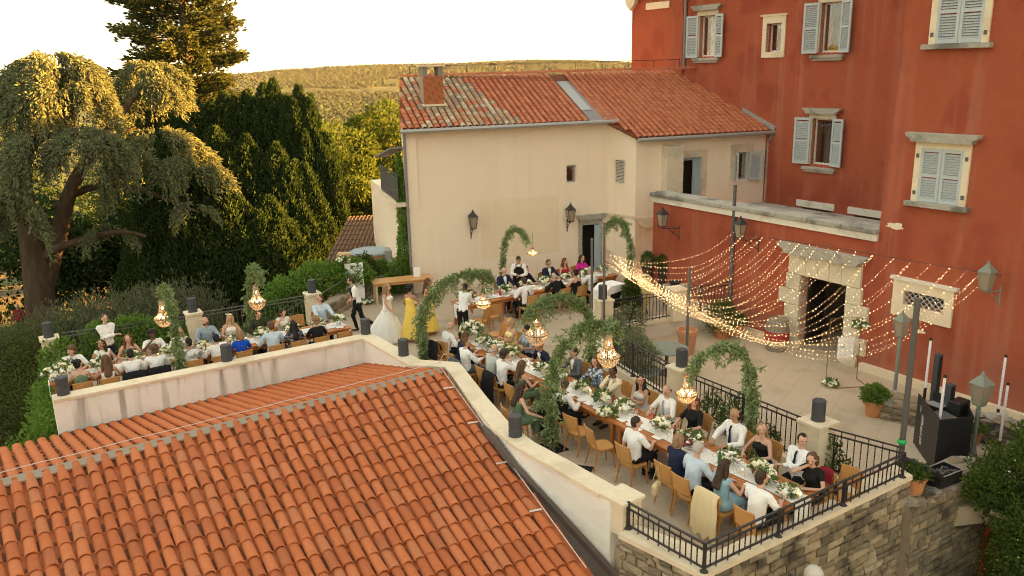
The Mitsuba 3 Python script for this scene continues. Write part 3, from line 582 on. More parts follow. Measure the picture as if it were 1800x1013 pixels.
# barred ground floor window of the tower
w = add(rh, 'barred_window', MB().box(4.74, 5.05, -.07, .1, 1.30, 2.26, RED).box(6.14, 6.36, -.07, .1, 1.30, 2.26, RED).box(5.05, 6.14, -.07, .1, 2.0, 2.26, RED).box(5.05, 6.14, -.07, .1, 1.30, 1.62, RED).mesh(), 'limestone', label='small stone framed window with diagonal white bars')
add(w, 'ledge', MB().box(4.66, 6.46, -.13, .02, 2.26, 2.34, RED).mesh(), 'pale_stone'); add(w, 'room', MB().box(5.0, 6.2, .3, .33, 1.55, 2.05, RED).mesh(), 'room_dark')
for i in range(-3, 9):
    for sgn in (1, -1):
        x0 = 5.05 + i * .16; l = LineString([(x0, 1.62), (x0 + .40, 2.0)] if sgn > 0 else [(x0, 2.0), (x0 + .40, 1.62)]).intersection(sbox(5.05, 1.62, 6.14, 2.0))
        if l.length > .05:
            c = list(l.coords); add(w, 'bar', MB().tube([xf(RED, V(c[0][0], .03 + .012 * sgn, c[0][1])), xf(RED, V(c[-1][0], .03 + .012 * sgn, c[-1][1]))], .010, 5).mesh(), 'sash_white')
# portal of rusticated blocks
po = add(rh, 'portal', MB().poly(Polygon([(1.02, 2.66), (4.02, 2.66), (3.96, 2.56), (3.8, 2.5), (3.74, 2.38), (1.3, 2.38), (1.24, 2.5), (1.08, 2.56)]), -.30, .02, RED).mesh(), 'grey_stone', label='carved stone door surround with projecting cornice')
zz = [-.6, -.12, .36, .82, 1.28, 1.76]
for i, (a, b) in enumerate(zip(zz, zz[1:])):
    e = .30 if i % 2 else .06
    add(po, 'block', MB().box(1.36 - e, 1.80, -.10 - (.06 if i == 0 else 0), .3, a + .006, b - .006, RED, .012).mesh(), 'portal_stone'); add(po, 'block', MB().box(3.36, 3.78 + e, -.10, .3, a + .006, b - .006, RED, .012).mesh(), 'portal_stone')
xs = [1.36, 1.98, 2.38, 2.78, 3.18, 3.78]
for a, b in zip(xs, xs[1:]): add(po, 'block', MB().box(a + .005, b - .005, -.10, .3, 1.766, 2.37, RED, .012).mesh(), 'portal_stone')
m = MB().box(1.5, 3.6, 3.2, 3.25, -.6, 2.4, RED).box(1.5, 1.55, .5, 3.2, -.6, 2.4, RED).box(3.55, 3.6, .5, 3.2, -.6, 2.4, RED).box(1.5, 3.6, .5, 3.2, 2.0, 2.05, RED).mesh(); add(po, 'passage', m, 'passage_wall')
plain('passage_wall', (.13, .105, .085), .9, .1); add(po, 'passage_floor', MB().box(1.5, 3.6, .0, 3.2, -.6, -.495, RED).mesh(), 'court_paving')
add(po, 'door_leaf', MB().box(1.86, 1.93, .25, .95, -.45, 1.74, RED).mesh(), 'door_dark')
g = rng(42)      # flaked patches of plaster
def flake(s, z, r, seed):
    q = rng(seed); a = np.linspace(0, 2 * np.pi, 14, endpoint=False); rr = r * (.55 + .6 * q.random(14))
    add(rh, 'plaster_patch', MB().poly(Polygon(np.stack([s + rr * 1.7 * np.cos(a), z + rr * .6 * np.sin(a)], 1)), -.003, .001, RED).mesh(), 'limestone')
flake(4.58, 3.62, .18, 3); flake(5.5, 1.0, .12, 4)

# ================================================================ WALL LANTERNS
def lantern_mesh(scale=1.0):
    s = scale; c = MB()
    c.lathe([(.0, .62 * s), (.02 * s, .60 * s), (.03 * s, .55 * s), (.05 * s, .50 * s)], 8)
    for z, r, h in ((.40, .17, .03),): pass
    top = MB(); ring = lambda r, z: [[r * math.cos(a), r * math.sin(a), z] for a in np.arange(4) * math.pi / 2 + math.pi / 4]
    def fr(r0, z0, r1, z1, m): m.put(ring(r0, z0) + ring(r1, z1), np.array([[i, (i + 1) % 4, 4 + (i + 1) % 4, 4 + i] for i in range(4)]))
    fr(.19 * s, .40 * s, .06 * s, .52 * s, c); fr(.06 * s, .52 * s, .03 * s, .56 * s, c); fr(.20 * s, .385 * s, .19 * s, .40 * s, c); fr(.0, .385 * s, .20 * s, .385 * s, c)
    fr(.10 * s, .0, .11 * s, .03 * s, c); fr(0, 0, .10 * s, 0, c); fr(.11 * s, .03 * s, 0, .03 * s, c)
    for a in np.arange(4) * math.pi / 2 + math.pi / 4: c.tube([V(.105 * s * math.cos(a), .105 * s * math.sin(a), .02 * s), V(.175 * s * math.cos(a), .175 * s * math.sin(a), .39 * s)], .012 * s, 4)
    fr(.098 * s, .03 * s, .165 * s, .385 * s, top)
    return c.mesh(), top.mesh()
LC, LG = lantern_mesh()
def wall_lantern(M, s, z, off, label, side, mat='iron_grey', sc=1.15):
    t = thing('wall_lantern', label, 'lantern', 'iron wall lanterns on the house fronts')
    mat = 'iron' if mat == 'iron_grey' else mat; K = place(xf(M, V(s, -off, z - .2)), math.degrees(math.atan2(M[1, 0], M[0, 0])), sc)
    add(t, 'frame', LC, mat, to=K); add(t, 'glass', LG, 'frosted', to=K)
    b = xf(M, V(s, -off, z - .2)); wl = xf(M, V(s + side * off * .9, 0, z - .25)); wl2 = wl - V(0, 0, .3)
    add(t, 'bracket', MB().tube([b, b + V(0, 0, -.05), wl + V(0, 0, -.0), wl], .016, 5).tube(spline([b + (wl - b) * .25, b + (wl - b) * .6 - V(0, 0, .16), wl2], 8), .012, 5).tube([wl + V(0, 0, .08), wl2 - V(0, 0, .08)], .022, 6).mesh(), mat)
wall_lantern(FAC, 2.27, 2.45, .35, 'black iron lantern on the beige wall left of the painted rectangle', 0)
wall_lantern(FAC, 6.05, 2.42, .35, 'black iron lantern on the beige wall beside the dark entrance', 0)
wall_lantern(RED, -3.75, 2.62, .45, 'black iron lantern on the red wall nearest the beige house', .9)
wall_lantern(RED, -.25, 2.78, .45, 'black iron lantern on the red wall behind the dark tall pole', .9)
wall_lantern(RED, 7.3, 2.75, .45, 'black iron lantern on the red wall where the string lights end', .3, 'verdigris')

# ================================================================ NEAR TILED ROOF
nh = thing('near_tiled_roof', 'terracotta tiled hip of roof in the foreground below the white parapet', 'roof')
R0 = V(-1.725, 18.05, 1.02); RR = V(-.819, -.574, 0); RR /= np.linalg.norm(RR); SS = V(.574, -.819, 0)
PI_ = math.radians(8.5); RFR = np.eye(4); dn = SS * math.cos(PI_) - V(0, 0, math.sin(PI_))
RFR[:3, 0], RFR[:3, 1], RFR[:3, 2], RFR[:3, 3] = -RR, -dn, np.cross(-RR, -dn), R0      # x to the right end, y up slope
PB_ = math.radians(13.5); ub = -SS * math.cos(PB_) - V(0, 0, math.sin(PB_)); RBK = np.eye(4)
RBK[:3, 0], RBK[:3, 1], RBK[:3, 2], RBK[:3, 3] = RR, -ub, np.cross(RR, -ub), R0
LN = 11.0; FAN = -.208
fx = lambda x, d: x + FAN * d * (1 + x / 9.0)
def slab(M, P): m = MB(); e = trimesh.creation.extrude_polygon(Polygon(P), .10, engine='earcut'); return m.put(e.vertices + [0, 0, -.115], e.faces, M).mesh()
add(nh, 'front_slope', slab(RFR, [(-LN, -8), (.02 + FAN * 8, -8), (.02, 0), (-LN, 0)]), 'tile_pan')
add(nh, 'rear_slope', MB().box(-.02, LN, -3.6, 0, -.12, -.015, RBK).mesh(), 'tile_pan')
pan_v, pan_f = barrel(.53, .085, .098, 6); pan_v = pan_v * [1, 1, -1] + [0, 0, .066]
NT = barrel(.53, .096, .082, 10, .016)
g = rng(51); front = []; SPC = .242; CRS = .447
def fan_M(x, d): return RFR @ place((fx(x, d), -d, 0), math.degrees(math.atan(FAN * (1 + x / 9.0))))
for c in range(int(LN / SPC)):
    x = -.13 - c * SPC
    for r in range(18): front.append((fan_M(x, .04 + (r + 1) * CRS), 0, 0, None))
def nearness(t): 
    p = xf(t[0], V(t[1], t[2], 0)); q = p - EYE; f = q @ _f; ok = abs((q @ _r) / f) < .64 and (q @ _u) / f > -.40
    return (0 if ok else 1, np.linalg.norm(q))
lay_tiles(nh, sorted(front, key=nearness), ['tile_0', 'tile_1', 'tile_2', 'tile_0', 'tile_1', 'tile_2', 'tile_0', 'tile_3', 'tile_4'], 'tile', 300, 52, NT, j=1.25)
m = MB(); g = rng(53)
for c in range(int(LN / SPC) + 1):
    for r in range(18): m.put(pan_v, pan_f, tile_to(fan_M(-.008 - c * SPC, .04 + (r + 1) * CRS), 0, 0, g))
add(nh, 'pan_tiles', m.mesh(), 'tile_1', 40, kind='stuff')
m = MB(); m2 = MB()
for c in range(int(LN / SPC)):
    for r in range(9):
        m.put(*NT, tile_to(RBK, .13 + c * SPC, -.04 - (r + 1) * CRS, g)); m2.put(pan_v, pan_f, tile_to(RBK, .008 + c * SPC, -.04 - (r + 1) * CRS, g))
add(nh, 'rear_tiles', m.mesh(), 'tile_0', 40, kind='stuff'); add(nh, 'rear_pan_tiles', m2.mesh(), 'tile_1', 40, kind='stuff')
# ridge tiles, mortar bed, clips and conductor
add(nh, 'mortar_bed', MB().box(-LN, .0, -.15, .10, .02, .06, RFR).mesh(), 'mortar')
rp = []; n = int(LN / .42); RM = plane_frame(R0 + V(0, 0, .055), -np.cross(RR, V(0, 0, 1)), RR); RM[:3, 2] = np.cross(RM[:3, 0], RM[:3, 1])
ridge = barrel(.45, .165, .155, 12, .018)
for i in range(n):
    K = RM @ place((0, i * .42 - .02, 0), 0); K[:3, 3] += V(0, 0, .006 * (i % 3)); add(nh, 'ridge_tile', ridge, ('tile_2', 'tile_0')[i % 2], 40, to=K)
for i in range(8): 
    K = RM @ place((0, .05 + i * 1.36, .0), 0); a = np.linspace(-1.5, 1.5, 9); add(nh, 'ridge_clip', MB().tube([xf(K, V(.178 * math.sin(t), 0, .15 * math.cos(t) + .004)) for t in a], .014, 4).mesh(), 'conductor')
add(nh, 'conductor_wire', MB().tube([R0 + V(0, 0, .225) + RR * t + V(0, 0, .006 * math.sin(t * 4)) for t in np.linspace(-.05, LN, 40)], .008, 5).tube([xf(RFR, V(fx(.03, t), -t, .10)) for t in np.linspace(-.1, 7, 30)], .008, 5).tube(spline([R0 + V(0, 0, .2), R0 + V(.15, .05, .42), R0 + V(.22, .12, .30)], 10), .008, 5).mesh(), 'conductor')
for i in range(4): add(nh, 'verge_clip', MB().box(-.24, .0, -.04, .0, .088, .10, fan_M(0, .9 + i * 1.5)).mesh(), 'conductor')
# dark valley gutter between roof and parapet
outer = [V(-1.62, 18.62, .62), V(-.96, 16.5, .60), V(-.42, 14.9, .80), V(.05, 14.1, .53), V(.75, 13.22, .12), V(1.42, 12.28, -.24), V(2.1, 11.3, -.62)]
inner = [xf(RFR, V(fx(.02, t), -t, -.06)) for t in (.0, 2.0, 3.5, 4.3, 5.3, 6.5, 7.6)]
v = []; 
for o, i_ in zip(outer, inner): nx = V(-.85, -.5, 0); v += [o + V(.02, .02, .04), o + nx * .03, o + nx * .05 - V(0, 0, .10), V(i_[0] + .02, i_[1], min(i_[2], o[2] - .14))]
f = []
for i in range(len(outer) - 1):
    for j in range(3): a = i * 4 + j; f.append([a, a + 1, a + 5, a + 4])
add(nh, 'valley_gutter', (np.array(v), np.array(f)), 'flashing')
dk = [PA + V(.1, -.16), PB + V(0, -.2), PC + V(-.02, -.2), PD + V(-.12, -.16)]
m = MB()
def wallstrip(a, b, z0a, z0b, h, t=.03): 
    d = (b - a) / np.linalg.norm(b - a); nrm = V(d[1], -d[0]); v = []
    for p, z in ((a, z0a), (b, z0b)): v += [[p[0], p[1], z + h], [p[0] + nrm[0] * t, p[1] + nrm[1] * t, z + h - .02], [p[0] + nrm[0] * (t + .02), p[1] + nrm[1] * (t + .02), z], [p[0] + nrm[0] * .6, p[1] + nrm[1] * .6, z - .10]]
    m.put(np.array(v), np.array([[0, 1, 5, 4], [1, 2, 6, 5], [2, 3, 7, 6]]))
wallstrip(dk[0], dk[1], .02, .13, .09); wallstrip(dk[1], dk[2], .13, .50, .12); wallstrip(dk[2], dk[3], .50, .55, .29)
add(nh, 'wall_flashing', m.mesh(), 'flashing')

# ================================================================ PILLARS, LAMPS, RAILINGS
def pillar(x, y, rot, h, w, label, z0=0.0):
    t = thing('stone_pillar', label, 'pillar', 'stone pillars of the terrace railings'); K = place((x, y, 0), rot)
    add(t, 'shaft', MB().box(-w / 2, w / 2, -w / 2, w / 2, z0, h - .07, K, .01).mesh(), 'limestone'); add(t, 'cap', MB().box(-w / 2 - .035, w / 2 + .035, -w / 2 - .035, w / 2 + .035, h - .07, h, K, .01).mesh(), 'limestone')
pillar(-9.45, 23.45, 32, 1.06, .42, 'pale stone pillar behind the bald bearded guest'); pillar(-6.36, 25.35, 32, 1.06, .42, 'pale stone pillar behind the guest in light blue who looks up')
pillar(2.75, 23.9, 20, 1.05, .44, 'stone pillar with a white side beside two thin steel poles'); pillar(5.16, 24.98, 20, 1.05, .46, 'stone pillar under the thickest band of fairy lights')
pillar(3.87, 17.92, -58, 1.08, .46, 'round capped stone pillar by the hanging chandelier and table', -.5); pillar(5.88, 14.78, -58, 1.08, .50, 'broad stone pillar in the corner behind the guests in black and white', -.5)
pillar(-12.85, 21.8, 32, .9, .42, 'ivy covered stone pillar at the far left of the terrace')
lampm = MB().lathe([(0, .0), (.125, .0), (.13, .015), (.13, .19), (.124, .195), (.124, .205), (.13, .21), (.13, .40), (.122, .415), (0, .42)], 20).mesh()
def drum(x, y, z, label, grp='dark grey cylinder lamps on the parapet and pillars'):
    t = thing('cylinder_lamp', label, 'lamp', grp); add(t, 'body', lampm, 'lamp_grey', 35, to=place((x, y, z), 20)); add(t, 'foot', MB().lathe([(.0, 0), (.136, 0), (.136, .012), (0, .012)], 20).mesh(), 'iron_grey', to=place((x, y, z - .004), 0))
for x, y, z, l in ((-10.16, 17.42, .925, 'dark cylinder lamp at the left end of the white parapet'), (-7.14, 19.44, .925, 'dark cylinder lamp halfway along the left parapet before the woman in blue'), (-4.0, 21.38, .925, 'dark cylinder lamp on the parapet corner beside the bride'), (-2.75, 19.55, .925, 'dark cylinder lamp on the parapet before the yellow dresses'), (.0, 14.72, .925, 'dark cylinder lamp on the parapet beside the woman in green'),
                   (-9.45, 23.45, 1.06, 'dark cylinder lamp on the pillar behind the bald guest'), (-6.36, 25.35, 1.06, 'dark cylinder lamp on the pillar behind the waiter'), (2.72, 23.88, 1.05, 'dark cylinder lamp on the pillar with two steel poles'), (3.87, 17.92, 1.08, 'dark cylinder lamp half hidden by a leafy arch tip'), (5.88, 14.78, 1.08, 'dark cylinder lamp on the broad corner pillar'), (-12.85, 21.8, .9, 'dark cylinder lamp above the ivy covered pillar')): drum(x, y, z, l)
def railing(label, a, b, z0, z1, step=.125, ext=False, posts=(), mat='iron', foot=0.0):
    t = thing('iron_railing', label, 'railing', 'black iron railings of the terrace'); a, b = V(*a), V(*b); Ln = np.linalg.norm(b - a); M = frame((a[0], a[1], 0), (b[0] - a[0], b[1] - a[1], 0))
    add(t, 'handrail', MB().box(0, Ln, -.022, .022, z1 - .018, z1, M).mesh(), mat); add(t, 'mid_rail', MB().box(0, Ln, -.016, .016, z1 - .13, z1 - .105, M).mesh(), mat); add(t, 'bottom_rail', MB().box(0, Ln, -.016, .016, z0 + .05, z0 + .075, M).mesh(), mat)
    n = max(2, int(Ln / step))
    for i in range(1, n):
        x = i * Ln / n; add(t, 'baluster', MB().box(x - .008, x + .008, -.008, .008, z0 + (.0 if i % 2 == 0 else .06), z1 - (.02 if i % 2 else -.0) - .0 if i % 2 == 0 else z1 - .12, M).mesh(), mat)
    for x in posts:
        x = x * Ln; add(t, 'post', MB().box(x - .022, x + .022, -.022, .022, z0, z1 + .01, M).lathe([(0, 0), (.07, 0), (.05, .02), (.03, .04), (.03, .06)], 8, M @ place((x, 0, z0), 0)).mesh(), mat)
    return t
railing('low iron railing along the front coping above the rubble wall', (2.78, 10.84), (7.03, 13.60), .45, .93, .125, posts=(0, .33, .66, 1))
railing('short low iron railing between the parapet end and the terrace corner', (1.82, 12.08), (2.76, 10.86), .45, .93, .11, posts=(0,))
railing('iron railing between the broad corner pillar and the terrace corner', (6.02, 14.58), (7.05, 13.66), .1, 1.0)
railing('iron railing behind the far side guests between the two pillars', (4.0, 17.72), (5.76, 14.98), .1, 1.0, posts=(.5,))
railing('iron railing beyond the round capped pillar under the leafy arch', (2.45, 21.3), (3.76, 18.1), .1, 1.0, posts=(.45,))
railing('iron railing before the big amphora between two pillars', (2.98, 23.98), (4.95, 24.88), .1, .98, posts=(.5,))
railing('iron railing between the pillar and the red wall', (5.38, 25.08), (7.0, 25.85), .1, .98, posts=(.4,))
railing('dim garden side railing behind the left table', (-9.25, 23.6), (-6.55, 25.22), .05, 1.0, .14, mat='iron_grey')
railing('thin garden side railing among the vines', (-12.6, 22.0), (-9.65, 23.35), .05, .95, .14, mat='iron_grey')
t = thing('stair_handrail', 'sloping handrail of the garden stair behind the left table', 'handrail')
add(t, 'rail', MB().tube([V(-6.3, 25.6, .95), V(-9.6, 26.0, -1.0)], .02, 6).tube([V(-6.2, 25.4, .95), V(-5.3, 28.6, 1.0)], .02, 6).mesh(), 'iron_grey')
for i in range(5): add(t, 'baluster', MB().tube([V(-6.6 - i * .6, 25.62 + i * .08, .75 - i * .36), V(-6.6 - i * .6, 25.62 + i * .08, -.4 - i * .36)], .012, 5).mesh(), 'iron_grey')
# grey poles that carry the lights
def pole(x, y, z0, z1, r, label, mat='pole_steel'):
    t = thing('light_pole', label, 'pole', 'steel poles that carry the fairy lights'); add(t, 'shaft', MB().tube([V(x, y, z0), V(x, y, z1)], r, 10).mesh(), mat); add(t, 'cap', MB().lathe([(0, 0), (r * 1.15, 0), (r * 1.15, .03), (0, .04)], 10, place((x, y, z1), 0)).mesh(), mat)
pole(2.38, 23.75, 0, 2.90, .038, 'thin steel pole, shorter of the two beside the white sided pillar'); pole(2.72, 23.55, -.5, 3.40, .038, 'thin steel pole, taller of the two beside the white sided pillar')
pole(5.0, 22.5, -.5, 2.25, .04, 'thin steel pole standing before the low court wall'); pole(7.05, 25.7, -.5, 4.1, .055, 'tall dark pole against the red wall', 'iron_grey'); pole(7.40, 14.45, -.5, 3.55, .055, 'dark steel pole at the terrace corner with green tape', 'iron_grey')
add('light_pole_004', 'green_tape', MB().lathe([(.06, 0), (.075, .02), (.09, .06), (.06, .1)], 9, place((7.38, 14.43, .70), 0)).mesh(), 'tape_green')

# ================================================================ VEGETATION
def cards(P, D, ln, wd, g, curl=.25, flip=.6):
    """leaf shaped pairs of triangles at P along directions D (length ln, width wd)"""
    n = len(P); D = D / (np.linalg.norm(D, axis=1, keepdims=True) + 1e-9)
    R = g.normal(size=(n, 3)); S = np.cross(D, R); S /= np.linalg.norm(S, axis=1, keepdims=True) + 1e-9; N = np.cross(S, D)
    ln = np.broadcast_to(ln, n)[:, None] * g.uniform(.7, 1.3, (n, 1)); wd = np.broadcast_to(wd, n)[:, None] * g.uniform(.7, 1.3, (n, 1))
    v = np.stack([P, P + D * ln * .5 + S * wd * .5 + N * ln * curl * .2, P + D * ln + N * ln * curl * -.2, P + D * ln * .5 - S * wd * .5 + N * ln * curl * .2], 1)
    f = np.array([[0, 1, 2], [0, 2, 3]])[None] + (np.arange(n) * 4)[:, None, None]
    return v.reshape(-1, 3), f.reshape(-1, 3)
def unit(g, n): 
    d = g.normal(size=(n, 3)); return d / np.linalg.norm(d, axis=1, keepdims=True)
def trunk(parent, paths, mat='bark', name='trunk'):
    m = MB()
    for P, r0, r1 in paths:
        p = spline(P, 14); m.tube(p, np.linspace(r0, r1, 14), 10)
    return add(parent, name, m.mesh(), mat, True)

# weeping cedar: domed boughs with hanging curtains of needles
ce = thing('weeping_cedar', 'huge weeping blue cedar with drooping golden lit boughs', 'tree')
trunk(ce, [([(-19.9, 33, -6), (-19.6, 33, -1.8), (-19.5, 33, .4), (-19.5, 33, 2.4), (-19.4, 33, 4.2), (-18.6, 33, 6.6), (-18, 33, 8.0)], .85, .10), ([(-19.6, 33.1, -4), (-19.3, 33.4, 0), (-18.6, 33.5, 1.6), (-18.1, 33.6, 3.0), (-16.6, 34, 5.3), (-14.9, 35.5, 7.9)], .55, .07),
           ([(-19.3, 33, .6), (-18.6, 33, 1.1), (-17.6, 33, 1.4), (-16.4, 33, 1.7), (-14.9, 33.2, 1.5)], .20, .06), ([(-18.6, 33.6, 2.7), (-17.4, 34, 3.4), (-16, 34, 3.5), (-14.2, 34, 2.9), (-12.9, 34, 2.3)], .17, .05), ([(-19.3, 33, 4.2), (-17.6, 31.6, 5.6), (-15.9, 31, 6.0)], .2, .06), ([(-18, 33.8, 3.2), (-16.6, 34.6, 5.2), (-15.5, 35, 5.8)], .2, .06), ([(-19.5, 33, 2.0), (-18.6, 31, 3.6), (-17.7, 29.4, 4.0)], .2, .06), ([(-19.5, 33, 3.0), (-18.0, 31.4, 5.2), (-17, 30.2, 5.8)], .18, .05)])
g = rng(61); PP, DD = [], []
lobes_ = [((-17.5, 33, 8.75), 2.3, 2.5, 900), ((-17.2, 32.2, 8.3), 1.8, 2.2, 420), ((-15.0, 36, 8.4), 1.75, 1.9, 560), ((-14.6, 35.2, 7.6), 1.2, 1.6, 300), ((-15.2, 33.2, 5.0), 1.4, 1.8, 300), ((-13.9, 34.4, 4.6), 1.2, 1.4, 240), ((-20.4, 33.5, 7.9), 1.9, 2.0, 380), ((-15.7, 31, 6.0), 1.75, 1.7, 560), ((-14.6, 35, 5.7), 2.0, 1.8, 520), ((-17.0, 30, 5.9), 1.05, 2.6, 320), ((-17.9, 29, 3.9), .95, 2.2, 260), ((-19.0, 36, 7.2), 1.7, 1.8, 200), ((-13.2, 35.5, 4.2), 1.3, 1.1, 220), ((-13.2, 34, 2.7), 1.0, .8, 120), ((-19.2, 30.2, 3.4), .9, 2.2, 200), ((-16.6, 33.1, 2.0), 1.0, .7, 110), ((-18.6, 31.5, 7.3), 1.1, 1.6, 200), ((-16.1, 32.0, 7.6), .9, 1.9, 220)]
for (c, rad, drop, n) in lobes_:
    c = V(*c); arms_ = 7; ph = g.uniform(0, 6.28, arms_)
    for i in range(n):
        # boughs radiate from the top, arch over and hang; sprays hang from each bough
        k_ = g.integers(arms_); a = ph[k_] + g.normal() * .20; rr = rad * math.sqrt(g.uniform(.01, 1)) * (.8 + .35 * math.sin(ph[k_] * 3))
        top = c + V(math.cos(a) * rr, math.sin(a) * rr, -.55 * rad * (rr / rad) ** 2.2 + g.normal() * .05)
        L = drop * (.10 + .90 * g.random() ** 2.0) * (.25 + .75 * min(1, rr / rad)) + .12; k = max(4, int(L / .07)); s = np.linspace(0, 1, k)[:, None]
        out = V(math.cos(a), math.sin(a), 0)
        P = top + out * (.30 * s ** .7 * min(L, .9)) + V(0, 0, -1) * L * (s ** 1.3) + g.normal(size=(1, 3)) * [.05, .05, 0] * s
        PP.append(P + g.normal(size=(k, 3)) * .025); DD.append(np.tile(out * .7 + V(0, 0, -.7), (k, 1)) + g.normal(size=(k, 3)) * .4)
PP, DD = np.vstack(PP), np.vstack(DD); i2 = np.r_[np.arange(len(PP)), np.arange(len(PP))]
add(ce, 'crown', cards(PP[i2], DD[i2] + g.normal(size=(len(i2), 3)) * .3, .20, .058, g), 'cedar_needles')

# tall dark conifer behind it: flat sprays on whorled branches
cf = thing('tall_conifer', 'tall layered conifer glowing gold on its sunlit side', 'tree')
trunk(cf, [([(-17.4, 46, -8), (-17.3, 46, 2), (-17.1, 46, 9), (-17, 46, 16)], .55, .12)])
g = rng(62); PP, DD, bm = [], [], MB()
for z in np.arange(1.5, 16.5, .36):
    R_ = np.interp(z, [1.5, 5, 8, 11, 14, 17], [3.0, 3.2, 3.3, 3.1, 2.4, 1.0])
    for k in range(8):
        a = g.uniform(0, 2 * np.pi); L = R_ * g.uniform(.62, 1.08) * (1 - .12 * math.cos(a)); d = V(math.cos(a), math.sin(a), g.uniform(-.06, .20)); p0 = V(-17.2, 46, z)
        n = int(L * 26); s = np.sqrt(g.random(n))[:, None]; side = np.cross(d, [0, 0, 1.0])
        w = .85 * (1 - .55 * s) * .8
        P = p0 + d * L * s + side * (g.random((n, 1)) - .5) * w * 1.3 + V(0, 0, .35) * s ** 3 * L * .3 + g.normal(size=(n, 3)) * [.08, .08, .13]
        PP.append(P); DD.append(np.tile(d + V(0, 0, .25), (n, 1)) + side * (g.random((n, 1)) - .5) * 1.6 + g.normal(size=(n, 3)) * .35); bm.tube([p0, p0 + d * L * .5, p0 + d * L * .9 + V(0, 0, .1)], .035, 4)
PP, DD = np.vstack(PP), np.vstack(DD)
i2 = np.tile(np.arange(len(PP)), 2)
add(cf, 'crown', cards(PP[i2] + g.normal(size=(len(i2), 3)) * .06, DD[i2], .30, .13, g), 'conifer_needles'); add(cf, 'branches', bm.mesh(), 'bark', kind='stuff')

# dark cypress clump: flames of upright sprays
def flame(cx, cy, z0, z1, r, n, g):
    h = g.beta(1.6, 1.25, n); a = g.uniform(0, 2 * np.pi, n); prof = r * np.clip(np.sin(np.pi * np.clip(h, .02, 1) ** .72), 0, 1) ** .75 * (1 + .22 * np.sin(a * 5 + h * 9 + cx)) * np.sqrt(g.uniform(.55, 1.05, n))
    P = np.stack([cx + prof * np.cos(a), cy + prof * np.sin(a), z0 + (z1 - z0) * h], 1)
    D = np.stack([np.cos(a) * .45, np.sin(a) * .45, np.full(n, 1.0)], 1) + g.normal(size=(n, 3)) * .25; return P, D
g = rng(63); ctr = []
cols = [(-16.9, 42, 5.9, 1.5), (-15.6, 42.5, 6.5, 1.5), (-14.4, 43, 6.9, 1.5), (-13.2, 43, 7.0, 1.4), (-12.2, 42.6, 7.3, 1.3), (-11.5, 41.8, 7.5, 1.1), (-10.8, 41.4, 6.7, 1.2), (-10.1, 41.0, 7.2, 1.0), (-9.5, 40.6, 5.7, 1.1), (-9.0, 40.2, 4.2, 1.0), (-16.4, 39.6, 4.2, 1.6), (-15.0, 39.2, 4.9, 1.6), (-13.6, 39.0, 5.4, 1.6), (-12.2, 38.9, 5.0, 1.5), (-10.9, 39.0, 4.6, 1.4), (-9.7, 39.2, 3.6, 1.2), (-14.0, 36.0, 2.6, 1.6), (-12.4, 36.4, 3.0, 1.6), (-10.9, 37.0, 2.4, 1.5), (-9.7, 38.2, 1.8, 1.2), (-15.4, 35.6, 1.9, 1.6), (-17.6, 41, 3.6, 1.5)]
for gi, sub in enumerate((cols[:10], cols[10:])):
    t = thing('cypress', ('dense dark cypress with sunlit upper edge beside the conifer', 'dense shaded cypress in front of the sunlit ones')[gi], 'tree'); PP, DD = [], []
    tr = []
    for (x, y, top, r) in sub:
        P, D = flame(x, y, -5.5, top, r * 1.3, 7600, g); PP.append(P); DD.append(D)
        for q in range(5):
            a = g.uniform(0, 6.28); P, D = flame(x + r * .6 * math.cos(a), y + r * .6 * math.sin(a), top - g.uniform(3, 6), top - g.uniform(.3, 1.6), r * .42, 900, g); PP.append(P); DD.append(D)
        tr.append(([(x, y, -6), (x, y, -2), (x, y, top - 1.5)], .18, .04))
    add(t, 'crown', cards(np.vstack(PP), np.vstack(DD), .22, .10, g), 'cypress_leaves'); trunk(t, tr)

def crown_tree(label, x, y, z0, z1, r, n, seed, mat='tree_leaves', leaf=.24, name='leafy_tree', trunk_=True, lobes=16):
    g = rng(seed); t = thing(name, label, 'tree'); PP, DD = [], []; c = V(x, y, (z0 * .25 + z1 * .75))
    for i in range(lobes):
        d = unit(g, 1)[0]; q = V(x, y, z0 + (z1 - z0) * g.uniform(.35, .92)) + d * V(r * .62, r * .62, (z1 - z0) * .12); rr = r * g.uniform(.32, .55); k = n // lobes
        u = unit(g, k); rad = g.uniform(.35, 1.0, (k, 1)) ** .5; P = q + u * rr * rad * [1, 1, .85]; PP.append(P); DD.append(u + g.normal(size=(k, 3)) * .6 + V(0, 0, -.2))
    add(t, 'crown', cards(np.vstack(PP), np.vstack(DD), leaf, leaf * .55, g), mat)
    if trunk_: trunk(t, [([(x, y, z0 - 1), (x + .1, y, (z0 + z1) / 2), (x, y, z1 - .8)], max(.1, r * .08), .05)] + [([(x, y, z0 + (z1 - z0) * .35), (x + r * .4 * math.cos(a), y + r * .4 * math.sin(a), z0 + (z1 - z0) * .6), (x + r * .6 * math.cos(a), y + r * .6 * math.sin(a), z0 + (z1 - z0) * .72)], r * .04, .02) for a in (.4, 2.2, 4.4)])
    return t
crown_tree('broad leafy tree with golden top directly behind the beige house', -6.9, 49, -6, 7.4, 2.9, 16000, 71); crown_tree('dark green tree filling the gap beside the house balcony', -8.6, 44.5, -6, 3.6, 2.4, 14000, 72, lobes=22); crown_tree('low dark tree at the back of the garden path', -6.9, 42, -4.5, 2.4, 1.9, 10000, 73, lobes=18)
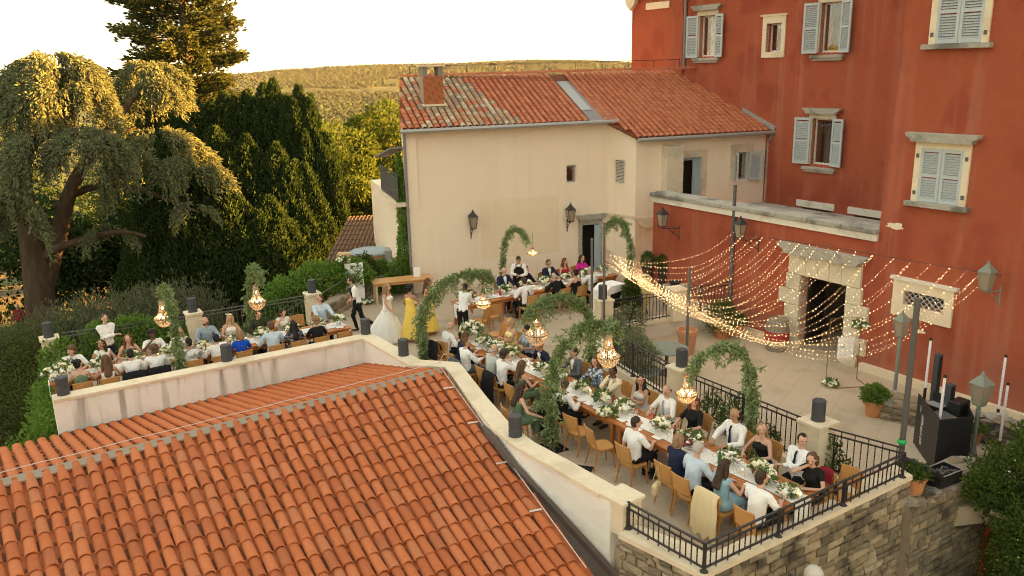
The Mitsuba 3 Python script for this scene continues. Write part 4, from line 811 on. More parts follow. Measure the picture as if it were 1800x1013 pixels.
crown_tree('yellow lit tree in the valley between cypress and house', -11.6, 66, -12, 3.0, 3.4, 11000, 74, leaf=.3); crown_tree('small golden tree far below the cypress top', -17.5, 88, -16, 2.2, 4.6, 9000, 75, leaf=.42); crown_tree('pale sunlit tree seen through the gap under the cedar', -22.5, 62, -12, 3.4, 4.4, 12000, 76, leaf=.34); crown_tree('golden bushy tree far behind the cedar trunk', -33, 70, -14, 2.6, 5.5, 12000, 77, leaf=.4); crown_tree('shaded garden tree behind the cedar limbs', -13.4, 36.5, -5, .3, 2.2, 9000, 78, 'cypress_leaves'); crown_tree('dark garden tree left of the cedar trunk', -25.5, 44, -6, 2.5, 4.2, 14000, 79, 'cypress_leaves', .3)
crown_tree('dark understorey tree in the deep shade under the cedar', -17.0, 45, -6, .8, 3.6, 12000, 80, 'cypress_leaves', .3); crown_tree('dim round tree beside the shaded garden wall', -21.5, 47, -6, .4, 3.2, 11000, 81, 'cypress_leaves', .3)
gw = thing('garden_wall', 'brown garden wall in deep shade below the cypress', 'wall'); add(gw, 'wall', ribbon([(-20, 36.5), (-13.5, 36.0), (-10.2, 35.6)], .4, -6, -2.6).mesh(), 'stone_c'); add(gw, 'top', ribbon([(-20, 36.5), (-13.5, 36.0), (-10.2, 35.6)], .5, -2.6, -2.5).mesh(), 'stone_a')

def mound(name, label, cat, P, n, mat, seed, leaf, up=.3, wd=.55, flowers=None, kind=None):
    """bush whose mass is a set of ellipsoids (centre, radii)"""
    g = rng(seed); PP, DD = [], []; vol = np.array([r[0] * r[1] + r[1] * r[2] + r[0] * r[2] for _, r in P]); vol = vol / vol.sum()
    for (c, r), w in zip(P, vol):
        k = int(n * w); u = unit(g, k); rad = g.uniform(.55, 1.06, (k, 1)); PP.append(V(*c) + u * V(*r) * rad * (1 + .12 * np.sin(u[:, :1] * 9 + u[:, 2:] * 7))); DD.append(u + g.normal(size=(k, 3)) * .6 + V(0, 0, up))
    t = thing(name, label, cat); PP, DD = np.vstack(PP), np.vstack(DD); add(t, 'foliage', cards(PP, DD, leaf, leaf * wd, g), mat)
    m = MB()
    for c, r in P: m.tube([V(c[0], c[1], c[2] - r[2]), V(*c), V(c[0] + r[0] * .3, c[1], c[2] + r[2] * .6)], .025, 5)
    add(t, 'stems', m.mesh(), 'bark', kind='stuff')
    if flowers:
        q = g.choice(len(PP), flowers); d = PP[q] - np.mean(PP, 0); fm = MB(); 
        for p in PP[q]: fm.put(np.array([[.0, 0, .015], [.03, 0, 0], [0, .03, 0], [-.03, 0, 0], [0, -.03, 0]]) * g.uniform(.6, 1.2) + p + V(0, 0, .02), np.array([[0, 1, 2], [0, 2, 3], [0, 3, 4], [0, 4, 1]]), None)
        add(t, 'blossoms', fm.mesh(), 'petal_cream', kind='stuff')
    return t
# lavender like hedge: upright wispy stems
lv = thing('tall_shrub_hedge', 'tall wispy grey green shrub behind the left dining table', 'shrub'); g = rng(64); PP, DD = [], []
for i in range(1500):
    x = g.uniform(-16.3, -10.1); f = (x + 16.3) / 6.2; y = 25.2 + .55 * (x + 16.3) * .35 + g.uniform(-1.2, 1.4); top = np.interp(f, [0, .25, .6, .85, 1], [-.1, .35, .80, .95, .35]) + g.normal() * .25 - .15 * abs(y - 26)
    z0 = -3.5; h = top - z0; k = 34; s = g.uniform(.35, 1, k)[:, None]; lean = V(g.normal() * .10, g.normal() * .10, 1)
    P = V(x, y, z0) + lean * h * s + g.normal(size=(k, 3)) * [.05, .05, .02]; PP.append(P); DD.append(np.tile(lean * 1.2, (k, 1)) + g.normal(size=(k, 3)) * .55)
add(lv, 'foliage', cards(np.vstack(PP), np.vstack(DD), .17, .035, g), 'lavender_leaves')
mound('hedge', 'broad brownish hedge at the left edge below the cedar', 'hedge', [((-15.5, 24.5, -1.6), (2.2, 1.6, 1.9)), ((-14.2, 24.0, -1.0), (1.3, 1.2, 1.4)), ((-15.2, 22.5, -2.6), (1.8, 1.6, 2.0)), ((-13.6, 22.4, -1.9), (1.0, 1.2, 1.7)), ((-14.4, 20.5, -3.4), (1.7, 1.6, 1.9)), ((-13.2, 19.0, -3.6), (1.4, 1.4, 1.7))], 52000, 'hedge_leaves', 82, .10)
mound('ivy', 'bright green ivy climbing the wall end beside the cylinder lamp', 'vine', [((-12.5, 21.6, .1), (.55, .5, .75)), ((-12.0, 20.4, -.6), (.7, .7, .9)), ((-11.5, 19.3, -.9), (.65, .7, 1.1)), ((-11.0, 18.4, -1.0), (.6, .6, 1.3)), ((-10.75, 17.3, -.9), (.5, .6, 1.2)), ((-10.6, 16.9, -1.6), (.9, .5, 1.2)), ((-11.6, 17.4, -2.0), (1.2, .9, 1.6)), ((-9.9, 16.7, -.25), (.55, .3, .25)), ((-12.6, 21.4, -1.5), (.8, .8, 1.4))], 34000, 'vine_leaves', 83, .11)
mound('vine', 'leafy vine over the thin railing behind the standing young man', 'vine', [((-11.8, 22.55, .45), (.55, .35, .6)), ((-11.0, 22.95, .55), (.8, .35, .55)), ((-10.2, 23.3, .35), (.6, .35, .5)), ((-10.0, 23.3, -.5), (1.2, .5, .8))], 14000, 'vine_leaves', 84, .10)
mound('vine_mound', 'rounded mound of vine between the stair and the low stone wall', 'vine', [((-7.4, 27.0, .55), (.9, .7, .65)), ((-6.5, 27.5, .95), (1.0, .7, .6)), ((-5.6, 28.0, 1.0), (.75, .6, .5)), ((-8.0, 26.6, 0), (.8, .7, .7)), ((-7.6, 26.6, -.8), (1.3, .7, .9)), ((-8.9, 26.3, -1.0), (.9, .6, .7))], 20000, 'vine_leaves', 85, .12)
mound('wall_creeper', 'green creeper climbing the left corner of the beige house', 'vine', [((-3.85, 29.2, 3.0), (.16, .35, 1.1)), ((-3.85, 29.1, 1.5), (.22, .4, .9)), ((-4.0, 29.0, .75), (.45, .4, .55)), ((-4.3, 28.9, .4), (.5, .4, .4)), ((-3.9, 29.3, 4.2), (.1, .3, .8))], 9000, 'vine_leaves', 86, .10)
mound('shrub', 'small dark shrub beside the seating plan board', 'shrub', [((-5.35, 29.3, .75), (.45, .4, .6))], 3000, 'tree_leaves', 87, .11); mound('shrub', 'small potted bush on the low wall behind the side table', 'shrub', [((-4.75, 29.5, .85), (.3, .3, .28))], 1500, 'vine_leaves', 88, .08)
mound('flowering_bush', 'large green bush with small cream flowers in the lower right corner', 'bush', [((9.6, 14.2, -.1), (.85, .8, .8)), ((10.2, 13.4, .15), (1.0, .8, .9)), ((9.3, 13.2, -.75), (.6, .6, .9)), ((9.7, 12.8, -1.2), (.9, .7, 1.0)), ((10.3, 12.2, -.9), (.9, .7, 1.1)), ((8.9, 14.0, -.05), (.45, .4, .35)), ((10.6, 14.6, .4), (.8, .8, .9))], 52000, 'bush_leaves', 89, .075, flowers=260)
gg = np.array([[7.0, 9.0, -3.3], [16, 9.0, -3.2], [16, 15.2, -2.9], [8.6, 15.0, -3.1]]); struct('garden_bed', MB().put(np.vstack([gg, gg - [0, 0, 3]]), np.array([[0, 1, 2, 3], [0, 4, 5, 1], [0, 3, 7, 4]])).mesh(), 'earth')
mound('shrub', 'dense green undergrowth below the flowering bush', 'shrub', [((10.2, 14.4, -2.0), (1.0, .7, 1.3)), ((10.9, 13.4, -2.0), (1.0, .8, 1.2)), ((11.6, 12.6, -1.6), (.9, .8, 1.2)), ((10.1, 12.6, -2.7), (.8, .7, .5)), ((11.4, 15.0, -.6), (.9, .6, 1.2))], 20000, 'bush_leaves', 95, .085)
mound('shrub', 'dark green shrub at the foot of the rubble wall', 'shrub', [((9.0, 11.6, -2.6), (.9, .8, .9)), ((9.7, 11.2, -2.2), (.9, .7, 1.0)), ((8.5, 12.2, -3.1), (.6, .6, .6))], 16000, 'bush_leaves', 90, .085)
mound('climber', 'thin flowering climber on the railing beside the round capped pillar', 'vine', [((4.45, 17.2, .1), (.35, .3, .6)), ((4.85, 16.6, .2), (.45, .3, .7)), ((5.3, 15.9, 0), (.3, .25, .5))], 3400, 'bush_leaves', 91, .07, flowers=60)
mound('climber', 'sparse climber on the railing beside the broad corner pillar', 'vine', [((6.15, 14.55, .35), (.18, .15, .5)), ((6.3, 14.5, .1), (.28, .2, .3))], 700, 'bush_leaves', 92, .07)
mound('olive_shrub', 'airy olive shrub behind the railing by the white chest', 'shrub', [((3.55, 23.9, .35), (.5, .3, .5)), ((3.1, 23.4, .1), (.45, .4, .5)), ((3.4, 22.9, -.1), (.6, .5, .45))], 1500, 'olive_leaves', 93, .13, .3, .35)
mound('shrub', 'green shrub in a pot behind the white chest', 'shrub', [((3.75, 25.0, .75), (.28, .28, .6))], 2200, 'tree_leaves', 94, .10)
# low stone wall with coping at the back of the terrace, outbuildings behind
bw = thing('low_stone_wall', 'low rubble wall with pale coping behind the running waiter', 'wall'); a, b = V(-6.15, 25.75), V(-5.15, 29.3)
add(bw, 'core', ribbon([a, b, (-3.9, 29.6)], .35, -1, .5).mesh(), 'mortar'); stones(bw, a + V(.16, 0), b + V(.16, -.05), 0, .52, 16, .12, .2, lim=90); stones(bw, b + V(.0, -.2), V(-3.7, 29.4), 0, .52, 17, .12, .2, lim=50)
add(bw, 'coping', ribbon([b + V(-.1, 0), (-3.8, 29.55)], .45, .52, .60).mesh(), 'limestone')
ob = thing('outbuilding', 'low ochre outbuilding with brown tiled roofs behind the terrace', 'shed')
add(ob, 'wall', MB().box(-8.1, -5.6, 34.8, 38, -4, -.75, None).mesh(), 'ochre_plaster'); sl = np.array([(-8.3, 34.6, -.75), (-5.3, 34.2, -.65), (-5.2, 38.5, 1.2), (-7.6, 38.8, 1.1)])
add(ob, 'roof', MB().put(np.vstack([sl, sl - [0, 0, .12]]), np.array([[0, 1, 2, 3], [4, 7, 6, 5], [0, 4, 5, 1], [0, 3, 7, 4], [1, 5, 6, 2]])).mesh(), 'asphalt_roof')
m = MB(); g = rng(66)
for i in range(15):
    for j in range(12):
        s, q = i / 14, j / 12; p = sl[0] * (1 - s) * (1 - q) + sl[1] * s * (1 - q) + sl[2] * s * q + sl[3] * (1 - s) * q; m.put(*BT, plane_frame(p + V(0, 0, .02), sl[1] - sl[0], sl[3] - sl[0]))
add(ob, 'tiles', m.mesh(), 'shed_tile', kind='stuff'); plain('shed_tile', (.20, .125, .085), .9, .1); add(ob, 'gable', MB().box(-7.3, -6.7, 33.7, 34.2, -2, .45).mesh(), 'ochre_plaster')
rt = thing('round_tarpaulin', 'round pale blue cover on a low block behind the terrace', 'cover'); add(rt, 'disc', MB().lathe([(0, .42), (.80, .40), (.85, .35), (.82, .30), (0, .30)], 24, place((-5.75, 33.0, .35), 0)).mesh(), 'blue_tarp', 40); add(rt, 'block', MB().box(-6.3, -5.2, 32.6, 33.4, -2, .64).box(-5.95, -5.35, 32.57, 32.6, .1, .3).mesh(), 'ochre_plaster')
ac = thing('metal_cabinet', 'small grey blue cabinet beside the house end', 'cabinet'); add(ac, 'body', MB().box(-5.15, -4.6, 32.5, 33.1, -.4, .85, None, .05).mesh(), 'zinc'); add(ac, 'door', MB().box(-5.08, -4.68, 32.47, 32.5, -.3, .45).mesh(), 'blue_tarp')

# ================================================================ DINING TABLES
TB = {'long': (V(-1.31, 20.6), V(.551, -.834), V(.834, .551)), 'left': (V(-4.65, 22.45), V(-.848, -.53), V(-.53, .848)), 'far': (V(-1.41, 24.31), V(.815, .58), V(-.58, .815))}
for k_, (o, d, n) in list(TB.items()): TB[k_] = (o, d / np.linalg.norm(d), n / np.linalg.norm(n))
def tp(tb, t, o, z=0.0):
    O, d, n = TB[tb]; p = O + d * t + n * o; return V(p[0], p[1], z)
def yaw_of(v): return math.degrees(math.atan2(v[1], v[0])) - 90        # local +y looks along v
TW, TH = .90, .76
def table(tb, t0, t1, label):
    t = thing('dining_table', label, 'table', 'long wooden dining tables'); O, d, n = TB[tb]; M = frame((O[0], O[1], 0), (d[0], d[1], 0)); s = 1 if (M[:2, 1] @ n) > 0 else -1
    ys = lambda a, b: (a, b) if s > 0 else (-b, -a)
    for i in range(6):
        a, b = ys(i * TW / 6 + .003, (i + 1) * TW / 6 - .003); add(t, 'plank', MB().box(t0 + .006, t1 - .006, a, b, TH - .035, TH, M, .004).mesh(), 'table_wood')
    a, b = ys(.06, TW - .06); add(t, 'apron', MB().box(t0 + .06, t1 - .06, a, b, TH - .13, TH - .036, M).mesh(), 'table_wood')
    for x in (t0 + .12, t1 - .12):
        for y in (.12, TW - .12): a, b = ys(y - .04, y + .04); add(t, 'leg', MB().box(x - .04, x + .04, a, b, 0, TH - .13, M).mesh(), 'table_wood')
    return t
spans = {'long': np.linspace(-.45, 10.28, 6), 'left': np.linspace(-.05, 7.55, 5), 'far': np.linspace(-.05, 6.35, 4)}
nth = ('first', 'second', 'third', 'fourth', 'fifth')
for tb, sp in spans.items():
    for i, (a, b) in enumerate(zip(sp, sp[1:])): table(tb, a, b, f'wooden dining table, {nth[i]} from the inner end of the {dict(long="long middle row", left="row beside the white parapet", far="row before the beige house")[tb]}')
def cloth(tb, label, drop=.0):
    O, d, n = TB[tb]; sp = spans[tb]; m = MB(); g = rng(7); N = 90; rows = 7; v = []; M = frame((O[0], O[1], 0), (d[0], d[1], 0)); s = 1 if (M[:2, 1] @ n) > 0 else -1
    tt = np.linspace(sp[0] - .25, sp[-1] + .25, N)
    for t in tt:
        c = .45 + .025 * math.sin(t * 2.1); e = max(0, sp[0] - t, t - sp[-1])
        for j in range(rows):
            q = (j / (rows - 1) - .5) * .40; z = TH + .005 + .004 * abs(math.sin(t * 13 + j * 2)) - e * 1.9
            v.append(tp(tb, min(max(t, sp[0] - .015), sp[-1] + .015) if e else t, c + q * (1 + .03 * math.sin(t * 5)), z))
    f = [[i * rows + j, i * rows + j + 1, (i + 1) * rows + j + 1, (i + 1) * rows + j] for i in range(N - 1) for j in range(rows - 1)]
    solo('table_runner', label, 'runner', (np.array(v), np.array(f)), 'linen', True)
cloth('long', 'white cloth runner along the long middle table row'); cloth('left', 'white cloth runner along the row beside the white parapet'); cloth('far', 'white cloth runner along the row before the beige house')

# ---- chairs: bentwood with curved woven back
def chair_parts():
    P = []; g = []
    seat = MB(); a = np.linspace(0, 2 * np.pi, 20, endpoint=False); sx, sy = .215, .205
    prof = lambda k: np.stack([np.sign(np.cos(a)) * np.abs(np.cos(a)) ** .55 * sx * k * (1 + .06 * np.sin(a)), np.sign(np.sin(a)) * np.abs(np.sin(a)) ** .55 * sy * k], 1)
    v = np.vstack([np.c_[prof(1), np.full(20, .425)], np.c_[prof(1.02), np.full(20, .445)], np.c_[prof(1), np.full(20, .46)], np.c_[prof(.8), np.full(20, .455)], [[0, 0, .453], [0, 0, .425]]])
    f = [[k * 20 + i, k * 20 + (i + 1) % 20, (k + 1) * 20 + (i + 1) % 20, (k + 1) * 20 + i] for k in range(3) for i in range(20)]
    seat.put(v, np.array(f)); seat.put(v, np.array([[60 + i, 60 + (i + 1) % 20, 80] for i in range(20)] + [[(i + 1) % 20, i, 81] for i in range(20)])); P.append(('seat', seat.mesh(), 'chair_cane', 30))
    xs = np.linspace(-.19, .19, 9); m = MB(); v = []
    for t_ in (0, .02):
        for z in (.56, .64, .74, .80, .875): v += [[x * (1 + (z - .6) * .12), -.205 - (z - .46) * .17 - .045 * (1 - (x / .19) ** 2) - t_, z + (.012 * (1 - (x / .19) ** 2) if z > .8 else 0)] for x in xs]
    f = [[k * 9 + i, k * 9 + i + 1, (k + 1) * 9 + i + 1, (k + 1) * 9 + i] for k in (0, 1, 2, 3, 5, 6, 7, 8) for i in range(8)] + [[36 + i, 37 + i, 82 + i, 81 + i] for i in range(8)] + [[i, i + 1, 46 + i, 45 + i] for i in range(8)]
    m.put(np.array(v), np.array(f)); P.append(('backrest', m.mesh(), 'chair_cane', 40))
    rail = MB().tube([(x * 1.04, -.215 - .42 * .17 - .045 * (1 - (x / .2) ** 2), .875 + .012 * (1 - (x / .2) ** 2)) for x in np.linspace(-.205, .205, 9)], .016, 6); P.append(('top_rail', rail.mesh(), 'chair_wood', 50))
    for s in (-1, 1):
        P.append(('leg', MB().tube([(s * .20, -.295, .885), (s * .197, -.245, .65), (s * .19, -.19, .45), (s * .195, -.215, .2), (s * .205, -.27, 0)], (.017, .019, .021, .018, .015), 6).mesh(), 'chair_wood', 50))
        P.append(('leg', MB().tube([(s * .175, .17, .44), (s * .185, .185, .2), (s * .20, .205, 0)], (.020, .018, .014), 6).mesh(), 'chair_wood', 50))
    st = MB()
    for A_, B_ in (((-.18, .175), (.18, .175)), ((-.18, -.195), (.18, -.195)), ((-.185, -.19), (-.18, .175)), ((.185, -.19), (.18, .175))):
        A3, B3 = V(*A_, .22), V(*B_, .22); mid = (A3 + B3) / 2 + V(0, 0, .19); st.tube(spline([A3, A3 * .82 + mid * .18 + V(0, 0, .09), mid, B3 * .82 + mid * .18 + V(0, 0, .09), B3], 9), .011, 5)
    P.append(('stretcher', st.mesh(), 'chair_wood', 50)); return [(n, mikit.ply(m, b, s)) for n, m, b, s in P]
CHAIR = chair_parts(); _cl = {}
def chair(p, yaw, label, group='wooden chairs at the dining tables'):
    t = thing('dining_chair', label, 'chair', group); K = place((p[0], p[1], 0), yaw)
    for n, s in CHAIR: add(t, n, s, None, to=K)
    return t
jk = None
def drape(p, yaw, name, label, mat, low=.12, wide=.24, cat='jacket', seed=3):
    """cloth hung over a chair back"""
    g = rng(seed); M = place((p[0], p[1], 0), yaw); v = []; n = 15; zs = [(-.20, .70), (-.24, .84), (-.27, .925), (-.335, .925), (-.375, .75), (-.39, .55), (-.40, .36), (-.40, low)]
    for k, (y, z) in enumerate(zs):
        for i in range(n):
            x = (i / (n - 1) - .5) * 2; w = wide * (1 + .12 * (k > 4) + .05 * g.random()); v.append([x * w, y - .045 * (1 - x * x) + .014 * math.sin(i * 1.9) * (k > 3), z - .05 * abs(x) ** 3 * (1 <= k <= 3) + (.05 * math.sin(i * 1.3) if k == 7 else 0)])
    v = np.array(v); b = v + np.array([0, .012, -.006]); f = [[k * n + i, k * n + i + 1, (k + 1) * n + i + 1, (k + 1) * n + i] for k in range(len(zs) - 1) for i in range(n - 1)]
    return solo(name, label, cat, (xf(M, v), np.array(f)), mat, True)

# ================================================================ PEOPLE
SKIN = {'fair': plain('skin_fair', (.56, .33, .235), .55, .3), 'tan': plain('skin_tan', (.43, .235, .15), .55, .3), 'dark': plain('skin_dark', (.12, .065, .042), .5, .35)}
HAIR = {k: plain('hair_' + k, c, .55, .3) for k, c in dict(blond=(.43, .29, .14), brown=(.10, .052, .028), darkbrown=(.042, .023, .015), black=(.011, .009, .008), grey=(.42, .39, .35), auburn=(.15, .045, .022), sandy=(.26, .16, .085), white=(.62, .58, .52)).items()}
for k, c in dict(white=(.80, .79, .78), lightblue=(.50, .60, .70), palegrey=(.46, .50, .46), navy=(.022, .028, .062), black=(.016, .016, .017), suitgrey=(.105, .11, .125), cream=(.72, .64, .47), yellow=(.83, .60, .13), paleyellow=(.82, .72, .36), sage=(.13, .19, .12), darkgreen=(.040, .045, .030), blue=(.015, .075, .48), denim=(.26, .42, .50), silver=(.56, .54, .50), magenta=(.60, .03, .30), red=(.40, .03, .035), ivory=(.80, .77, .70), greyblue=(.30, .37, .44), darkred=(.22, .02, .03), sheer=(.06, .045, .04), tulle=(.78, .77, .72)).items(): plain('cloth_' + k, c, .85, .12)
def pat(name, a, b, s): tex('cloth_' + name, lambda p, n, uv: mix(a, b, smoothstep(.48, .56, fbm(p.x * s, p.y * s, p.z * s, 2))), .85, .1)
pat('bluefloral', (.12, .15, .20), (.50, .56, .62), 18); pat('darkfloral', (.02, .02, .03), (.26, .26, .33), 22); pat('whiteprint', (.78, .77, .76), (.30, .30, .30), 9)
plain('eye_dark', (.02, .015, .012), .3, .5); plain('lip', (.38, .12, .10), .5, .3); plain('shoe_black', (.015, .014, .014), .4, .4); plain('shoe_brown', (.10, .06, .04), .4, .4)
MS = m3.Manifold.sphere(1.0, 12)
def el(c, r):
    r = (r, r, r) if np.isscalar(r) else r
    return MS.scale(tuple(map(float, r))).translate(tuple(map(float, c)))
def hl(*a): return m3.Manifold.batch_hull([el(c, r) for c, r in a])
def fuse(ms, ref=.045, it=6, fold=0.0):
    q = m3.Manifold.batch_boolean(ms, m3.OpType.Add).refine_to_length(ref).to_mesh()
    t = trimesh.Trimesh(q.vert_properties[:, :3], q.tri_verts, process=False); trimesh.smoothing.filter_taubin(t, lamb=.5, nu=.53, iterations=it)
    if fold:
        v = np.array(t.vertices); q = v * [16, 16, 9] + len(scene) % 97; v = v + np.array(t.vertex_normals) * ((meshkit.noise(q) - .5) * fold + (meshkit.noise(q * 2.3) - .5) * fold * .5)[:, None]; return v, t.faces
    return t.vertices, t.faces
def rotx(a): c, s = math.cos(a), math.sin(a); return np.array([[1, 0, 0], [0, c, -s], [0, s, c]])
def rotz(a): c, s = math.cos(a), math.sin(a); return np.array([[c, -s, 0], [s, c, 0], [0, 0, 1]])
def roty(a): c, s = math.cos(a), math.sin(a); return np.array([[c, 0, s], [0, 1, 0], [-s, 0, c]])
def ik(S, W, l1, l2, pole):
    d = W - S; L = np.linalg.norm(d)
    if L > (l1 + l2) * .995: W = S + d / L * (l1 + l2) * .995; d = W - S; L = np.linalg.norm(d)
    u = d / L; a = (l1 * l1 - l2 * l2 + L * L) / (2 * L); h = math.sqrt(max(l1 * l1 - a * a, 0)); p = pole - u * (pole @ u); p /= np.linalg.norm(p) + 1e-9
    return S + u * a + p * h, W
def hand(W, E, s, palm_n=(0, 0, -1)):
    """palm, four bent fingers and a thumb leaving the side of the palm"""
    d = W - E; d /= np.linalg.norm(d); n = np.asarray(palm_n, float); n = n - d * (n @ d); n /= np.linalg.norm(n) + 1e-9; sd = np.cross(d, n) * s; out = []
    out.append(hl((W, .025), (W + d * .035 + sd * .018, .018), (W + d * .035 - sd * .018, .018), (W + d * .085 + sd * .026, .013), (W + d * .085 - sd * .026, .013)))
    for k, L in zip((-1.5, -.5, .5, 1.5), (.060, .076, .080, .070)):
        b = W + d * .085 + sd * k * .0175; m_ = b + d * L * .55 + n * .010; e = m_ + d * L * .35 + n * .026; out += [hl((b, .0098), (m_, .0092)), hl((m_, .0092), (e, .008))]
    b = W + d * .028 + sd * .024; m_ = b + sd * .026 + d * .024 + n * .010; out += [hl((b, .013), (m_, .011)), hl((m_, .011), (m_ + d * .030 + sd * .004 + n * .010, .009))]
    return out
ARMS = {'table': ((-.17, .38, .80), (.17, .38, .80)), 'lap': ((-.09, .27, .66), (.09, .27, .66)), 'chin': ((-.14, .36, .80), (.06, .17, 1.10)), 'drink': ((-.16, .36, .80), (.10, .27, 1.06)), 'hang': ((-.30, -.02, .45), (.16, .36, .80)), 'fold': ((.10, .26, .82), (-.10, .28, .84)), 'reach': ((-.17, .36, .80), (.34, .44, .78)), 'out': ((-.22, .46, .82), (.22, .46, .82)), 'face': ((-.05, .18, 1.08), (.05, .18, 1.08))}
def person(pos, yaw, label, top='white', bottom='black', sleeve='long', hair='brown', style='short', skin='fair', sex='m', arms='table', lean=4, head=(0, -6), stand=False, dress=None, tie=None, vest=None, jacket=False, size=1.0, extra=(), front=True, legs='sit', twist=0, lowcut=False):
    t = thing('person', label, 'person'); K = place((pos[0], pos[1], pos[2] if len(pos) > 2 else 0), yaw, size); f = sex == 'f'
    hz = .93 if stand else .54; up = V(0, 0, hz - .54); sw = .155 if f else .178; tw = .86 if f else 1.0
    H0 = V(0, 0, hz); R_ = rotz(math.radians(twist)) @ rotx(-math.radians(lean))
    Tt = lambda x, y, z: R_ @ (V(x, y, z) + up - H0) + H0
    cloth = []     # (name, mesh, mat)
    torso = lambda k: [hl((Tt(0, 0, .56), (.165 * (1.04 if f else 1) + k, .125 + k, .10 + k)), (Tt(0, .005, .74), (.138 * tw + k, .100 + k, .09))), hl((Tt(0, .005, .74), (.138 * tw + k, .10 + k, .09)), (Tt(0, .0, .92), (.158 * tw + k, .112 + k, .11)), ), hl((Tt(0, 0, .92), (.158 * tw + k, .112 + k, .10)), (Tt(-sw + .02, -.008, 1.025), .055 + k * .8), (Tt(sw - .02, -.008, 1.025), .055 + k * .8))] + ([hl((Tt(-.07, .085, .92), .062 + k), (Tt(.07, .085, .92), .062 + k))] if f else [])
    nk, hd = Tt(0, -.005, 1.06), Tt(0, .035 + .0, 1.245); RH = R_ @ rotz(math.radians(head[0])) @ rotx(math.radians(head[1] + lean * .7)); nb = Tt(0, .012, 1.15)
    Hd = lambda x, y, z: RH @ V(x, y - .012, z - 1.15) + nb
    body = torso(-.004) + [hl((nk, .062), (nb, .052)), hl((Hd(0, .022, 1.275), (.076, .094, .098)), (Hd(0, .055, 1.195), (.050, .052, .045))), hl((Hd(0, .115, 1.265), .011), (Hd(0, .135, 1.235), .014), (Hd(0, .105, 1.228), .018)), el(Hd(-.079, .012, 1.245), (.014, .022, .032)), el(Hd(.079, .012, 1.245), (.014, .022, .032))]
    lower, slv, shoes = [], [], []
    A = ARMS[arms] if isinstance(arms, str) else arms
    for i, s in ((0, -1), (1, 1)):
        S = Tt(s * sw, -.005, 1.02); W = V(*A[i]) + (up if stand and isinstance(arms, str) else 0); E, W = ik(S, W, .285, .25, V(s * .9, -.35, -.8)); a1, a2, a3 = (.050, .040, .029) if not f else (.043, .035, .025)
        body += [hl((S, a1), (E, a2)), hl((E, a2), (W, a3))] + hand(W, E, s)
        fr = {'long': 1.0, 'short': .55, 'cap': .28, 'none': 0, 'half': .8}[sleeve]
        if fr > 0:
            kk = .014; slv.append(hl((S, a1 + kk + .006), (S + (E - S) * min(1, fr * 1.35), a2 + kk + .004)))
            if fr >= .9: slv += [hl((E, a2 + kk), (E + (W - E) * .93, a3 + .012))]
    for s in (-1, 1):
        hp = H0 + V(s * .088, 0, .0)
        if stand:
            if legs == 'stride': kn, an = (V(.09 * s, .16, .50), V(.09 * s, .06, .09)) if s > 0 else (V(.09 * s, -.10, .48), V(.09 * s, -.44, .20))
            else: kn, an = V(s * .095, .03, .49), V(s * .10, -.01, .085)
        else: kn, an = (V(s * .105, .44, .50), V(s * .11, .40, .085)) if legs == 'sit' else (V(s * .105, .42, .50), V(s * .11, .22, .09))
        body += [hl((hp, .078), (kn, .054)), hl((kn, .054), ((kn + an) / 2 + V(0, -.012, .03), .050)), hl(((kn + an) / 2 + V(0, -.012, .03), .050), (an, .036)), hl((an, .036), (an + V(0, .13, -.045), (.036, .03, .022)))]
        lower += [hl((hp + V(0, 0, .01), .096), (kn, .068)), hl((kn, .068), (an + V(0, 0, .015), .052))]; shoes.append(hl((an + V(0, -.03, -.035), (.042, .045, .042)), (an + V(0, .15, -.052), (.042, .04, .028))))
    add(t, 'body', fuse(body), SKIN[skin], 60, to=K)
    ct = 'cloth_' + (dress or top)
    tl = torso(.016)
    if lowcut: tl = tl[:2] + tl[3:] + [hl((Tt(0, 0, .90), (.160 * tw + .014, .126, .07)), (Tt(-.1, .0, .985), .05), (Tt(.1, 0, .985), .05))] if f else tl
    else: tl = tl + [hl((Tt(0, 0, 1.02), .09), (Tt(0, .0, 1.075), .060))]
    if dress:
        if stand and legs == 'gown':
            pass
        elif stand:
            a = []; prof = [(.165, hz + .06), (.19, hz - .12), (.235, hz - .38), (.30, .22), (.33, .14), (.31, .14), (.0, .3)]
            mm = MB().lathe(prof, 26); v, fc = mm.mesh(); ang = np.arctan2(v[:, 1], v[:, 0]); k_ = 1 + .07 * np.sin(ang * 9) * np.clip((hz - v[:, 2]) / .6, 0, 1); v[:, :2] *= k_[:, None]; v[:, 1] *= .85; add(t, 'skirt', (v, fc), ct, True, to=K)
        else: tl += [hl((H0 + V(-.09, 0, .02), .115), (H0 + V(.09, 0, .02), .115), (V(-.11, .43, .50), .085), (V(.11, .43, .50), .085)), hl((V(-.11, .43, .50), .085), (V(.11, .43, .50), .085), (V(-.12, .42, .26), .075), (V(.12, .42, .26), .075))]
        add(t, 'dress', fuse(tl + slv, .03, 5, .016), ct, 60, to=K)
    else:
        add(t, 'jacket' if jacket else 'shirt', fuse(tl + slv, .03, 5, .017), ct, 60, to=K); add(t, 'trousers', fuse(lower + [hl((H0 + V(0, 0, .02), (.175, .135, .10)), (H0 + V(0, 0, -.03), (.165, .125, .09)))], .04, 5, .016), 'cloth_' + bottom, 60, to=K)
        add(t, 'shoes', fuse(shoes), 'shoe_black', 60, to=K)
    if vest: add(t, 'vest', fuse(torso(.026)[:2] + [hl((Tt(0, -.005, .90), (.185, .14, .12)), (Tt(-.09, -.01, 1.045), .045), (Tt(.09, -.01, 1.045), .045))]), 'cloth_' + vest, 60, to=K)
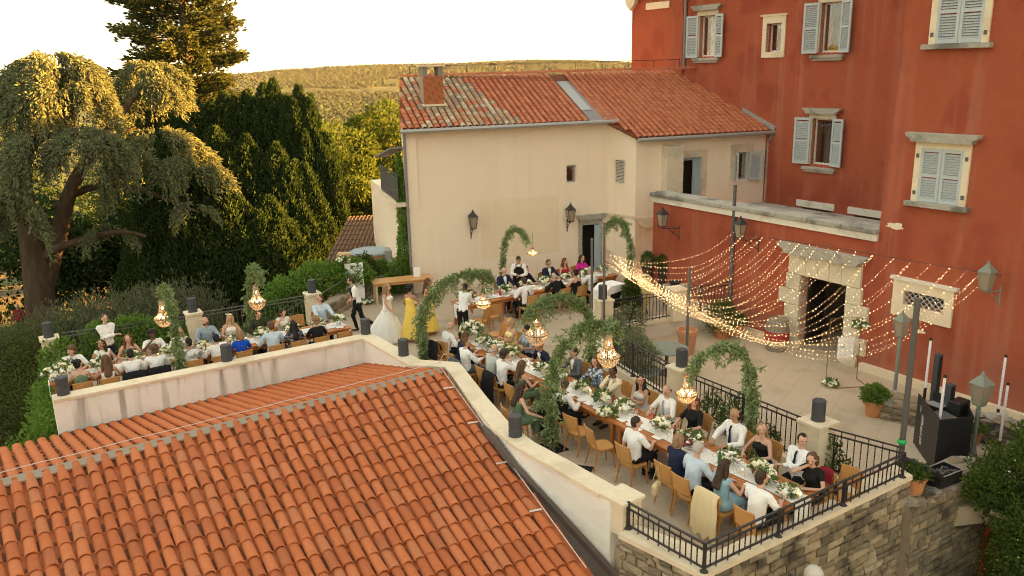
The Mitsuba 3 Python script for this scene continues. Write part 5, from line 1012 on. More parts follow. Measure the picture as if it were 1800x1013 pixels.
    if jacket: add(t, 'shirt_front', fuse([hl((Tt(0, .075, 1.06), .035), (Tt(0, .105, .86), .035), (Tt(-.03, .08, 1.04), .03), (Tt(.03, .08, 1.04), .03))]), 'cloth_white', 60, to=K)
    if tie: add(t, 'tie', fuse([hl((Tt(0, .112, 1.045), .018), (Tt(0, .150, .97), .018)), hl((Tt(0, .140, .97), (.018, .012, .018)), (Tt(0, .140, .74), (.034, .012, .03)))]), 'cloth_' + tie, 60, to=K)
    hm = 'hair_' + hair; hp_ = None
    cap = [el(Hd(0, .002, 1.290), (.087, .098, .095)), el(Hd(0, -.028, 1.235), (.080, .070, .085))]
    if style == 'short': hp_ = cap
    elif style == 'curly': hp_ = cap + [el(Hd(.09 * math.cos(a_) * math.cos(b_), .005 + .095 * math.sin(a_) * math.cos(b_) - .02 * (b_ < .5), 1.28 + .095 * math.sin(b_)), .036) for b_ in (.1, .6, 1.1) for a_ in np.arange(0, 6.28, .8) if not (math.sin(a_) > .5 and b_ < .5)] + [el(Hd(.05 * q, -.075, 1.20), .04) for q in (-1, 0, 1)]
    elif style == 'bob': hp_ = cap + [hl((Hd(s * .070, -.015, 1.27), .040), (Hd(s * .075, -.01, 1.15), .036)) for s in (-1, 1)] + [hl((Hd(0, -.06, 1.27), .06), (Hd(0, -.062, 1.15), .062))]
    elif style == 'long': hp_ = cap + [hl((Hd(s * .066, -.02, 1.27), .042), (Hd(s * .082, -.015, 1.13), .036), (Tt(s * .10, -.05 if not front else .03, .98), .035)) for s in (-1, 1)] + [hl((Hd(0, -.06, 1.27), .066), (Hd(0, -.082, 1.12), .070)), hl((Hd(0, -.082, 1.12), .070), (Tt(0, -.155, .90), (.095, .035, .06)))]
    elif style == 'bun': hp_ = cap + [el(Hd(0, -.10, 1.33), .052)]
    elif style == 'fringe': hp_ = [hl((Hd(s * .088, -.01, 1.255), .010), (Hd(s * .070, -.065, 1.25), .016), (Hd(s * .05, -.078, 1.21), .02)) for s in (-1, 1)] + [hl((Hd(-.05, -.075, 1.22), .025), (Hd(.05, -.075, 1.22), .025), (Hd(0, -.08, 1.26), .018))]
    if hp_: add(t, 'hair', fuse(hp_, .03, 4, .022), hm, 60, to=K)
    if front:
        for s in (-1, 1): add(t, 'eye', (ICO[0].vertices * [.013, .008, .009] @ RH.T + Hd(s * .032, .108, 1.262), ICO[0].faces), 'eye_dark', True, to=K)
        add(t, 'mouth', (ICO[0].vertices * [.024, .008, .007] @ RH.T + Hd(0, .104, 1.198), ICO[0].faces), 'lip', True, to=K)
    ctx = dict(t=t, K=K, Tt=Tt, Hd=Hd, H0=H0)
    for e in extra: e(ctx)
    return t
def beard(mat): return lambda c: add(c['t'], 'beard', fuse([hl((c['Hd'](0, .062, 1.175), (.050, .050, .035)), (c['Hd'](-.05, .03, 1.21), .022), (c['Hd'](.05, .03, 1.21), .022))]), mat, 60, to=c['K'])
def band(mat, z=1.33): return lambda c: add(c['t'], 'hair_ornament', MB().tube([c['Hd'](.09 * math.cos(a), .005 + .098 * math.sin(a) * .9 + .02, z - .01 + .02 * math.sin(a)) for a in np.linspace(.1, 3.04, 10)], .014, 5).mesh(), mat, to=c['K'])
def braces(c):
    for s in (-1, 1): add(c['t'], 'brace', MB().tube([c['Tt'](s * .085, .12, .72), c['Tt'](s * .085, .125, .95), c['Tt'](s * .09, .02, 1.09), c['Tt'](0, -.142, .90), c['Tt'](-s * .09, -.135, .62)], .014, 5).mesh(), 'cloth_navy', to=c['K'])
def bib(c):
    T_ = c['Tt']; add(c['t'], 'apron', fuse([hl((T_(-.08, .115, 1.0), .022), (T_(.08, .115, 1.0), .022), (T_(-.15, .10, .72), .03), (T_(.15, .10, .72), .03)), hl((T_(-.16, .07, .66), .05), (T_(.16, .07, .66), .05), (c['H0'] + V(-.16, .10, -.30), .04), (c['H0'] + V(.16, .10, -.30), .04))]), 'cloth_black', 60, to=c['K'])
    add(c['t'], 'apron_strap', MB().tube([T_(-.08, .13, 1.0), T_(-.09, .04, 1.095), T_(0, -.10, 1.04), T_(.09, .04, 1.095), T_(.08, .13, 1.0)], .014, 5).mesh(), 'cloth_black', to=c['K'])
SEATS = []
GW = 'wooden chairs at the dining tables'
def seat(tb, t, off, label, far=False, chair_label=None, dyaw=0, **k):
    O, d, n = TB[tb]; f = -n if far else n; p = tp(tb, t, off); y = yaw_of(f) + dyaw
    person(p, y, label, front=far or abs(dyaw) > 50, **k)
    chair(p - V(f[0], f[1], 0) * .0, y, chair_label or 'wooden chair of the ' + ' '.join(label.split()[:12]))
    SEATS.append((tb, t, far, ' '.join(label.split()[:9])))

# ---- long row, parapet side (backs to us), inner end first
seat('long', -.45, -.32, 'balding guest in a white shirt at the inner end of the long row', hair='grey', style='fringe', lean=14)
seat('long', .50, -.42, 'brown haired guest in navy leaning between two white shirts', top='navy', hair='brown', style='bob', sex='f', lean=16, sleeve='short')
seat('long', 1.02, -.55, 'short haired man in white shirt sitting farthest back from the long row', hair='brown', lean=2, bottom='suitgrey', head=(-25, 0))
seat('long', 1.86, -.36, 'bald man in a pale grey shirt with back to the parapet', top='palegrey', hair='grey', style='fringe', lean=10, sleeve='short')
seat('long', 2.34, -.36, 'curly dark haired man in white shirt raising an arm', hair='darkbrown', style='curly', lean=10, arms='drink')
seat('long', 3.20, -.42, 'woman with long brown hair in a patterned green top', top='sage', hair='brown', style='long', sex='f', sleeve='none', lean=8, bottom='sage', lowcut=True)
person(tp('long', 4.30, -1.22), yaw_of(V(.80, .25)), 'dark haired woman in a green dress reaching towards the leafy arch', dress='sage', hair='darkbrown', style='long', sex='f', sleeve='none', arms=((-.20, .30, .70), (.40, .36, .72)), lean=10, front=False, lowcut=True); chair(tp('long', 4.30, -1.22), yaw_of(V(.80, .25)), 'wooden chair turned sideways under the woman in green by the parapet')
seat('long', 4.72, -.38, 'man in black waistcoat and white sleeves beside the leafy arch', vest='black', hair='brown', lean=10, head=(20, -8))
seat('long', 7.10, -.42, 'man in white polo shirt with one arm hanging down', sleeve='short', hair='darkbrown', arms='hang', lean=4, head=(-30, 0))
seat('long', 8.10, -.34, 'woman with short blond hair in a navy sleeveless top', top='navy', bottom='navy', hair='sandy', style='bob', sex='f', sleeve='cap', lean=8, chair_label='wooden chair with a pale handbag hanging from it')
seat('long', 8.62, -.42, 'grey haired man in a pale blue shirt, broad back to us', top='lightblue', hair='grey', sleeve='half', lean=10, size=1.04)
seat('long', 9.28, -.42, 'woman with long brown hair in a pale blue sleeveless dress', dress='denim', hair='darkbrown', style='long', sex='f', sleeve='none', lean=6, chair_label='wooden chair draped with a cream knit')
seat('long', 10.02, -.40, 'dark haired man in white short sleeves nearest the railing corner', hair='darkbrown', sleeve='short', lean=8, size=1.05, head=(-15, 0))
chair(tp('long', 5.40, -.38), yaw_of(V(.834, .551)) + 6, 'empty wooden chair next to the black mat'); chair(tp('long', 6.18, -.44), yaw_of(V(.834, .551)) - 14, 'empty wooden chair behind the man in white polo')
for t_, o_, l, s in ((-.45, -.32, 'black jacket hung over the chair at the inner end of the long row', 1), (2.34, -.36, 'long black coat over the chair of the curly haired man', 2), (4.72, -.38, 'black jacket over the chair beside the leafy arch', 4)): drape(tp('long', t_, o_), yaw_of(V(.834, .551)), 'jacket', l, 'black_cloth', seed=s)
drape(tp('long', 1.02, -.55), yaw_of(V(.834, .551)), 'jacket', 'grey blue jacket over the chair set far back by the parapet', 'cloth_suitgrey', .4, seed=5)
drape(tp('long', 9.28, -.42), yaw_of(V(.834, .551)), 'shawl', 'cream knitted shawl covering a chair back near the corner', 'knit', .10, .25, 'shawl', 6)
# ---- long row, court side (facing us)
seat('long', .36, 1.32, 'blond woman in a pale yellow halter dress at the inner end', True, dress='paleyellow', hair='blond', style='bob', sex='f', sleeve='none', arms='fold', lean=4, lowcut=True, size=1.02)
seat('long', 1.02, 1.42, 'dark haired guest half hidden behind the hanging chandelier', True, top='greyblue', hair='black', style='bob', sex='f', sleeve='short', skin='tan', lean=8)
seat('long', 2.15, 1.20, 'man in navy jacket leaning far over the table', True, top='navy', jacket=True, hair='darkbrown', skin='tan', lean=26, head=(30, -18))
seat('long', 3.22, 1.24, 'man with dark hair in a grey suit and open white collar', True, top='suitgrey', jacket=True, bottom='suitgrey', hair='darkbrown', lean=4)
seat('long', 4.02, 1.24, 'brown haired woman in a grey blue patterned blouse', True, top='bluefloral', hair='brown', style='long', sex='f', lean=4, head=(20, -8))
seat('long', 4.72, 1.20, 'man in a cream jacket touching his face below the chandelier', True, top='cream', jacket=True, bottom='cream', hair='black', skin='dark', arms='face', lean=8, tie='navy')
seat('long', 5.54, 1.26, 'woman with long black hair and pink headband in silver', True, dress='silver', hair='black', style='long', sex='f', sleeve='none', skin='tan', lean=6, head=(45, -4), extra=(band('petal_blush'),), arms='fold', lowcut=True)
seat('long', 6.28, 1.28, 'balding man in white shirt and pale grey tie', True, hair='brown', style='fringe', tie='greyblue', sleeve='half', lean=4, head=(15, -4))
seat('long', 7.04, 1.28, 'auburn haired woman in a black top with sheer sleeves', True, top='black', hair='auburn', style='long', sex='f', sleeve='short', lean=2, head=(40, 2), bottom='black')
seat('long', 8.05, 1.32, 'man in white shirt and dark blue tie beside the green arch foot', True, hair='darkbrown', style='fringe', tie='navy', skin='tan', lean=0, size=1.05)
seat('long', 8.70, 1.38, 'blond woman in a black one shoulder dress', True, dress='black', hair='sandy', style='bob', sex='f', sleeve='none', lean=6, head=(40, 4), lowcut=True, skin='fair')
seat('long', 9.42, 1.42, 'black haired man in white shirt and dark tie leaning back', True, hair='black', tie='navy', lean=-8, head=(60, 4), arms='fold')
seat('long', 9.98, 1.18, 'woman with short brown hair in black resting her chin', True, dress='black', hair='brown', style='bob', sex='f', sleeve='cap', arms='chin', lean=10, head=(25, -6))
chair(tp('long', 10.2, 1.62), yaw_of(V(-.834, -.551)), 'empty wooden chair in the railing corner'); chair(tp('long', -.55, 1.45), yaw_of(V(-.834, -.551)) + 10, 'empty wooden chair behind the big white bouquet'); chair(tp('long', -1.15, 1.75), yaw_of(V(-.834, -.551)) - 25, 'empty wooden chair between the long row and the far row'); chair(V(-2.05, 20.35), 150, 'wooden chair standing alone behind the leafy arch foot by the parapet')
# ---- row beside the parapet: garden side
seat('left', 6.95, 1.15, 'brown haired youth in white shirt at the outer end of the left row', True, hair='brown', style='curly', sleeve='half', lean=14, head=(-50, -4), arms='out')
seat('left', 6.25, 1.18, 'woman with long brown hair and gold hair pins in cream', True, dress='ivory', hair='darkbrown', style='long', sex='f', sleeve='none', lean=10, head=(-40, -8), extra=(band('brass'),), skin='tan')
seat('left', 5.62, 1.24, 'reddish haired woman in a sage green dress with bare arms', True, dress='sage', hair='auburn', style='long', sex='f', sleeve='none', lean=10, lowcut=True)
seat('left', 5.02, 1.26, 'black haired man with dark skin in a white shirt', True, hair='black', style='curly', skin='dark', sleeve='short', lean=8, arms='drink')
seat('left', 4.38, 1.10, 'guest in white lace partly hidden by the leafy column', True, dress='ivory', hair='sandy', style='long', sex='f', sleeve='short', lean=10)
seat('left', 3.62, 1.42, 'bald bearded man in a grey blue shirt', True, top='greyblue', hair='grey', style='none', sleeve='long', lean=4, extra=(beard('hair_darkbrown'),), head=(-35, 0), size=1.03)
seat('left', 2.96, 1.44, 'blond woman with flower hair band in a cream dress', True, dress='ivory', hair='blond', style='long', sex='f', sleeve='none', lean=2, head=(-40, 6), extra=(band('petal_cream', 1.36),), lowcut=True)
seat('left', 2.18, 1.42, 'man in a dark green shirt under the left chandelier', True, top='darkgreen', hair='brown', lean=6, head=(0, -14))
seat('left', 1.55, 1.28, 'dark haired woman in a cream top holding a maroon glass', True, top='ivory', hair='darkbrown', style='bob', sex='f', lean=14, arms='drink', sleeve='none', head=(0, -18))
seat('left', .30, 1.50, 'man in pale blue shirt looking up beside the stone pillar', True, top='lightblue', hair='brown', lean=-4, head=(-70, 14), arms='out', size=1.06)
chair(tp('left', .98, 1.42), yaw_of(V(.53, -.848)), 'empty wooden chair facing us between two guests of the left row')
# ---- row beside the parapet: parapet side
seat('left', 6.90, -.38, 'woman with black bun in a bare backed green dress', dress='sage', hair='black', style='bun', sex='f', sleeve='none', lean=6, head=(-50, 0), lowcut=True)
seat('left', 6.32, -.42, 'woman with very long brown hair at the outer end of the left row', dress='ivory', hair='brown', style='long', sex='f', sleeve='none', lean=4, lowcut=True)
seat('left', 5.76, -.34, 'black haired man in white shirt, first of two with black jackets', hair='black', lean=6)
seat('left', 5.20, -.34, 'brown curly haired guest in white, second of two with black jackets', hair='brown', style='curly', lean=6)
seat('left', 4.36, -.30, 'guest in a printed white shirt behind the leafy column', top='whiteprint', hair='black', skin='tan', lean=14)
seat('left', 3.72, -.36, 'black haired man in white shirt beside the woman in blue', hair='black', lean=6)
seat('left', 3.12, -.34, 'woman with light brown hair in a bright blue top', top='blue', bottom='white', hair='sandy', style='bob', sex='f', sleeve='short', lean=4)
seat('left', 2.28, -.36, 'brown haired man in a light blue shirt, back to the parapet', top='lightblue', hair='brown', lean=10, size=1.05)
seat('left', 1.70, -.38, 'woman with black hair in a dark patterned dress', dress='darkfloral', hair='black', style='long', sex='f', sleeve='short', lean=6)
seat('left', 1.06, -.40, 'guest with curly light hair in black near the bride', top='black', hair='sandy', style='curly', sex='f', sleeve='short', lean=8)
chair(tp('left', .38, -.36), yaw_of(V(-.53, .848)), 'empty wooden chair at the inner end of the left row')
for t_, l, s in ((5.76, 'black jacket behind the black haired man of the left row', 7), (5.20, 'black jacket behind the curly haired guest of the left row', 8)): drape(tp('left', t_, -.34), yaw_of(V(-.53, .848)), 'jacket', l, 'black_cloth', .3, .27, seed=s)
# ---- row before the beige house
seat('far', 2.25, 1.22, 'white haired man in a navy suit before the beige wall', True, top='navy', jacket=True, bottom='navy', hair='white', style='fringe', lean=2, size=1.06)
seat('far', 3.12, 1.22, 'dark haired woman in black seated next to the waiter', True, top='black', hair='black', style='bob', sex='f', lean=8)
seat('far', 4.18, 1.28, 'man in a navy suit and white shirt in the middle of the far row', True, top='navy', jacket=True, bottom='navy', hair='brown', lean=2, size=1.03)
seat('far', 4.86, 1.24, 'auburn woman in red and gold at the far row', True, dress='red', hair='auburn', style='long', sex='f', sleeve='none', lean=4, lowcut=True)
seat('far', 5.62, 1.24, 'woman in a bright magenta top beside the entrance', True, top='magenta', hair='darkbrown', style='long', sex='f', lean=6)
seat('far', 2.06, -.36, 'man in white shirt with dark crossed braces, back to us', hair='darkbrown', lean=12, extra=(braces,), size=1.04)
seat('far', 3.42, -.34, 'balding man in a black suit leaning over the far row', top='black', hair='grey', style='fringe', lean=28, jacket=False, arms='out')
seat('far', 4.06, -.44, 'dark haired woman with bare back and black skirt', dress='black', hair='black', style='bun', sex='f', sleeve='none', lean=6, lowcut=True)
seat('far', 4.72, -.46, 'grey haired man in white shirt behind the steel poles', hair='grey', lean=8)
chair(tp('far', .62, -.42), yaw_of(V(-.58, .815)), 'empty wooden chair at the near end of the far row'); chair(tp('far', .05, -.62), yaw_of(V(-.58, .815)) + 30, 'empty wooden chair turned away at the near end of the far row')
drape(tp('far', 4.72, -.46), yaw_of(V(-.58, .815)), 'jacket', 'dark jacket over the chair behind the steel poles', 'black_cloth', seed=9)
# ---- people on their feet
person(V(-10.85, 21.0), yaw_of(V(.75, -.65)), 'young man in white shirt standing with folded arms', hair='brown', stand=True, arms=((.13, .20, 1.15), (-.13, .23, 1.19)), head=(-10, -4), size=1.0, bottom='navy')
person(V(-4.78, 24.5), yaw_of(V(-.9, -.25)), 'running waiter in white shirt and long black apron', hair='darkbrown', sleeve='short', stand=True, legs='stride', lean=10, head=(-5, -10), arms=((-.06, .24, 1.03), (.12, .22, 1.0)), extra=(bib,), size=1.0)
person(V(.25, 26.95), yaw_of(V(-.1, -1)), 'waiter in black waistcoat writing beside the beige wall', hair='darkbrown', vest='black', stand=True, lean=6, head=(0, -22), arms=((-.07, .27, 1.12), (.06, .28, 1.15)), skin='tan', extra=(bib,), size=1.0)
person(V(-1.48, 23.35), yaw_of(V(.35, 1)), 'woman in white blouse and black trousers bending over the table end', hair='darkbrown', style='bun', sex='f', sleeve='short', stand=True, lean=26, front=False, arms=((-.12, .46, .80), (.14, .44, .82)), skin='tan')
def gown(c):
    prof = [(.155, 1.0), (.175, .92), (.30, .72), (.46, .45), (.60, .16), (.64, .03), (.60, .02), (0, .1)]; m = MB().lathe(prof, 40); v, f = m.mesh(); a = np.arctan2(v[:, 1], v[:, 0]); k = 1 + (.05 * np.sin(a * 11) + .03 * np.sin(a * 17 + 1)) * np.clip((1 - v[:, 2]), 0, 1); v[:, :2] *= k[:, None]; v[:, 1] = v[:, 1] * .95 - .14 * np.clip(1 - v[:, 2], 0, 1)
    add(c['t'], 'skirt', (v, f), 'cloth_tulle', True, to=c['K'])
person(V(-3.72, 23.55), yaw_of(V(.92, -.38)), 'bride with long blond hair in a white strapless tulle gown', dress='ivory', hair='sandy', style='long', sex='f', sleeve='none', stand=True, legs='gown', lowcut=True, lean=2, head=(10, 2), arms=((-.20, .08, .84), (.10, .22, .95)), extra=(gown,), size=1.0)
person(V(-3.02, 23.42), yaw_of(V(.45, .85)), 'black haired bridesmaid in a long yellow dress, back to us', dress='yellow', hair='black', style='curly', sex='f', sleeve='none', stand=True, skin='tan', lowcut=True, front=False, arms=((-.14, .20, .98), (.16, .34, 1.05)), lean=2, size=.98)
person(V(-2.55, 24.1), yaw_of(V(.9, -.3)), 'brown haired bridesmaid in a strapless yellow dress', dress='yellow', hair='brown', style='long', sex='f', sleeve='none', stand=True, skin='tan', lowcut=True, lean=2, head=(20, 0), arms=((-.24, .04, .80), (.22, .08, .82)))
person(V(-24.9, 40, -4.85), 200, 'person in a dark red jacket standing in the shaded garden', top='darkred', hair='grey', stand=True, arms=((-.25, .08, .85), (.25, .08, .85)))

# ================================================================ LEAFY ARCHES AND CHANDELIERS
def garland(label, pts, seed, r=.15, n=3400, mat='garland_leaves'):
    n = int(n * .40)
    g = rng(seed); t = thing('leafy_arch', label, 'arch'); C = spline(pts, 60); add(t, 'rod', MB().tube(C, .018, 6).mesh(), 'iron_grey')
    base = C[0]; add(t, 'base_plate', MB().box(-.28, .28, -.28, .28, base[2], base[2] + .012, place((base[0], base[1], 0), 30)).mesh(), 'rubber_mat')
    T_ = np.gradient(C, axis=0); T_ /= np.linalg.norm(T_, axis=1, keepdims=True)
    def on(s): i = np.clip((s * 59).astype(int), 0, 58); fr = (s * 59 - i)[:, None]; return C[i] * (1 - fr) + C[i + 1] * fr, T_[i]
    nb = int(n * .62); s = g.random(nb); P, tn = on(s); u = unit(g, nb); u -= tn * (u * tn).sum(1, keepdims=True)
    P = P + u * (r * .62 * (.7 + .5 * np.sin(s * 19 + seed) + .3 * np.sin(s * 47 + 2 * seed)))[:, None] * g.random((nb, 1)) ** .6
    add(t, 'leaves', cards(P, u * .9 + tn * .5 * g.choice([-1, 1], (nb, 1)) + V(0, 0, -.3) + g.normal(size=(nb, 3)) * .5, .125, .046, g, .5), mat)
    # loose shoots of foliage tied to the rod, sticking out and hanging unevenly
    ns = int(n * .042); s = g.beta(1.1, 1.0, ns); P0, tn = on(s); PP, DD, st = [], [], MB()
    for k_ in range(ns):
        u = unit(g, 1)[0]; u -= tn[k_] * (u @ tn[k_]); d = u * .8 + tn[k_] * g.choice([-1, 1]) * .7 + V(0, 0, -.25) + g.normal(size=3) * .2; d /= np.linalg.norm(d); L = r * g.uniform(.9, 2.3); q = np.linspace(.15, 1, 9)[:, None]
        X = P0[k_] + d * L * q + V(0, 0, -.9) * L * q ** 2 * g.uniform(.2, .9); st.tube([P0[k_], X[4], X[8]], .004, 3, False); X2 = np.repeat(X, 2, 0); PP.append(X2 + g.normal(size=X2.shape) * .008); DD.append(np.repeat(np.gradient(X, axis=0) / .06, 2, 0) * .5 + unit(g, 18) * .75 + V(0, 0, -.2))
    add(t, 'hanging_sprigs', cards(np.vstack(PP), np.vstack(DD), .115, .042, g, .5), 'garland_leaves_pale'); add(t, 'stems', st.mesh(), 'bark', kind='stuff'); return t
foliage('garland_leaves_pale', (.17, .25, .09), (.40, .46, .26), 5.0, .3)
def arch(tb, t, side, label, seed, reach=.45, h=2.7, o0=None, skew=0, n=3400, r=.15):
    o0 = o0 if o0 is not None else (1.85 if side > 0 else -.85); e = reach; w = abs(o0 - e)
    L = [(o0, 0), (o0, .9), (o0 - side * w * .02, 1.7), (o0 - side * w * .22, h - .28), (o0 - side * w * .55, h - .02), (o0 - side * w * .85, h - .12), (e, h - .36)]
    garland(label, [tp(tb, t + skew * abs(o - o0), o, z) for o, z in L], seed, r, n)
arch('long', 7.9, 1, 'leafy arch rising by the railing over the guests in black and white', 101, .25, 2.72, 1.95)
arch('long', 4.95, -1, 'leafy arch rising from the black mat over the middle of the long row', 102, 1.05, 2.55, -.80, n=5200, r=.19)
arch('long', 2.95, 1, 'leafy arch rising from the court side over the inner long row', 103, .05, 2.62, 1.95, n=4600, r=.19)
arch('long', -.62, -1, 'leafy arch rising beside the parapet at the inner end of the long row', 104, 1.35, 2.55, -.88, n=5200, r=.18)
arch('far', 2.62, 1, 'slender leafy arch standing against the beige wall', 105, .35, 2.75, 1.75, n=2600, r=.12)
arch('far', 6.25, -1, 'leafy arch in front of the dark entrance', 106, .55, 2.72, -.7)
arch('left', 2.25, 1, 'leafy arch on the garden side of the left row', 107, .35, 2.72, 1.75)
arch('left', 4.70, -1, 'leafy column seen edge on beside the parapet in the left row', 108, .55, 2.72, -.5)
def chandelier(p, h, dia, zt, label, lit=True):
    t = thing('chandelier', label, 'chandelier', 'bead chandeliers hanging over the tables'); K = place(p, 0); R_ = dia / 2; m = MB(); g = rng(9)
    for i in range(30):
        a = i * 2 * math.pi / 30; c, s = math.cos(a), math.sin(a); pr = [(.26, 1.0), (.30, .80), (.42, .60), (.68, .44), (1.0, .36)]; m.tube([(R_ * q * c, R_ * q * s, h * z) for q, z in pr], .0065, 4, False)
        m.tube([(R_ * q * c, R_ * q * s, h * z) for q, z in ((1.0, .35), (.84, .20), (.5, .06), (.08, .0))], .0065, 4, False)
    add(t, 'bead_strands', m.mesh(), 'crystal', True, to=K); rg = MB()
    for r_, z in ((1.02, .355), (.27, 1.0), (.44, .6)): rg.tube([(R_ * r_ * math.cos(a), R_ * r_ * math.sin(a), h * z) for a in np.linspace(0, 2 * np.pi, 25)], .012, 5)
    rg.tube([(0, 0, h), (0, 0, zt - p[2])], .008, 4); add(t, 'frame', rg.mesh(), 'brass', to=K)
    b = MB()
    for i in range(5): a = i * 2 * math.pi / 5; b.ell((R_ * .5 * math.cos(a), R_ * .5 * math.sin(a), h * .40), (.024, .024, .034))
    b.ell((0, 0, h * .72), (.022, .022, .05)); k = emit('bulbs', b.mesh(), (1.4, .78, .30), t, True, 'stuff'); scene[k]['to_world'] = T(K)
for tb, t_, o_, z, h, d, zt, l in (('long', 7.45, .60, 1.52, .55, .40, 2.5, 'small bead chandelier hanging in front of the auburn woman'), ('long', 5.05, .68, 1.50, .78, .50, 2.3, 'bead chandelier glowing before the man in cream'), ('long', 2.72, .44, 1.42, .86, .54, 2.4, 'large bead chandelier above the middle of the long row'), ('long', -.15, .74, 1.62, .42, .42, 2.5, 'wide low bead chandelier above the big white bouquet'), ('far', 2.95, .50, 1.86, .24, .40, 2.6, 'flat ring chandelier against the beige wall'), ('left', 2.36, .60, 1.55, .72, .46, 2.5, 'bead chandelier above the man in dark green'), ('left', 4.78, .50, 1.55, .72, .46, 2.5, 'bead chandelier half hidden by the edge on leafy column')): chandelier(tp(tb, t_, o_, z), h, d, zt, l)

# ================================================================ FAIRY LIGHTS
g = rng(71); Lp = V(2.70, 23.5, 2.50); 
wire_s = np.r_[-.55, -.1, .35, .62, 1.0, 1.3, 1.65, 1.95, 2.3, 2.6, 2.95, 3.3, 3.8, 4.3, 4.9, 5.4, 5.9, 6.4, 6.8, 7.15, 7.4]
wire = [xf(RED, V(s, -.42, 2.72 + .012 * i)) for i, s in enumerate(wire_s)]
k = thing('carrier_wire', 'thin wire along the red wall that holds the fairy light strings', 'wire'); add(k, 'wire', MB().tube([V(7.05, 25.7, 3.0)] + wire + [xf(RED, V(7.5, -.2, 2.9))], .008, 4).mesh(), 'iron')
bulb = MB().put(np.array([[0, 0, .0], [.020, 0, -.03], [-.010, .017, -.03], [-.010, -.017, -.03], [0, 0, -.062]]), np.array([[0, 1, 2], [0, 2, 3], [0, 3, 1], [4, 2, 1], [4, 3, 2], [4, 1, 3]])).mesh()
n = len(wire); ORDN = []; O1 = ['first', 'second', 'third', 'fourth', 'fifth', 'sixth', 'seventh', 'eighth', 'ninth']; ORD = O1 + ['tenth', 'eleventh', 'twelfth', 'thirteenth', 'fourteenth', 'fifteenth', 'sixteenth', 'seventeenth', 'eighteenth', 'nineteenth', 'twentieth'] + ['twenty ' + o for o in O1] + ['thirtieth'] + ['thirty ' + o for o in O1]
for i, Wp in enumerate(wire):
    f = i / (n - 1); a = Lp + V(g.normal() * .04, g.normal() * .04, g.uniform(-.28, .28)); s = np.linspace(0, 1, 44)
    for j in range(2 if i % 2 else 1):
        zm = np.interp(f, [0, .12, .35, .6, 1], [2.0, 1.5, .95, .62, .40]) + g.normal() * .08 + (.10 if j else 0); mid = (a[2] + Wp[2]) / 2; sag = mid - zm
        C = a[None] * (1 - s[:, None]) + Wp[None] * s[:, None]; C[:, 2] -= 4 * sag * s * (1 - s) * (1 + .06 * np.sin(s * 9 + i)) * (1 + 1.1 * f * (s - .5)); C[:, :2] += (g.normal(size=2) * .16)[None] * np.sin(np.pi * s)[:, None]
        t = thing('fairy_light_string', f'string of warm fairy lights, {ORD[len(ORDN)]} counting from the tall dark pole', 'string lights', 'warm fairy light strings over the court'); add(t, 'cable', MB().tube(C, .0035, 3, False).mesh(), 'brass')
        Ln = np.r_[0, np.cumsum(np.linalg.norm(np.diff(C, axis=0), axis=1))]; m = MB(); q = np.arange(.25 + .5 * g.random(), Ln[-1], .105)
        for x in q:
            P = V(*[np.interp(x, Ln, C[:, d_]) for d_ in range(3)]); M = np.eye(4); M[:3, :3] = rotx(g.normal() * .7) @ roty(g.normal() * .7) * g.uniform(.34, .72); M[:3, 3] = P; m.put(*bulb, M)
        ORDN.append(i); emit('bulbs', m.mesh(), (.30, .175, .068), t, False, 'stuff')

# ================================================================ TABLEWARE
glassm = MB().lathe([(.032, 0), (.030, .004), (.005, .008), (.004, .075), (.012, .085), (.034, .115), (.037, .145), (.030, .19)], 10).mesh(); GL = mikit.ply(glassm, 'clear_glass', 50)
card = mikit.ply(MB().box(-.10, .10, -.055, .055, 0, .006, None, .002).mesh(), 'paper'); fork = mikit.ply(MB().box(-.008, .008, -.09, .09, 0, .004).box(-.012, .012, .05, .10, .0, .004).mesh(), 'zinc'); plate = mikit.ply(MB().lathe([(0, .004), (.07, .004), (.11, .016), (.115, .014), (.07, 0)], 18).mesh(), 'ceramic', 50)
cand = mikit.ply(MB().lathe([(0, 0), (.032, 0), (.032, .11), (.02, .115), (0, .112)], 12).mesh(), 'candle_wax', 50)
bot = lambda: MB().lathe([(0, 0), (.036, 0), (.038, .02), (.038, .16), (.030, .20), (.014, .235), (.013, .29), (.016, .292), (.016, .305), (0, .306)], 12).mesh()
BOT = {m_: mikit.ply(bot(), m_, 40) for m_ in ('green_glass', 'wine_dark', 'red_drink')}
nm = {'long': 'the long middle row', 'left': 'the left row', 'far': 'the far row'}
g = rng(72)
blos = []
def by(tb, t, o=None):
    c = [q for q in SEATS if q[0] == tb and (o is None or q[2] == (o > .45))]
    return min(c, key=lambda q: abs(q[1] - t))[3]
for sd in range(3):
    q = rng(sd + 5); h = trimesh.convex.convex_hull(q.normal(size=(22, 3)) * [.030, .030, .022]); blos.append((np.array(h.vertices), np.array(h.faces)))
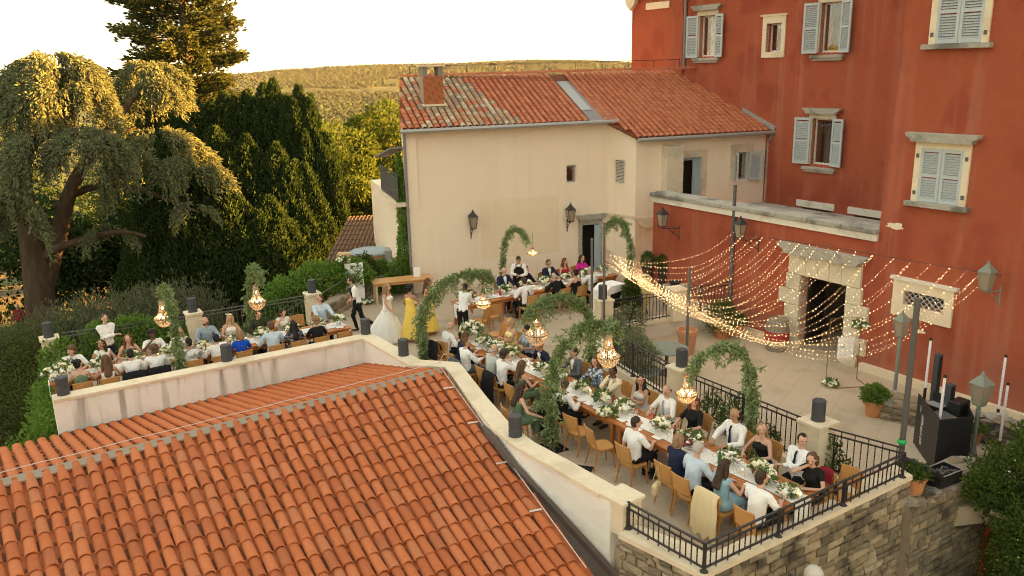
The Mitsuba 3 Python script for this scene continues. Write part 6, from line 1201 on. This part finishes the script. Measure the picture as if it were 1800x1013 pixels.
def bouquet(p, r, h, label, n=16, seed=0, vase=True, cat='bouquet', grp='white flower arrangements', scale=1.0, mats=('petal_white', 'petal_cream')):
    t = thing('bouquet', label, cat, grp); q = rng(seed + 900)
    if vase: add(t, 'vase', MB().lathe([(0, 0), (.045, 0), (.055, .05), (.045, h * .55), (.05, h * .6)], 12, place(p, 0)).mesh(), 'clear_glass', 40)
    k = n * 9; u = unit(q, k); u[:, 2] = np.abs(u[:, 2]) * .9; P = np.asarray(p) + V(0, 0, h * .55) + u * V(r, r, h * .6) * q.uniform(.35, 1.05, (k, 1)); add(t, 'leaves', cards(P, u + q.normal(size=(k, 3)) * .5, .11 * scale, .04 * scale, q, .4), 'bouquet_leaves')
    for j, mt in enumerate(mats):
        m = MB()
        for i in range(n // len(mats)):
            d = unit(q, 1)[0]; d[2] = abs(d[2]); s_ = q.uniform(.8, 1.6) * scale; b = blos[q.integers(3)]; m.put(b[0] * s_, b[1], place(np.asarray(p) + V(0, 0, h * .6) + d * V(r, r, h * .55) * q.uniform(.75, 1.08), q.uniform(0, 360)))
        add(t, 'blossoms', m.mesh(), mt, 60, kind='stuff')
for tb in ('long', 'left', 'far'):
    L0, L1 = spans[tb][0], spans[tb][-1]; yw = yaw_of(TB[tb][2]); t_ = L0 + .3; i = 0
    while t_ < L1 - .2:
        for o_ in (.20, .70):
            tt = t_ + g.normal() * .05; K = place(tp(tb, tt, o_ + g.normal() * .015, TH + .003), yw + g.normal() * 6)
            if g.random() < .75: k = add(None, 'menu_card', card, None, to=K); info(k, 'white card lying before the ' + by(tb, tt, o_), 'card', 'white cards on ' + nm[tb])
            if g.random() < .6: k = add(None, 'cutlery', fork, None, to=place(tp(tb, tt + .14, o_, TH + .003), yw + g.normal() * 12)); info(k, 'metal fork lying before the ' + by(tb, tt, o_), 'fork', 'forks on ' + nm[tb])
            if g.random() < .35: k = add(None, 'plate', plate, None, to=place(tp(tb, tt - .22, o_ + .02, TH + .002), 0)); info(k, 'small white plate before the ' + by(tb, tt, o_), 'plate', 'plates on ' + nm[tb])
            for s_ in (0, 1):
                if g.random() < .8: k = add(None, 'wine_glass', GL, None, to=place(tp(tb, tt + .11 + .09 * s_, .45 + (o_ - .45) * .42 + g.normal() * .02, TH + .006), 0, g.uniform(.9, 1.15))); info(k, 'clear stemmed glass before the ' + by(tb, tt, o_), 'glass', 'glasses on ' + nm[tb])
        if i % 2 == 0: k = add(None, 'candle', cand, None, to=place(tp(tb, t_ + .30, .45 + g.normal() * .08, TH + .006), 0, g.uniform(.7, 1.2))); info(k, 'short cream candle near the ' + by(tb, t_ + .3), 'candle', 'candles on ' + nm[tb]); K = scene[k]; fl = tp(tb, 0, 0); pos = np.array(scene[k]['to_world'].matrix)[:3, 3]; add(k, 'flame', MB().ell((pos[0], pos[1], pos[2] + .125), (.008, .008, .018), None, 0).mesh(), 'flame')
        t_ += .56; i += 1
plain('flame', (.9, .6, .2), .5); scene['flame'] = {'type': 'diffuse', 'reflectance': rgb(.9, .65, .3)}
for k in [k for k in scene if k.endswith('__flame')]: scene[k]['emitter'] = {'type': 'area', 'radiance': rgb(1.4, .8, .28)}
for j, (tb, t_, o_, r, h, n_) in enumerate((('long', -.35, .45, .30, .42, 44), ('long', .35, .45, .20, .24, 26), ('long', .95, .42, .22, .26, 26), ('long', 1.55, .48, .20, .26, 22), ('long', 2.9, .45, .16, .22, 16), ('long', 3.55, .45, .18, .24, 20), ('long', 4.35, .5, .16, .22, 16), ('long', 5.15, .46, .18, .24, 18), ('long', 5.75, .5, .20, .22, 22), ('long', 5.7, .12, .16, .12, 16), ('long', 6.9, .5, .15, .22, 14), ('long', 7.75, .42, .24, .26, 30), ('long', 8.7, .5, .12, .26, 10), ('long', 9.3, .55, .16, .26, 18), ('long', 9.55, .42, .16, .2, 14), ('long', 10.0, .45, .15, .12, 14),
        ('left', .15, .45, .15, .26, 14), ('left', .75, .45, .16, .24, 16), ('left', 1.5, .45, .17, .24, 18), ('left', 2.35, .45, .20, .26, 24), ('left', 3.1, .5, .14, .2, 12), ('left', 3.9, .45, .14, .22, 12), ('left', 4.8, .45, .17, .24, 18), ('left', 5.6, .45, .18, .24, 18), ('left', 6.4, .45, .2, .26, 22), ('left', 7.15, .45, .28, .34, 36), ('left', 7.5, .3, .2, .26, 22),
        ('far', .3, .45, .28, .34, 30), ('far', 1.1, .45, .16, .24, 16), ('far', 1.75, .45, .16, .24, 16), ('far', 2.6, .5, .18, .26, 18), ('far', 3.4, .5, .18, .26, 18), ('far', 4.3, .45, .14, .22, 12), ('far', 5.2, .45, .16, .24, 14), ('far', 6.0, .45, .16, .24, 14))):
    bouquet(tp(tb, t_, o_, TH + .006), r, h, ('large ' if n_ > 24 else 'small ' if n_ < 15 else '') + 'vase of white flowers near the ' + ' '.join(by(tb, t_).split()[:8]), n_, j, grp='flower vases on ' + nm[tb], mats=('petal_white', 'petal_cream', 'petal_plum') if n_ == 30 else ('petal_white', 'petal_cream'))
for tb, t_, o_, m_, l in (('long', -.05, .5, 'green_glass', 'green bottle beside the big bouquet of the long row'), ('long', 4.95, .40, 'green_glass', 'dark green bottle before the man in waistcoat'), ('long', 6.75, .58, 'green_glass', 'green bottle before the balding man with grey tie'), ('long', 8.55, .36, 'green_glass', 'bright green bottle before the grey haired man in pale blue'), ('long', 7.35, .42, 'wine_dark', 'dark cola bottle beside the cream and plum flowers'), ('far', 5.0, .5, 'green_glass', 'green bottle on the far row near the red dress')):
    t = solo('bottle', l, 'bottle', BOT[m_], None, to=place(tp(tb, t_, o_, TH + .006), 0))
    if m_ == 'wine_dark': add(t, 'label', MB().lathe([(.0385, .08), (.0388, .14)], 12, place(tp(tb, t_, o_, TH + .006), 0)).mesh(), 'red_drink')
dec = MB().lathe([(0, 0), (.035, 0), (.045, .05), (.045, .13), (.02, .18), (.022, .22), (.03, .235), (0, .235)], 12).mesh(); DEC = mikit.ply(dec, 'red_drink', 40)
for tb, t_, o_, l in (('long', 5.35, .58, 'red glass jug before the man in cream'), ('long', 6.62, .55, 'red glass jug beside the green bottle'), ('long', 9.15, .58, 'tall red glass jug before the woman resting her chin'), ('left', 5.45, .4, 'red glass jug between the white shirts of the left row'), ('left', 3.95, .6, 'red glass jug beside the bald bearded man'), ('far', 1.55, .4, 'red glass jug before the white haired man')): solo('jug', l, 'jug', DEC, None, to=place(tp(tb, t_, o_, TH + .006), 0))

# ================================================================ OTHER THINGS ON THE TERRACE AND THE COURT
def leg4(m, x0, x1, y0, y1, z, r, M):
    for x in (x0, x1):
        for y in (y0, y1): m.box(x - r, x + r, y - r, y + r, 0, z, M)
SM = frame((-4.86, 27.75, 0), (.95, .31, 0)); t = thing('side_table', 'pale legged wooden side table against the beige house', 'table')
for i in range(4): add(t, 'plank', MB().box(.0, 2.1, -.38 + i * .19 + .002, -.19 + i * .19 - .002, .73, .76, SM, .004).mesh(), 'side_wood')
add(t, 'apron', MB().box(.06, 2.04, -.32, .32, .64, .73, SM).mesh(), 'side_wood')
for x in (.1, 2.0):
    for y in (-.30, .30): add(t, 'leg', MB().box(x - .035, x + .035, y - .035, y + .035, 0, .64, SM).mesh(), 'yellow_clay')
t = thing('table_sign', 'small white upright card on the wooden side table', 'sign'); add(t, 'card', MB().box(1.50, 1.74, .10, .115, .765, 1.10, SM).mesh(), 'paper'); add(t, 'stand', MB().box(1.52, 1.72, .06, .18, .76, .768, SM).mesh(), 'sash_white')
chair(V(-5.0, 27.0), 200, 'wooden chair pushed beside the left end of the side table') if False else None
# seating plan board
BM = frame((-5.72, 27.55, 0), (.93, .30, 0)); t = thing('seating_plan', 'tall white seating plan board on a thin gold frame', 'sign board')
add(t, 'board', MB().box(0, .62, -.02, .0, .12, 1.46, BM @ place((0, 0, 0), 0)).mesh(), 'paper', label='white board printed with lines of small grey names')
fr = MB().tube([xf(BM, V(.02, .03, 0)), xf(BM, V(.02, .03, 1.75)), xf(BM, V(.60, .03, 1.75)), xf(BM, V(.60, .03, 0))], .012, 5); add(t, 'frame', fr.mesh(), 'brass')
def letter(parent, M, x, z, h, txt, mat='print_ink', bold=False, y=-.0225, name='lettering'):
    m = meshkit.text_mesh(txt, h, .0015, bold); v = np.stack([m.vertices[:, 0] + x, y - m.vertices[:, 2], m.vertices[:, 1] + z], 1); add(parent, name, MB().put(v, m.faces[:, ::-1], M).mesh(), mat, kind='stuff')
def strokes(parent, M, x, z, h, n, mat, y=-.0225, up=False, seed=1):
    """print too small to read in the photograph: rows of letter sized strokes"""
    q = rng(seed); m = MB(); p = 0.0
    for i in range(n):
        w = h * q.uniform(.45, .75)
        for a_, b_, c_, d_ in ((0, .22, 0, 1), (.62, .9, 0, 1) if q.random() < .6 else (.3, .9, .8, 1), (.2, .7, .4, .6)): 
            X0, X1, Z0, Z1 = p + w * a_, p + w * b_, h * c_, h * d_
            m.box(*((x - Z1, x - Z0, y, y + .002, z + X0, z + X1) if up else (x + X0, x + X1, y, y + .002, z + Z0, z + Z1)), M)
        p += w * 1.25
    add(parent, 'lettering', m.mesh(), mat, kind='stuff')
strokes(t, BM, .08, 1.33, .035, 9, 'lead')
for i, (x, z) in enumerate(((.12, 1.16), (.42, 1.13), (.32, .80))): strokes(t, BM, x, z, .02, 5, 'zinc', seed=i)
q = MB(); g = rng(81)
for x, z in ((.07, 1.11), (.36, 1.07), (.07, .75), (.30, .75)):
    for i in range(6): q.box(x, x + g.uniform(.10, .18), -.0225, -.0205, z - i * .035, z - i * .035 + .004, BM)
add(t, 'name_lines', q.mesh(), 'zinc', kind='stuff')
bouquet(xf(BM, V(-.02, .0, 1.42)), .20, .26, 'white flower cluster on the top corner of the seating plan', 26, 50, False, 'flowers', None); bouquet(xf(BM, V(.62, -.12, 0)), .22, .12, 'low white flowers at the foot of the seating plan', 16, 51, False, 'flowers', None); bouquet(V(-3.35, 26.55, 0), .24, .40, 'green and white flowers on the ground under the side table', 18, 52, False, 'flowers', None)
# welcome board in the court
RM2 = frame((8.62, 20.75, -.5), (.90, .10, 0)); t = thing('welcome_board', 'small white welcome board hanging in a thin gold frame', 'sign board')
add(t, 'frame', MB().tube([xf(RM2, V(-.25, 0, 0)), xf(RM2, V(-.25, 0, 1.75)), xf(RM2, V(.62, 0, 1.75)), xf(RM2, V(.62, 0, 0))], .011, 5).tube([xf(RM2, V(-.25, 0, .01)), xf(RM2, V(-.25, -.55, .01)), xf(RM2, V(.62, -.55, .01)), xf(RM2, V(.62, 0, .01))], .014, 5).mesh(), 'brass')
add(t, 'board', MB().box(.0, .45, -.02, -.006, .62, 1.22, RM2).mesh(), 'paper'); strokes(t, RM2, .07, .92, .05, 4, 'lead', seed=5); strokes(t, RM2, .07, .99, .02, 7, 'zinc', seed=6); add(t, 'bow', MB().ell((.22, -.02, 1.25), (.05, .03, .04), RM2).ell((.16, -.02, 1.31), (.03, .02, .06), RM2).ell((.28, -.02, 1.31), (.03, .02, .06), RM2).mesh(), 'petal_white', True)
bouquet(xf(RM2, V(.58, -.03, 1.32)), .20, .30, 'cream flowers on the upper corner of the welcome board', 26, 53, False, 'flowers', None); bouquet(xf(RM2, V(-.30, -.35, 0)), .18, .14, 'white flowers on the floor before the welcome board', 18, 54, False, 'flowers', None)
# barrel
t = thing('wine_barrel', 'weathered wooden barrel with a red painted middle by the portal', 'barrel'); K = place((7.86, 23.35, -.5), 0); pr = lambda z: .29 + .07 * math.sin(math.pi * z / .96)
for i in range(18):
    a0, a1 = i * math.pi / 9 + .012, (i + 1) * math.pi / 9 - .012
    for nm_, za, zb, mt in (('stave', 0, .32, 'barrel_wood'), ('painted_stave', .32, .62, 'barrel_red'), ('stave', .62, .96, 'barrel_wood')):
        zs = np.linspace(za, zb, 4); v = [[pr(z) * math.cos(a), pr(z) * math.sin(a), z] for z in zs for a in (a0, (a0 + a1) / 2, a1)]; add(t, nm_, (np.array(v), np.array([[r * 3 + c, r * 3 + c + 1, r * 3 + c + 4, r * 3 + c + 3] for r in range(3) for c in range(2)])), mt, True, to=K)
add(t, 'head', MB().lathe([(0, .945), (.28, .945), (.28, .93)], 18).mesh(), 'barrel_wood', to=K); add(t, 'core', MB().lathe([(.27, .0), (.345, .48), (.27, .93)], 18).mesh(), 'black_plastic', to=K)
for z in (.03, .14, .30, .62, .80, .90): add(t, 'hoop', MB().lathe([(pr(z) + .004, z), (pr(z + .04) + .004, z + .04)], 24).mesh(), 'barrel_hoop', to=K)
# pots and plants
def pot(p, r, h, label, mat='terracotta', plant=None, n=1200, pr_=None, seed=1, tall=.25, leafmat='herb_leaves', lab2=None):
    t = thing('terracotta_pot', label, 'pot'); K = place(p, 0); add(t, 'body', MB().lathe([(0, 0), (r * .70, 0), (r * .74, h * .05), (r * .95, h * .80), (r * 1.05, h * .82), (r * 1.06, h), (r * .95, h), (r * .90, h * .86), (0, h * .86)], 20).mesh(), mat, 35, to=K)
    if lab2 or plant: add(t, 'soil', MB().lathe([(0, h * .88), (r * .9, h * .88)], 16).mesh(), 'soil', to=K)
    if plant: mound('potted_plant', plant, 'plant', [((p[0], p[1], p[2] + h + tall * .6), (pr_ or r * 1.25, pr_ or r * 1.25, tall))], n, leafmat, seed, .07)
pot((5.15, 23.2, -.5), .30, .74, 'tall empty terracotta pot before the low white court wall', 'terracotta_old'); pot((8.68, 18.45, -.5), .25, .40, 'terracotta pot with bright green herb in the court', plant='bright green bushy herb in the terracotta pot', n=2600, seed=201, tall=.22); pot((7.02, 24.9, -.5), .30, .36, 'terracotta pot near the red wall behind the barrel', plant='green leafy plant in the pot near the red wall', n=1600, seed=202, tall=.2, leafmat='bush_leaves')
pot((6.55, 24.6, -.5), .30, .34, 'terracotta pot half hidden under a dark green shrub', plant='dark green shrub at the corner of the court', n=3000, seed=203, tall=.55, pr_=.5, leafmat='tree_leaves'); pot((7.42, 13.95, -.05), .24, .36, 'terracotta pot on the ledge beside the coping end', plant='short green plant in the ledge pot', n=900, seed=204, tall=.12, leafmat='bush_leaves')
pot((10.2, 16.9, -.5), .22, .3, 'small pot half hidden behind the lamp post', plant='trailing plant in the pot behind the lamp post', n=700, seed=205, tall=.12)
# glass topped round table behind the railing, lamp and olive
t = thing('round_table', 'dark round garden table behind the railing', 'table'); add(t, 'top', MB().lathe([(0, .70), (.58, .70), (.60, .72), (.58, .74), (0, .74)], 28, place((4.25, 21.6, -.5), 0)).mesh(), 'verdigris', 40); add(t, 'leg', MB().lathe([(.30, 0), (.05, .05), (.05, .7)], 12, place((4.25, 21.6, -.5), 0)).mesh(), 'iron_grey')
t = thing('planter', 'wide shallow bowl planter behind the railing', 'planter'); add(t, 'bowl', MB().lathe([(0, 0), (.35, 0), (.58, .35), (.60, .38), (.52, .36), (0, .30)], 24, place((3.35, 20.9, -.5), 0)).mesh(), 'verdigris', 40); mound('grass_plant', 'feathery grass in the bowl planter under the arch', 'plant', [((3.35, 21.0, .25), (.5, .45, .45))], 900, 'olive_leaves', 211, .18, .6, .2)
# amphora, white chest, small table by the beige corner
t = thing('amphora', 'large yellowish stone amphora with two handles behind the railing', 'jar'); K = place((4.1, 25.55, 0), 20); add(t, 'body', MB().lathe([(.12, .12), (.20, .2), (.36, .55), (.42, .85), (.36, 1.08), (.20, 1.2), (.15, 1.26), (.18, 1.34), (.14, 1.34), (.10, 1.2)], 24).mesh(), 'yellow_clay', 50, to=K)
for s in (-1, 1): add(t, 'handle', MB().tube(spline([V(s * .14, 0, 1.28), V(s * .30, 0, 1.30), V(s * .38, 0, 1.18), V(s * .36, 0, 1.05)], 10), .026, 6).mesh(), 'yellow_clay', True, to=K)
add(t, 'stand', MB().tube([(.3, 0, 0), (.2, 0, .4)], .02, 5).tube([(-.3, 0, 0), (-.2, 0, .4)], .02, 5).tube([(0, .3, 0), (0, .2, .4)], .02, 5).tube([(.2 * math.cos(a), .2 * math.sin(a), .25) for a in np.linspace(0, 6.28, 16)], .015, 5).mesh(), 'iron', to=K)
CM = frame((2.98, 25.0, 0), (.80, .60, 0)); t = thing('buffet_trolley', 'white covered trolley with black open front behind the pillar', 'trolley'); add(t, 'cover', MB().poly(Polygon([(-.1, .0), (-.1, .95), (.15, 1.12), (.75, 1.10), (.95, 1.0), (.95, .92), (.1, .85), (.1, 0)]), -.05, .55, CM).mesh(), 'linen', 30); add(t, 'tray', MB().box(.12, .92, -.04, .5, .52, .88, CM, .03).box(.12, .98, -.1, .5, .38, .46, CM, .02).mesh(), 'black_plastic'); add(t, 'glasses', MB().ell((.7, -.06, .75), (.07, .05, .10), CM).ell((.82, -.06, .70), (.06, .05, .09), CM).ell((.6, -.06, .68), (.05, .04, .08), CM).mesh(), 'ceramic', True, kind='stuff')
t = thing('serving_table', 'brown side table with a black bowl near the beige corner', 'table'); add(t, 'top', MB().box(5.0, 5.9, 25.9, 26.5, .74, .78).mesh(), 'plank_wood'); m = MB()
for x in (5.05, 5.85):
    for y in (25.95, 26.45): add(t, 'leg', MB().box(x - .03, x + .03, y - .03, y + .03, 0, .74).mesh(), 'plank_wood')
solo('bowl', 'black bowl on the brown side table', 'bowl', MB().lathe([(0, 0), (.12, 0), (.2, .16), (.18, .16), (.1, .03)], 16, place((5.35, 26.15, .78), 0)).mesh(), 'black_plastic', 40)
for x, y, l in ((4.9, 28.9, 'dark reddish flowers in a pot by the beige corner'), (5.4, 28.5, 'dark potted plant where the beige and red walls meet')): mound('potted_plant', l, 'plant', [((x, y, 1.05), (.24, .24, .28))], 700, 'bush_leaves', int(x * 100), .08); solo('flower_pot', 'dark plant pot on a stand under the ' + l.split(' in')[0].split(' where')[0], 'pot', MB().lathe([(0, 0), (.15, 0), (.2, .7), (.22, .82), (0, .8)], 14, place((x, y, 0), 0)).mesh(), 'soil', 40)
solo('floor_mat', 'black rubber mat on the floor beside the empty chairs', 'mat', MB().box(-.42, .42, -.36, .36, .0, .012, place((1.05, 14.92, .003), -20), .004).mesh(), 'rubber_mat')
t = thing('handbag', 'cream handbag hanging by its strap from a chair', 'bag'); b = tp('long', 8.05, -.72); add(t, 'bag', MB().box(-.13, .13, -.05, .05, .30, .50, place((b[0], b[1], 0), 60), .02).mesh(), 'knit'); add(t, 'strap', MB().tube([V(b[0], b[1], .50) + V(-.05, .08, 0), V(b[0], b[1], .86) + V(.03, .02, 0), V(b[0], b[1], .50) + V(.05, -.08, 0)], .010, 5).mesh(), 'yellow_clay')
drape(tp('long', 9.98, 1.18), yaw_of(V(-.834, -.551)), 'scarf', 'red scarf hanging from the chair of the woman resting her chin', 'cloth_darkred', .25, .16, 'scarf', 12)
# ---- music desk
DK = frame((9.35, 15.75, -.5), (.42, -.90, 0)); t = thing('music_desk', 'tall black folding desk front with white lettering', 'desk')
def quad(m, a, b, z0, z1, th=.02):
    d = (b - a) / np.linalg.norm(b - a); n_ = V(d[1], -d[0], 0) * th; v = [a + V(0, 0, z0), b + V(0, 0, z0), b + V(0, 0, z1), a + V(0, 0, z1)]; m.put(np.array(v + [p + n_ for p in v]), np.array([[0, 1, 2, 3], [7, 6, 5, 4], [0, 4, 5, 1], [1, 5, 6, 2], [2, 6, 7, 3], [3, 7, 4, 0]]))
pa, pb, pc, pd_ = V(8.93, 16.93, -.5), V(8.69, 15.54, -.5), V(9.42, 15.66, -.5), V(9.75, 16.6, -.5)
for a, b, l in ((pa, pb, 'front_panel'), (pb, pc, 'side_panel'), (pc, pd_, 'side_panel')): m = MB(); quad(m, a, b, 0, 1.18); add(t, l, m.mesh(), 'black_plastic')
FM = frame(pa, pb - pa); strokes(t, FM, .52, .18, .13, 7, 'sash_white', -.024, True, 9); strokes(t, FM, .30, .86, .05, 4, 'sash_white', -.024, True, 10)
add(t, 'worktop', MB().flat(Polygon([pa[:2], pb[:2], pc[:2], pd_[:2]]), .42, .45).mesh(), 'black_plastic')
solo('controller', 'black music controller with silver keys on the desk', 'controller', MB().box(-.35, .35, -.18, .18, 0, .07, place((9.1, 16.0, .45), -75), .01).mesh(), 'iron_grey'); t = thing('laptop', 'grey open laptop on the music desk', 'laptop'); add(t, 'base', MB().box(-.17, .17, -.12, .12, 0, .02, place((9.12, 16.55, .56), -60)).mesh(), 'zinc'); add(t, 'screen', MB().box(-.17, .17, .12, .135, .02, .24, place((9.12, 16.55, .56), -60)).mesh(), 'black_plastic'); add(t, 'stand', MB().box(-.14, .14, -.1, .1, -.11, 0, place((9.12, 16.55, .56), -60)).mesh(), 'iron')
solo('speaker_box', 'low black monitor speaker on the music desk', 'speaker', MB().box(-.2, .2, -.14, .14, 0, .3, place((9.5, 16.35, .45), 30), .02).mesh(), 'black_plastic')
def tower_(p, z0, h, w, label, lean_=0): t = thing('speaker_column', label, 'speaker'); M = place((p[0], p[1], 0), 20); add(t, 'column', MB().box(-w / 2, w / 2, -w / 2, w / 2, z0, z0 + h, M, .01).mesh(), 'lamp_grey'); add(t, 'grille', MB().box(-w / 2 + .02, w / 2 - .02, -w / 2 - .006, -w / 2, z0 + .04, z0 + h - .04, M).mesh(), 'black_plastic'); add(t, 'base', MB().box(-.22, .22, -.22, .22, -.5, z0, M, .02).mesh(), 'black_plastic')
tower_((9.85, 18.0), -.1, 1.3, .14, 'slim black speaker column behind the desk against the red wall'); tower_((9.36, 16.5), .0, 1.06, .15, 'slim dark speaker column in front of the desk')
def light_tube(p, z0, z1, label, base): t = thing('light_tube', label, 'light tube', 'white light tubes around the music desk'); add(t, 'tube', MB().tube([V(p[0], p[1], z0), V(p[0], p[1], z1)], .028, 10).mesh(), 'tube_white', True); add(t, 'foot', MB().tube([V(p[0], p[1], base), V(p[0], p[1], z0)], .034, 10).lathe([(0, 0), (.16, 0), (.16, .01), (.03, .03)], 14, place((p[0], p[1], base), 0)).mesh(), 'black_plastic', 40); add(t, 'cap', MB().tube([V(p[0], p[1], z1), V(p[0], p[1], z1 + .05)], .032, 10).mesh(), 'black_plastic')
light_tube((9.54, 17.85), .43, 1.59, 'white light tube behind the music desk', -.5); light_tube((8.85, 15.85), .22, 1.47, 'white light tube in front of the music desk', -.5); light_tube((10.9, 17.2), .15, 1.38, 'white light tube by the red wall beyond the lamp post', -.5); light_tube((10.33, 16.1), -.10, 1.17, 'white light tube standing in the flowering bush', -.5)
# lamp posts
def lamp_post(p, z0, h, label, sc=1.25, mat='verdigris'):
    t = thing('lamp_post', label, 'street lamp'); K = place((p[0], p[1], z0 + h), 25, sc); add(t, 'lantern', LC, mat, to=K); add(t, 'glass', LG, 'frosted', to=K); add(t, 'post', MB().tube([V(p[0], p[1], z0), V(p[0], p[1], z0 + h)], .045, 10).lathe([(.12, 0), (.10, .1), (.06, .25), (.05, .3)], 12, place((p[0], p[1], z0), 0)).mesh(), mat, 40)
lamp_post((9.75, 16.05), -.5, 1.25, 'old grey green lantern post beside the music desk'); lamp_post((9.55, 19.3), -.5, 1.70, 'old lantern post half hidden behind the dark steel pole', 1.1)
# rubble court edge, case, boulders, plank, globe lamp
t = thing('court_edge_wall', 'low rough rubble wall at the edge of the court behind the desk', 'wall'); cw = [(8.9, 18.45), (9.6, 17.9), (10.4, 17.2), (11.9, 15.9)]
add(t, 'core', ribbon(cw, .5, -1.0, .02).mesh(), 'mortar'); 
for a, b, sd in ((cw[0], cw[1], 21), (cw[1], cw[2], 22), (cw[2], cw[3], 23)): d = (V(*b) - V(*a)) / np.linalg.norm(V(*b) - V(*a)); n_ = V(d[1], -d[0]) * .25; stones(t, V(*a) + n_, V(*b) + n_, -.5, .02, sd, .1, .18, ('stone_a', 'stone_c', 'grey_stone'), lim=40)
g = rng(23)
for i in range(18):
    p = V(8.95, 18.4) + (V(11.6, 16.2) - V(8.95, 18.4)) * g.random() + g.normal(size=2) * .1; add(t, 'top_stone', MB().tm(trimesh.convex.convex_hull(g.normal(size=(12, 3)) * [.13, .12, .04]), place((p[0], p[1], .04), 0)).mesh(), ('stone_a', 'grey_stone')[i % 2])
t = thing('equipment_case', 'open black equipment case full of cables on the ledge', 'case'); KM = place((8.15, 14.3, -.03), 28); add(t, 'tub', MB().box(-.32, .32, -.20, -.18, 0, .24, KM).box(-.32, .32, .18, .20, 0, .24, KM).box(-.32, -.30, -.18, .18, 0, .24, KM).box(.30, .32, -.18, .18, 0, .24, KM).box(-.30, .30, -.18, .18, 0, .02, KM).mesh(), 'black_plastic'); add(t, 'lid', MB().box(-.32, .32, -.03, .03, 0, .46, KM @ frame((-.34, 0, .22), (0, 1, 0), (-.75, 0, .66))).mesh(), 'black_plastic'); add(t, 'rim', MB().tube([xf(KM, V(*p, .245)) for p in ((-.32, -.2), (.32, -.2), (.32, .2), (-.32, .2), (-.32, -.2))], .012, 5).mesh(), 'zinc')
q = MB(); g = rng(24)
for i in range(7): q.tube([xf(KM, V(g.uniform(-.25, .25), g.uniform(-.15, .15), g.uniform(.12, .26))) for _ in range(6)], .018, 5)
add(t, 'cables', q.mesh(), 'iron_grey', True, kind='stuff')
solo('wooden_beam', 'weathered grey beam sticking out of the bush on the right', 'beam', MB().box(0, 1.3, -.03, .03, -.045, .045, frame((8.85, 13.78, -.40), (.58, -.80, -.06)), .01).mesh(), 'plank_wood')
t = thing('globe_lamp', 'round pale globe lamp fixed low on the rubble wall', 'lamp'); add(t, 'globe', MB().ell((4.60, 11.25, .08), (.15, .15, .15), None, 2).mesh(), 'globe_glass', True); add(t, 'bracket', MB().tube([V(4.60, 11.25, -.05), V(4.60, 11.25, -.22), V(4.40, 11.75, -.25)], .03, 8).mesh(), 'iron_grey')
mound('leafy_plant', 'big soft green leaves at the lower right edge', 'plant', [((7.6, 10.4, -2.6), (.5, .4, .25)), ((8.3, 11.0, -2.0), (.3, .3, .2))], 420, 'herb_leaves', 221, .22)

# ================================================================ AIR
scene['haze'] = {'type': 'cube', 'to_world': T().translate([0, 0, -22]).scale([8300, 8300, 78]), 'bsdf': {'type': 'null'}, 'interior': {'type': 'ref', 'id': 'haze_air'}}
info('haze', 'thin warm evening haze over the valley and hills', None, None, 'stuff')
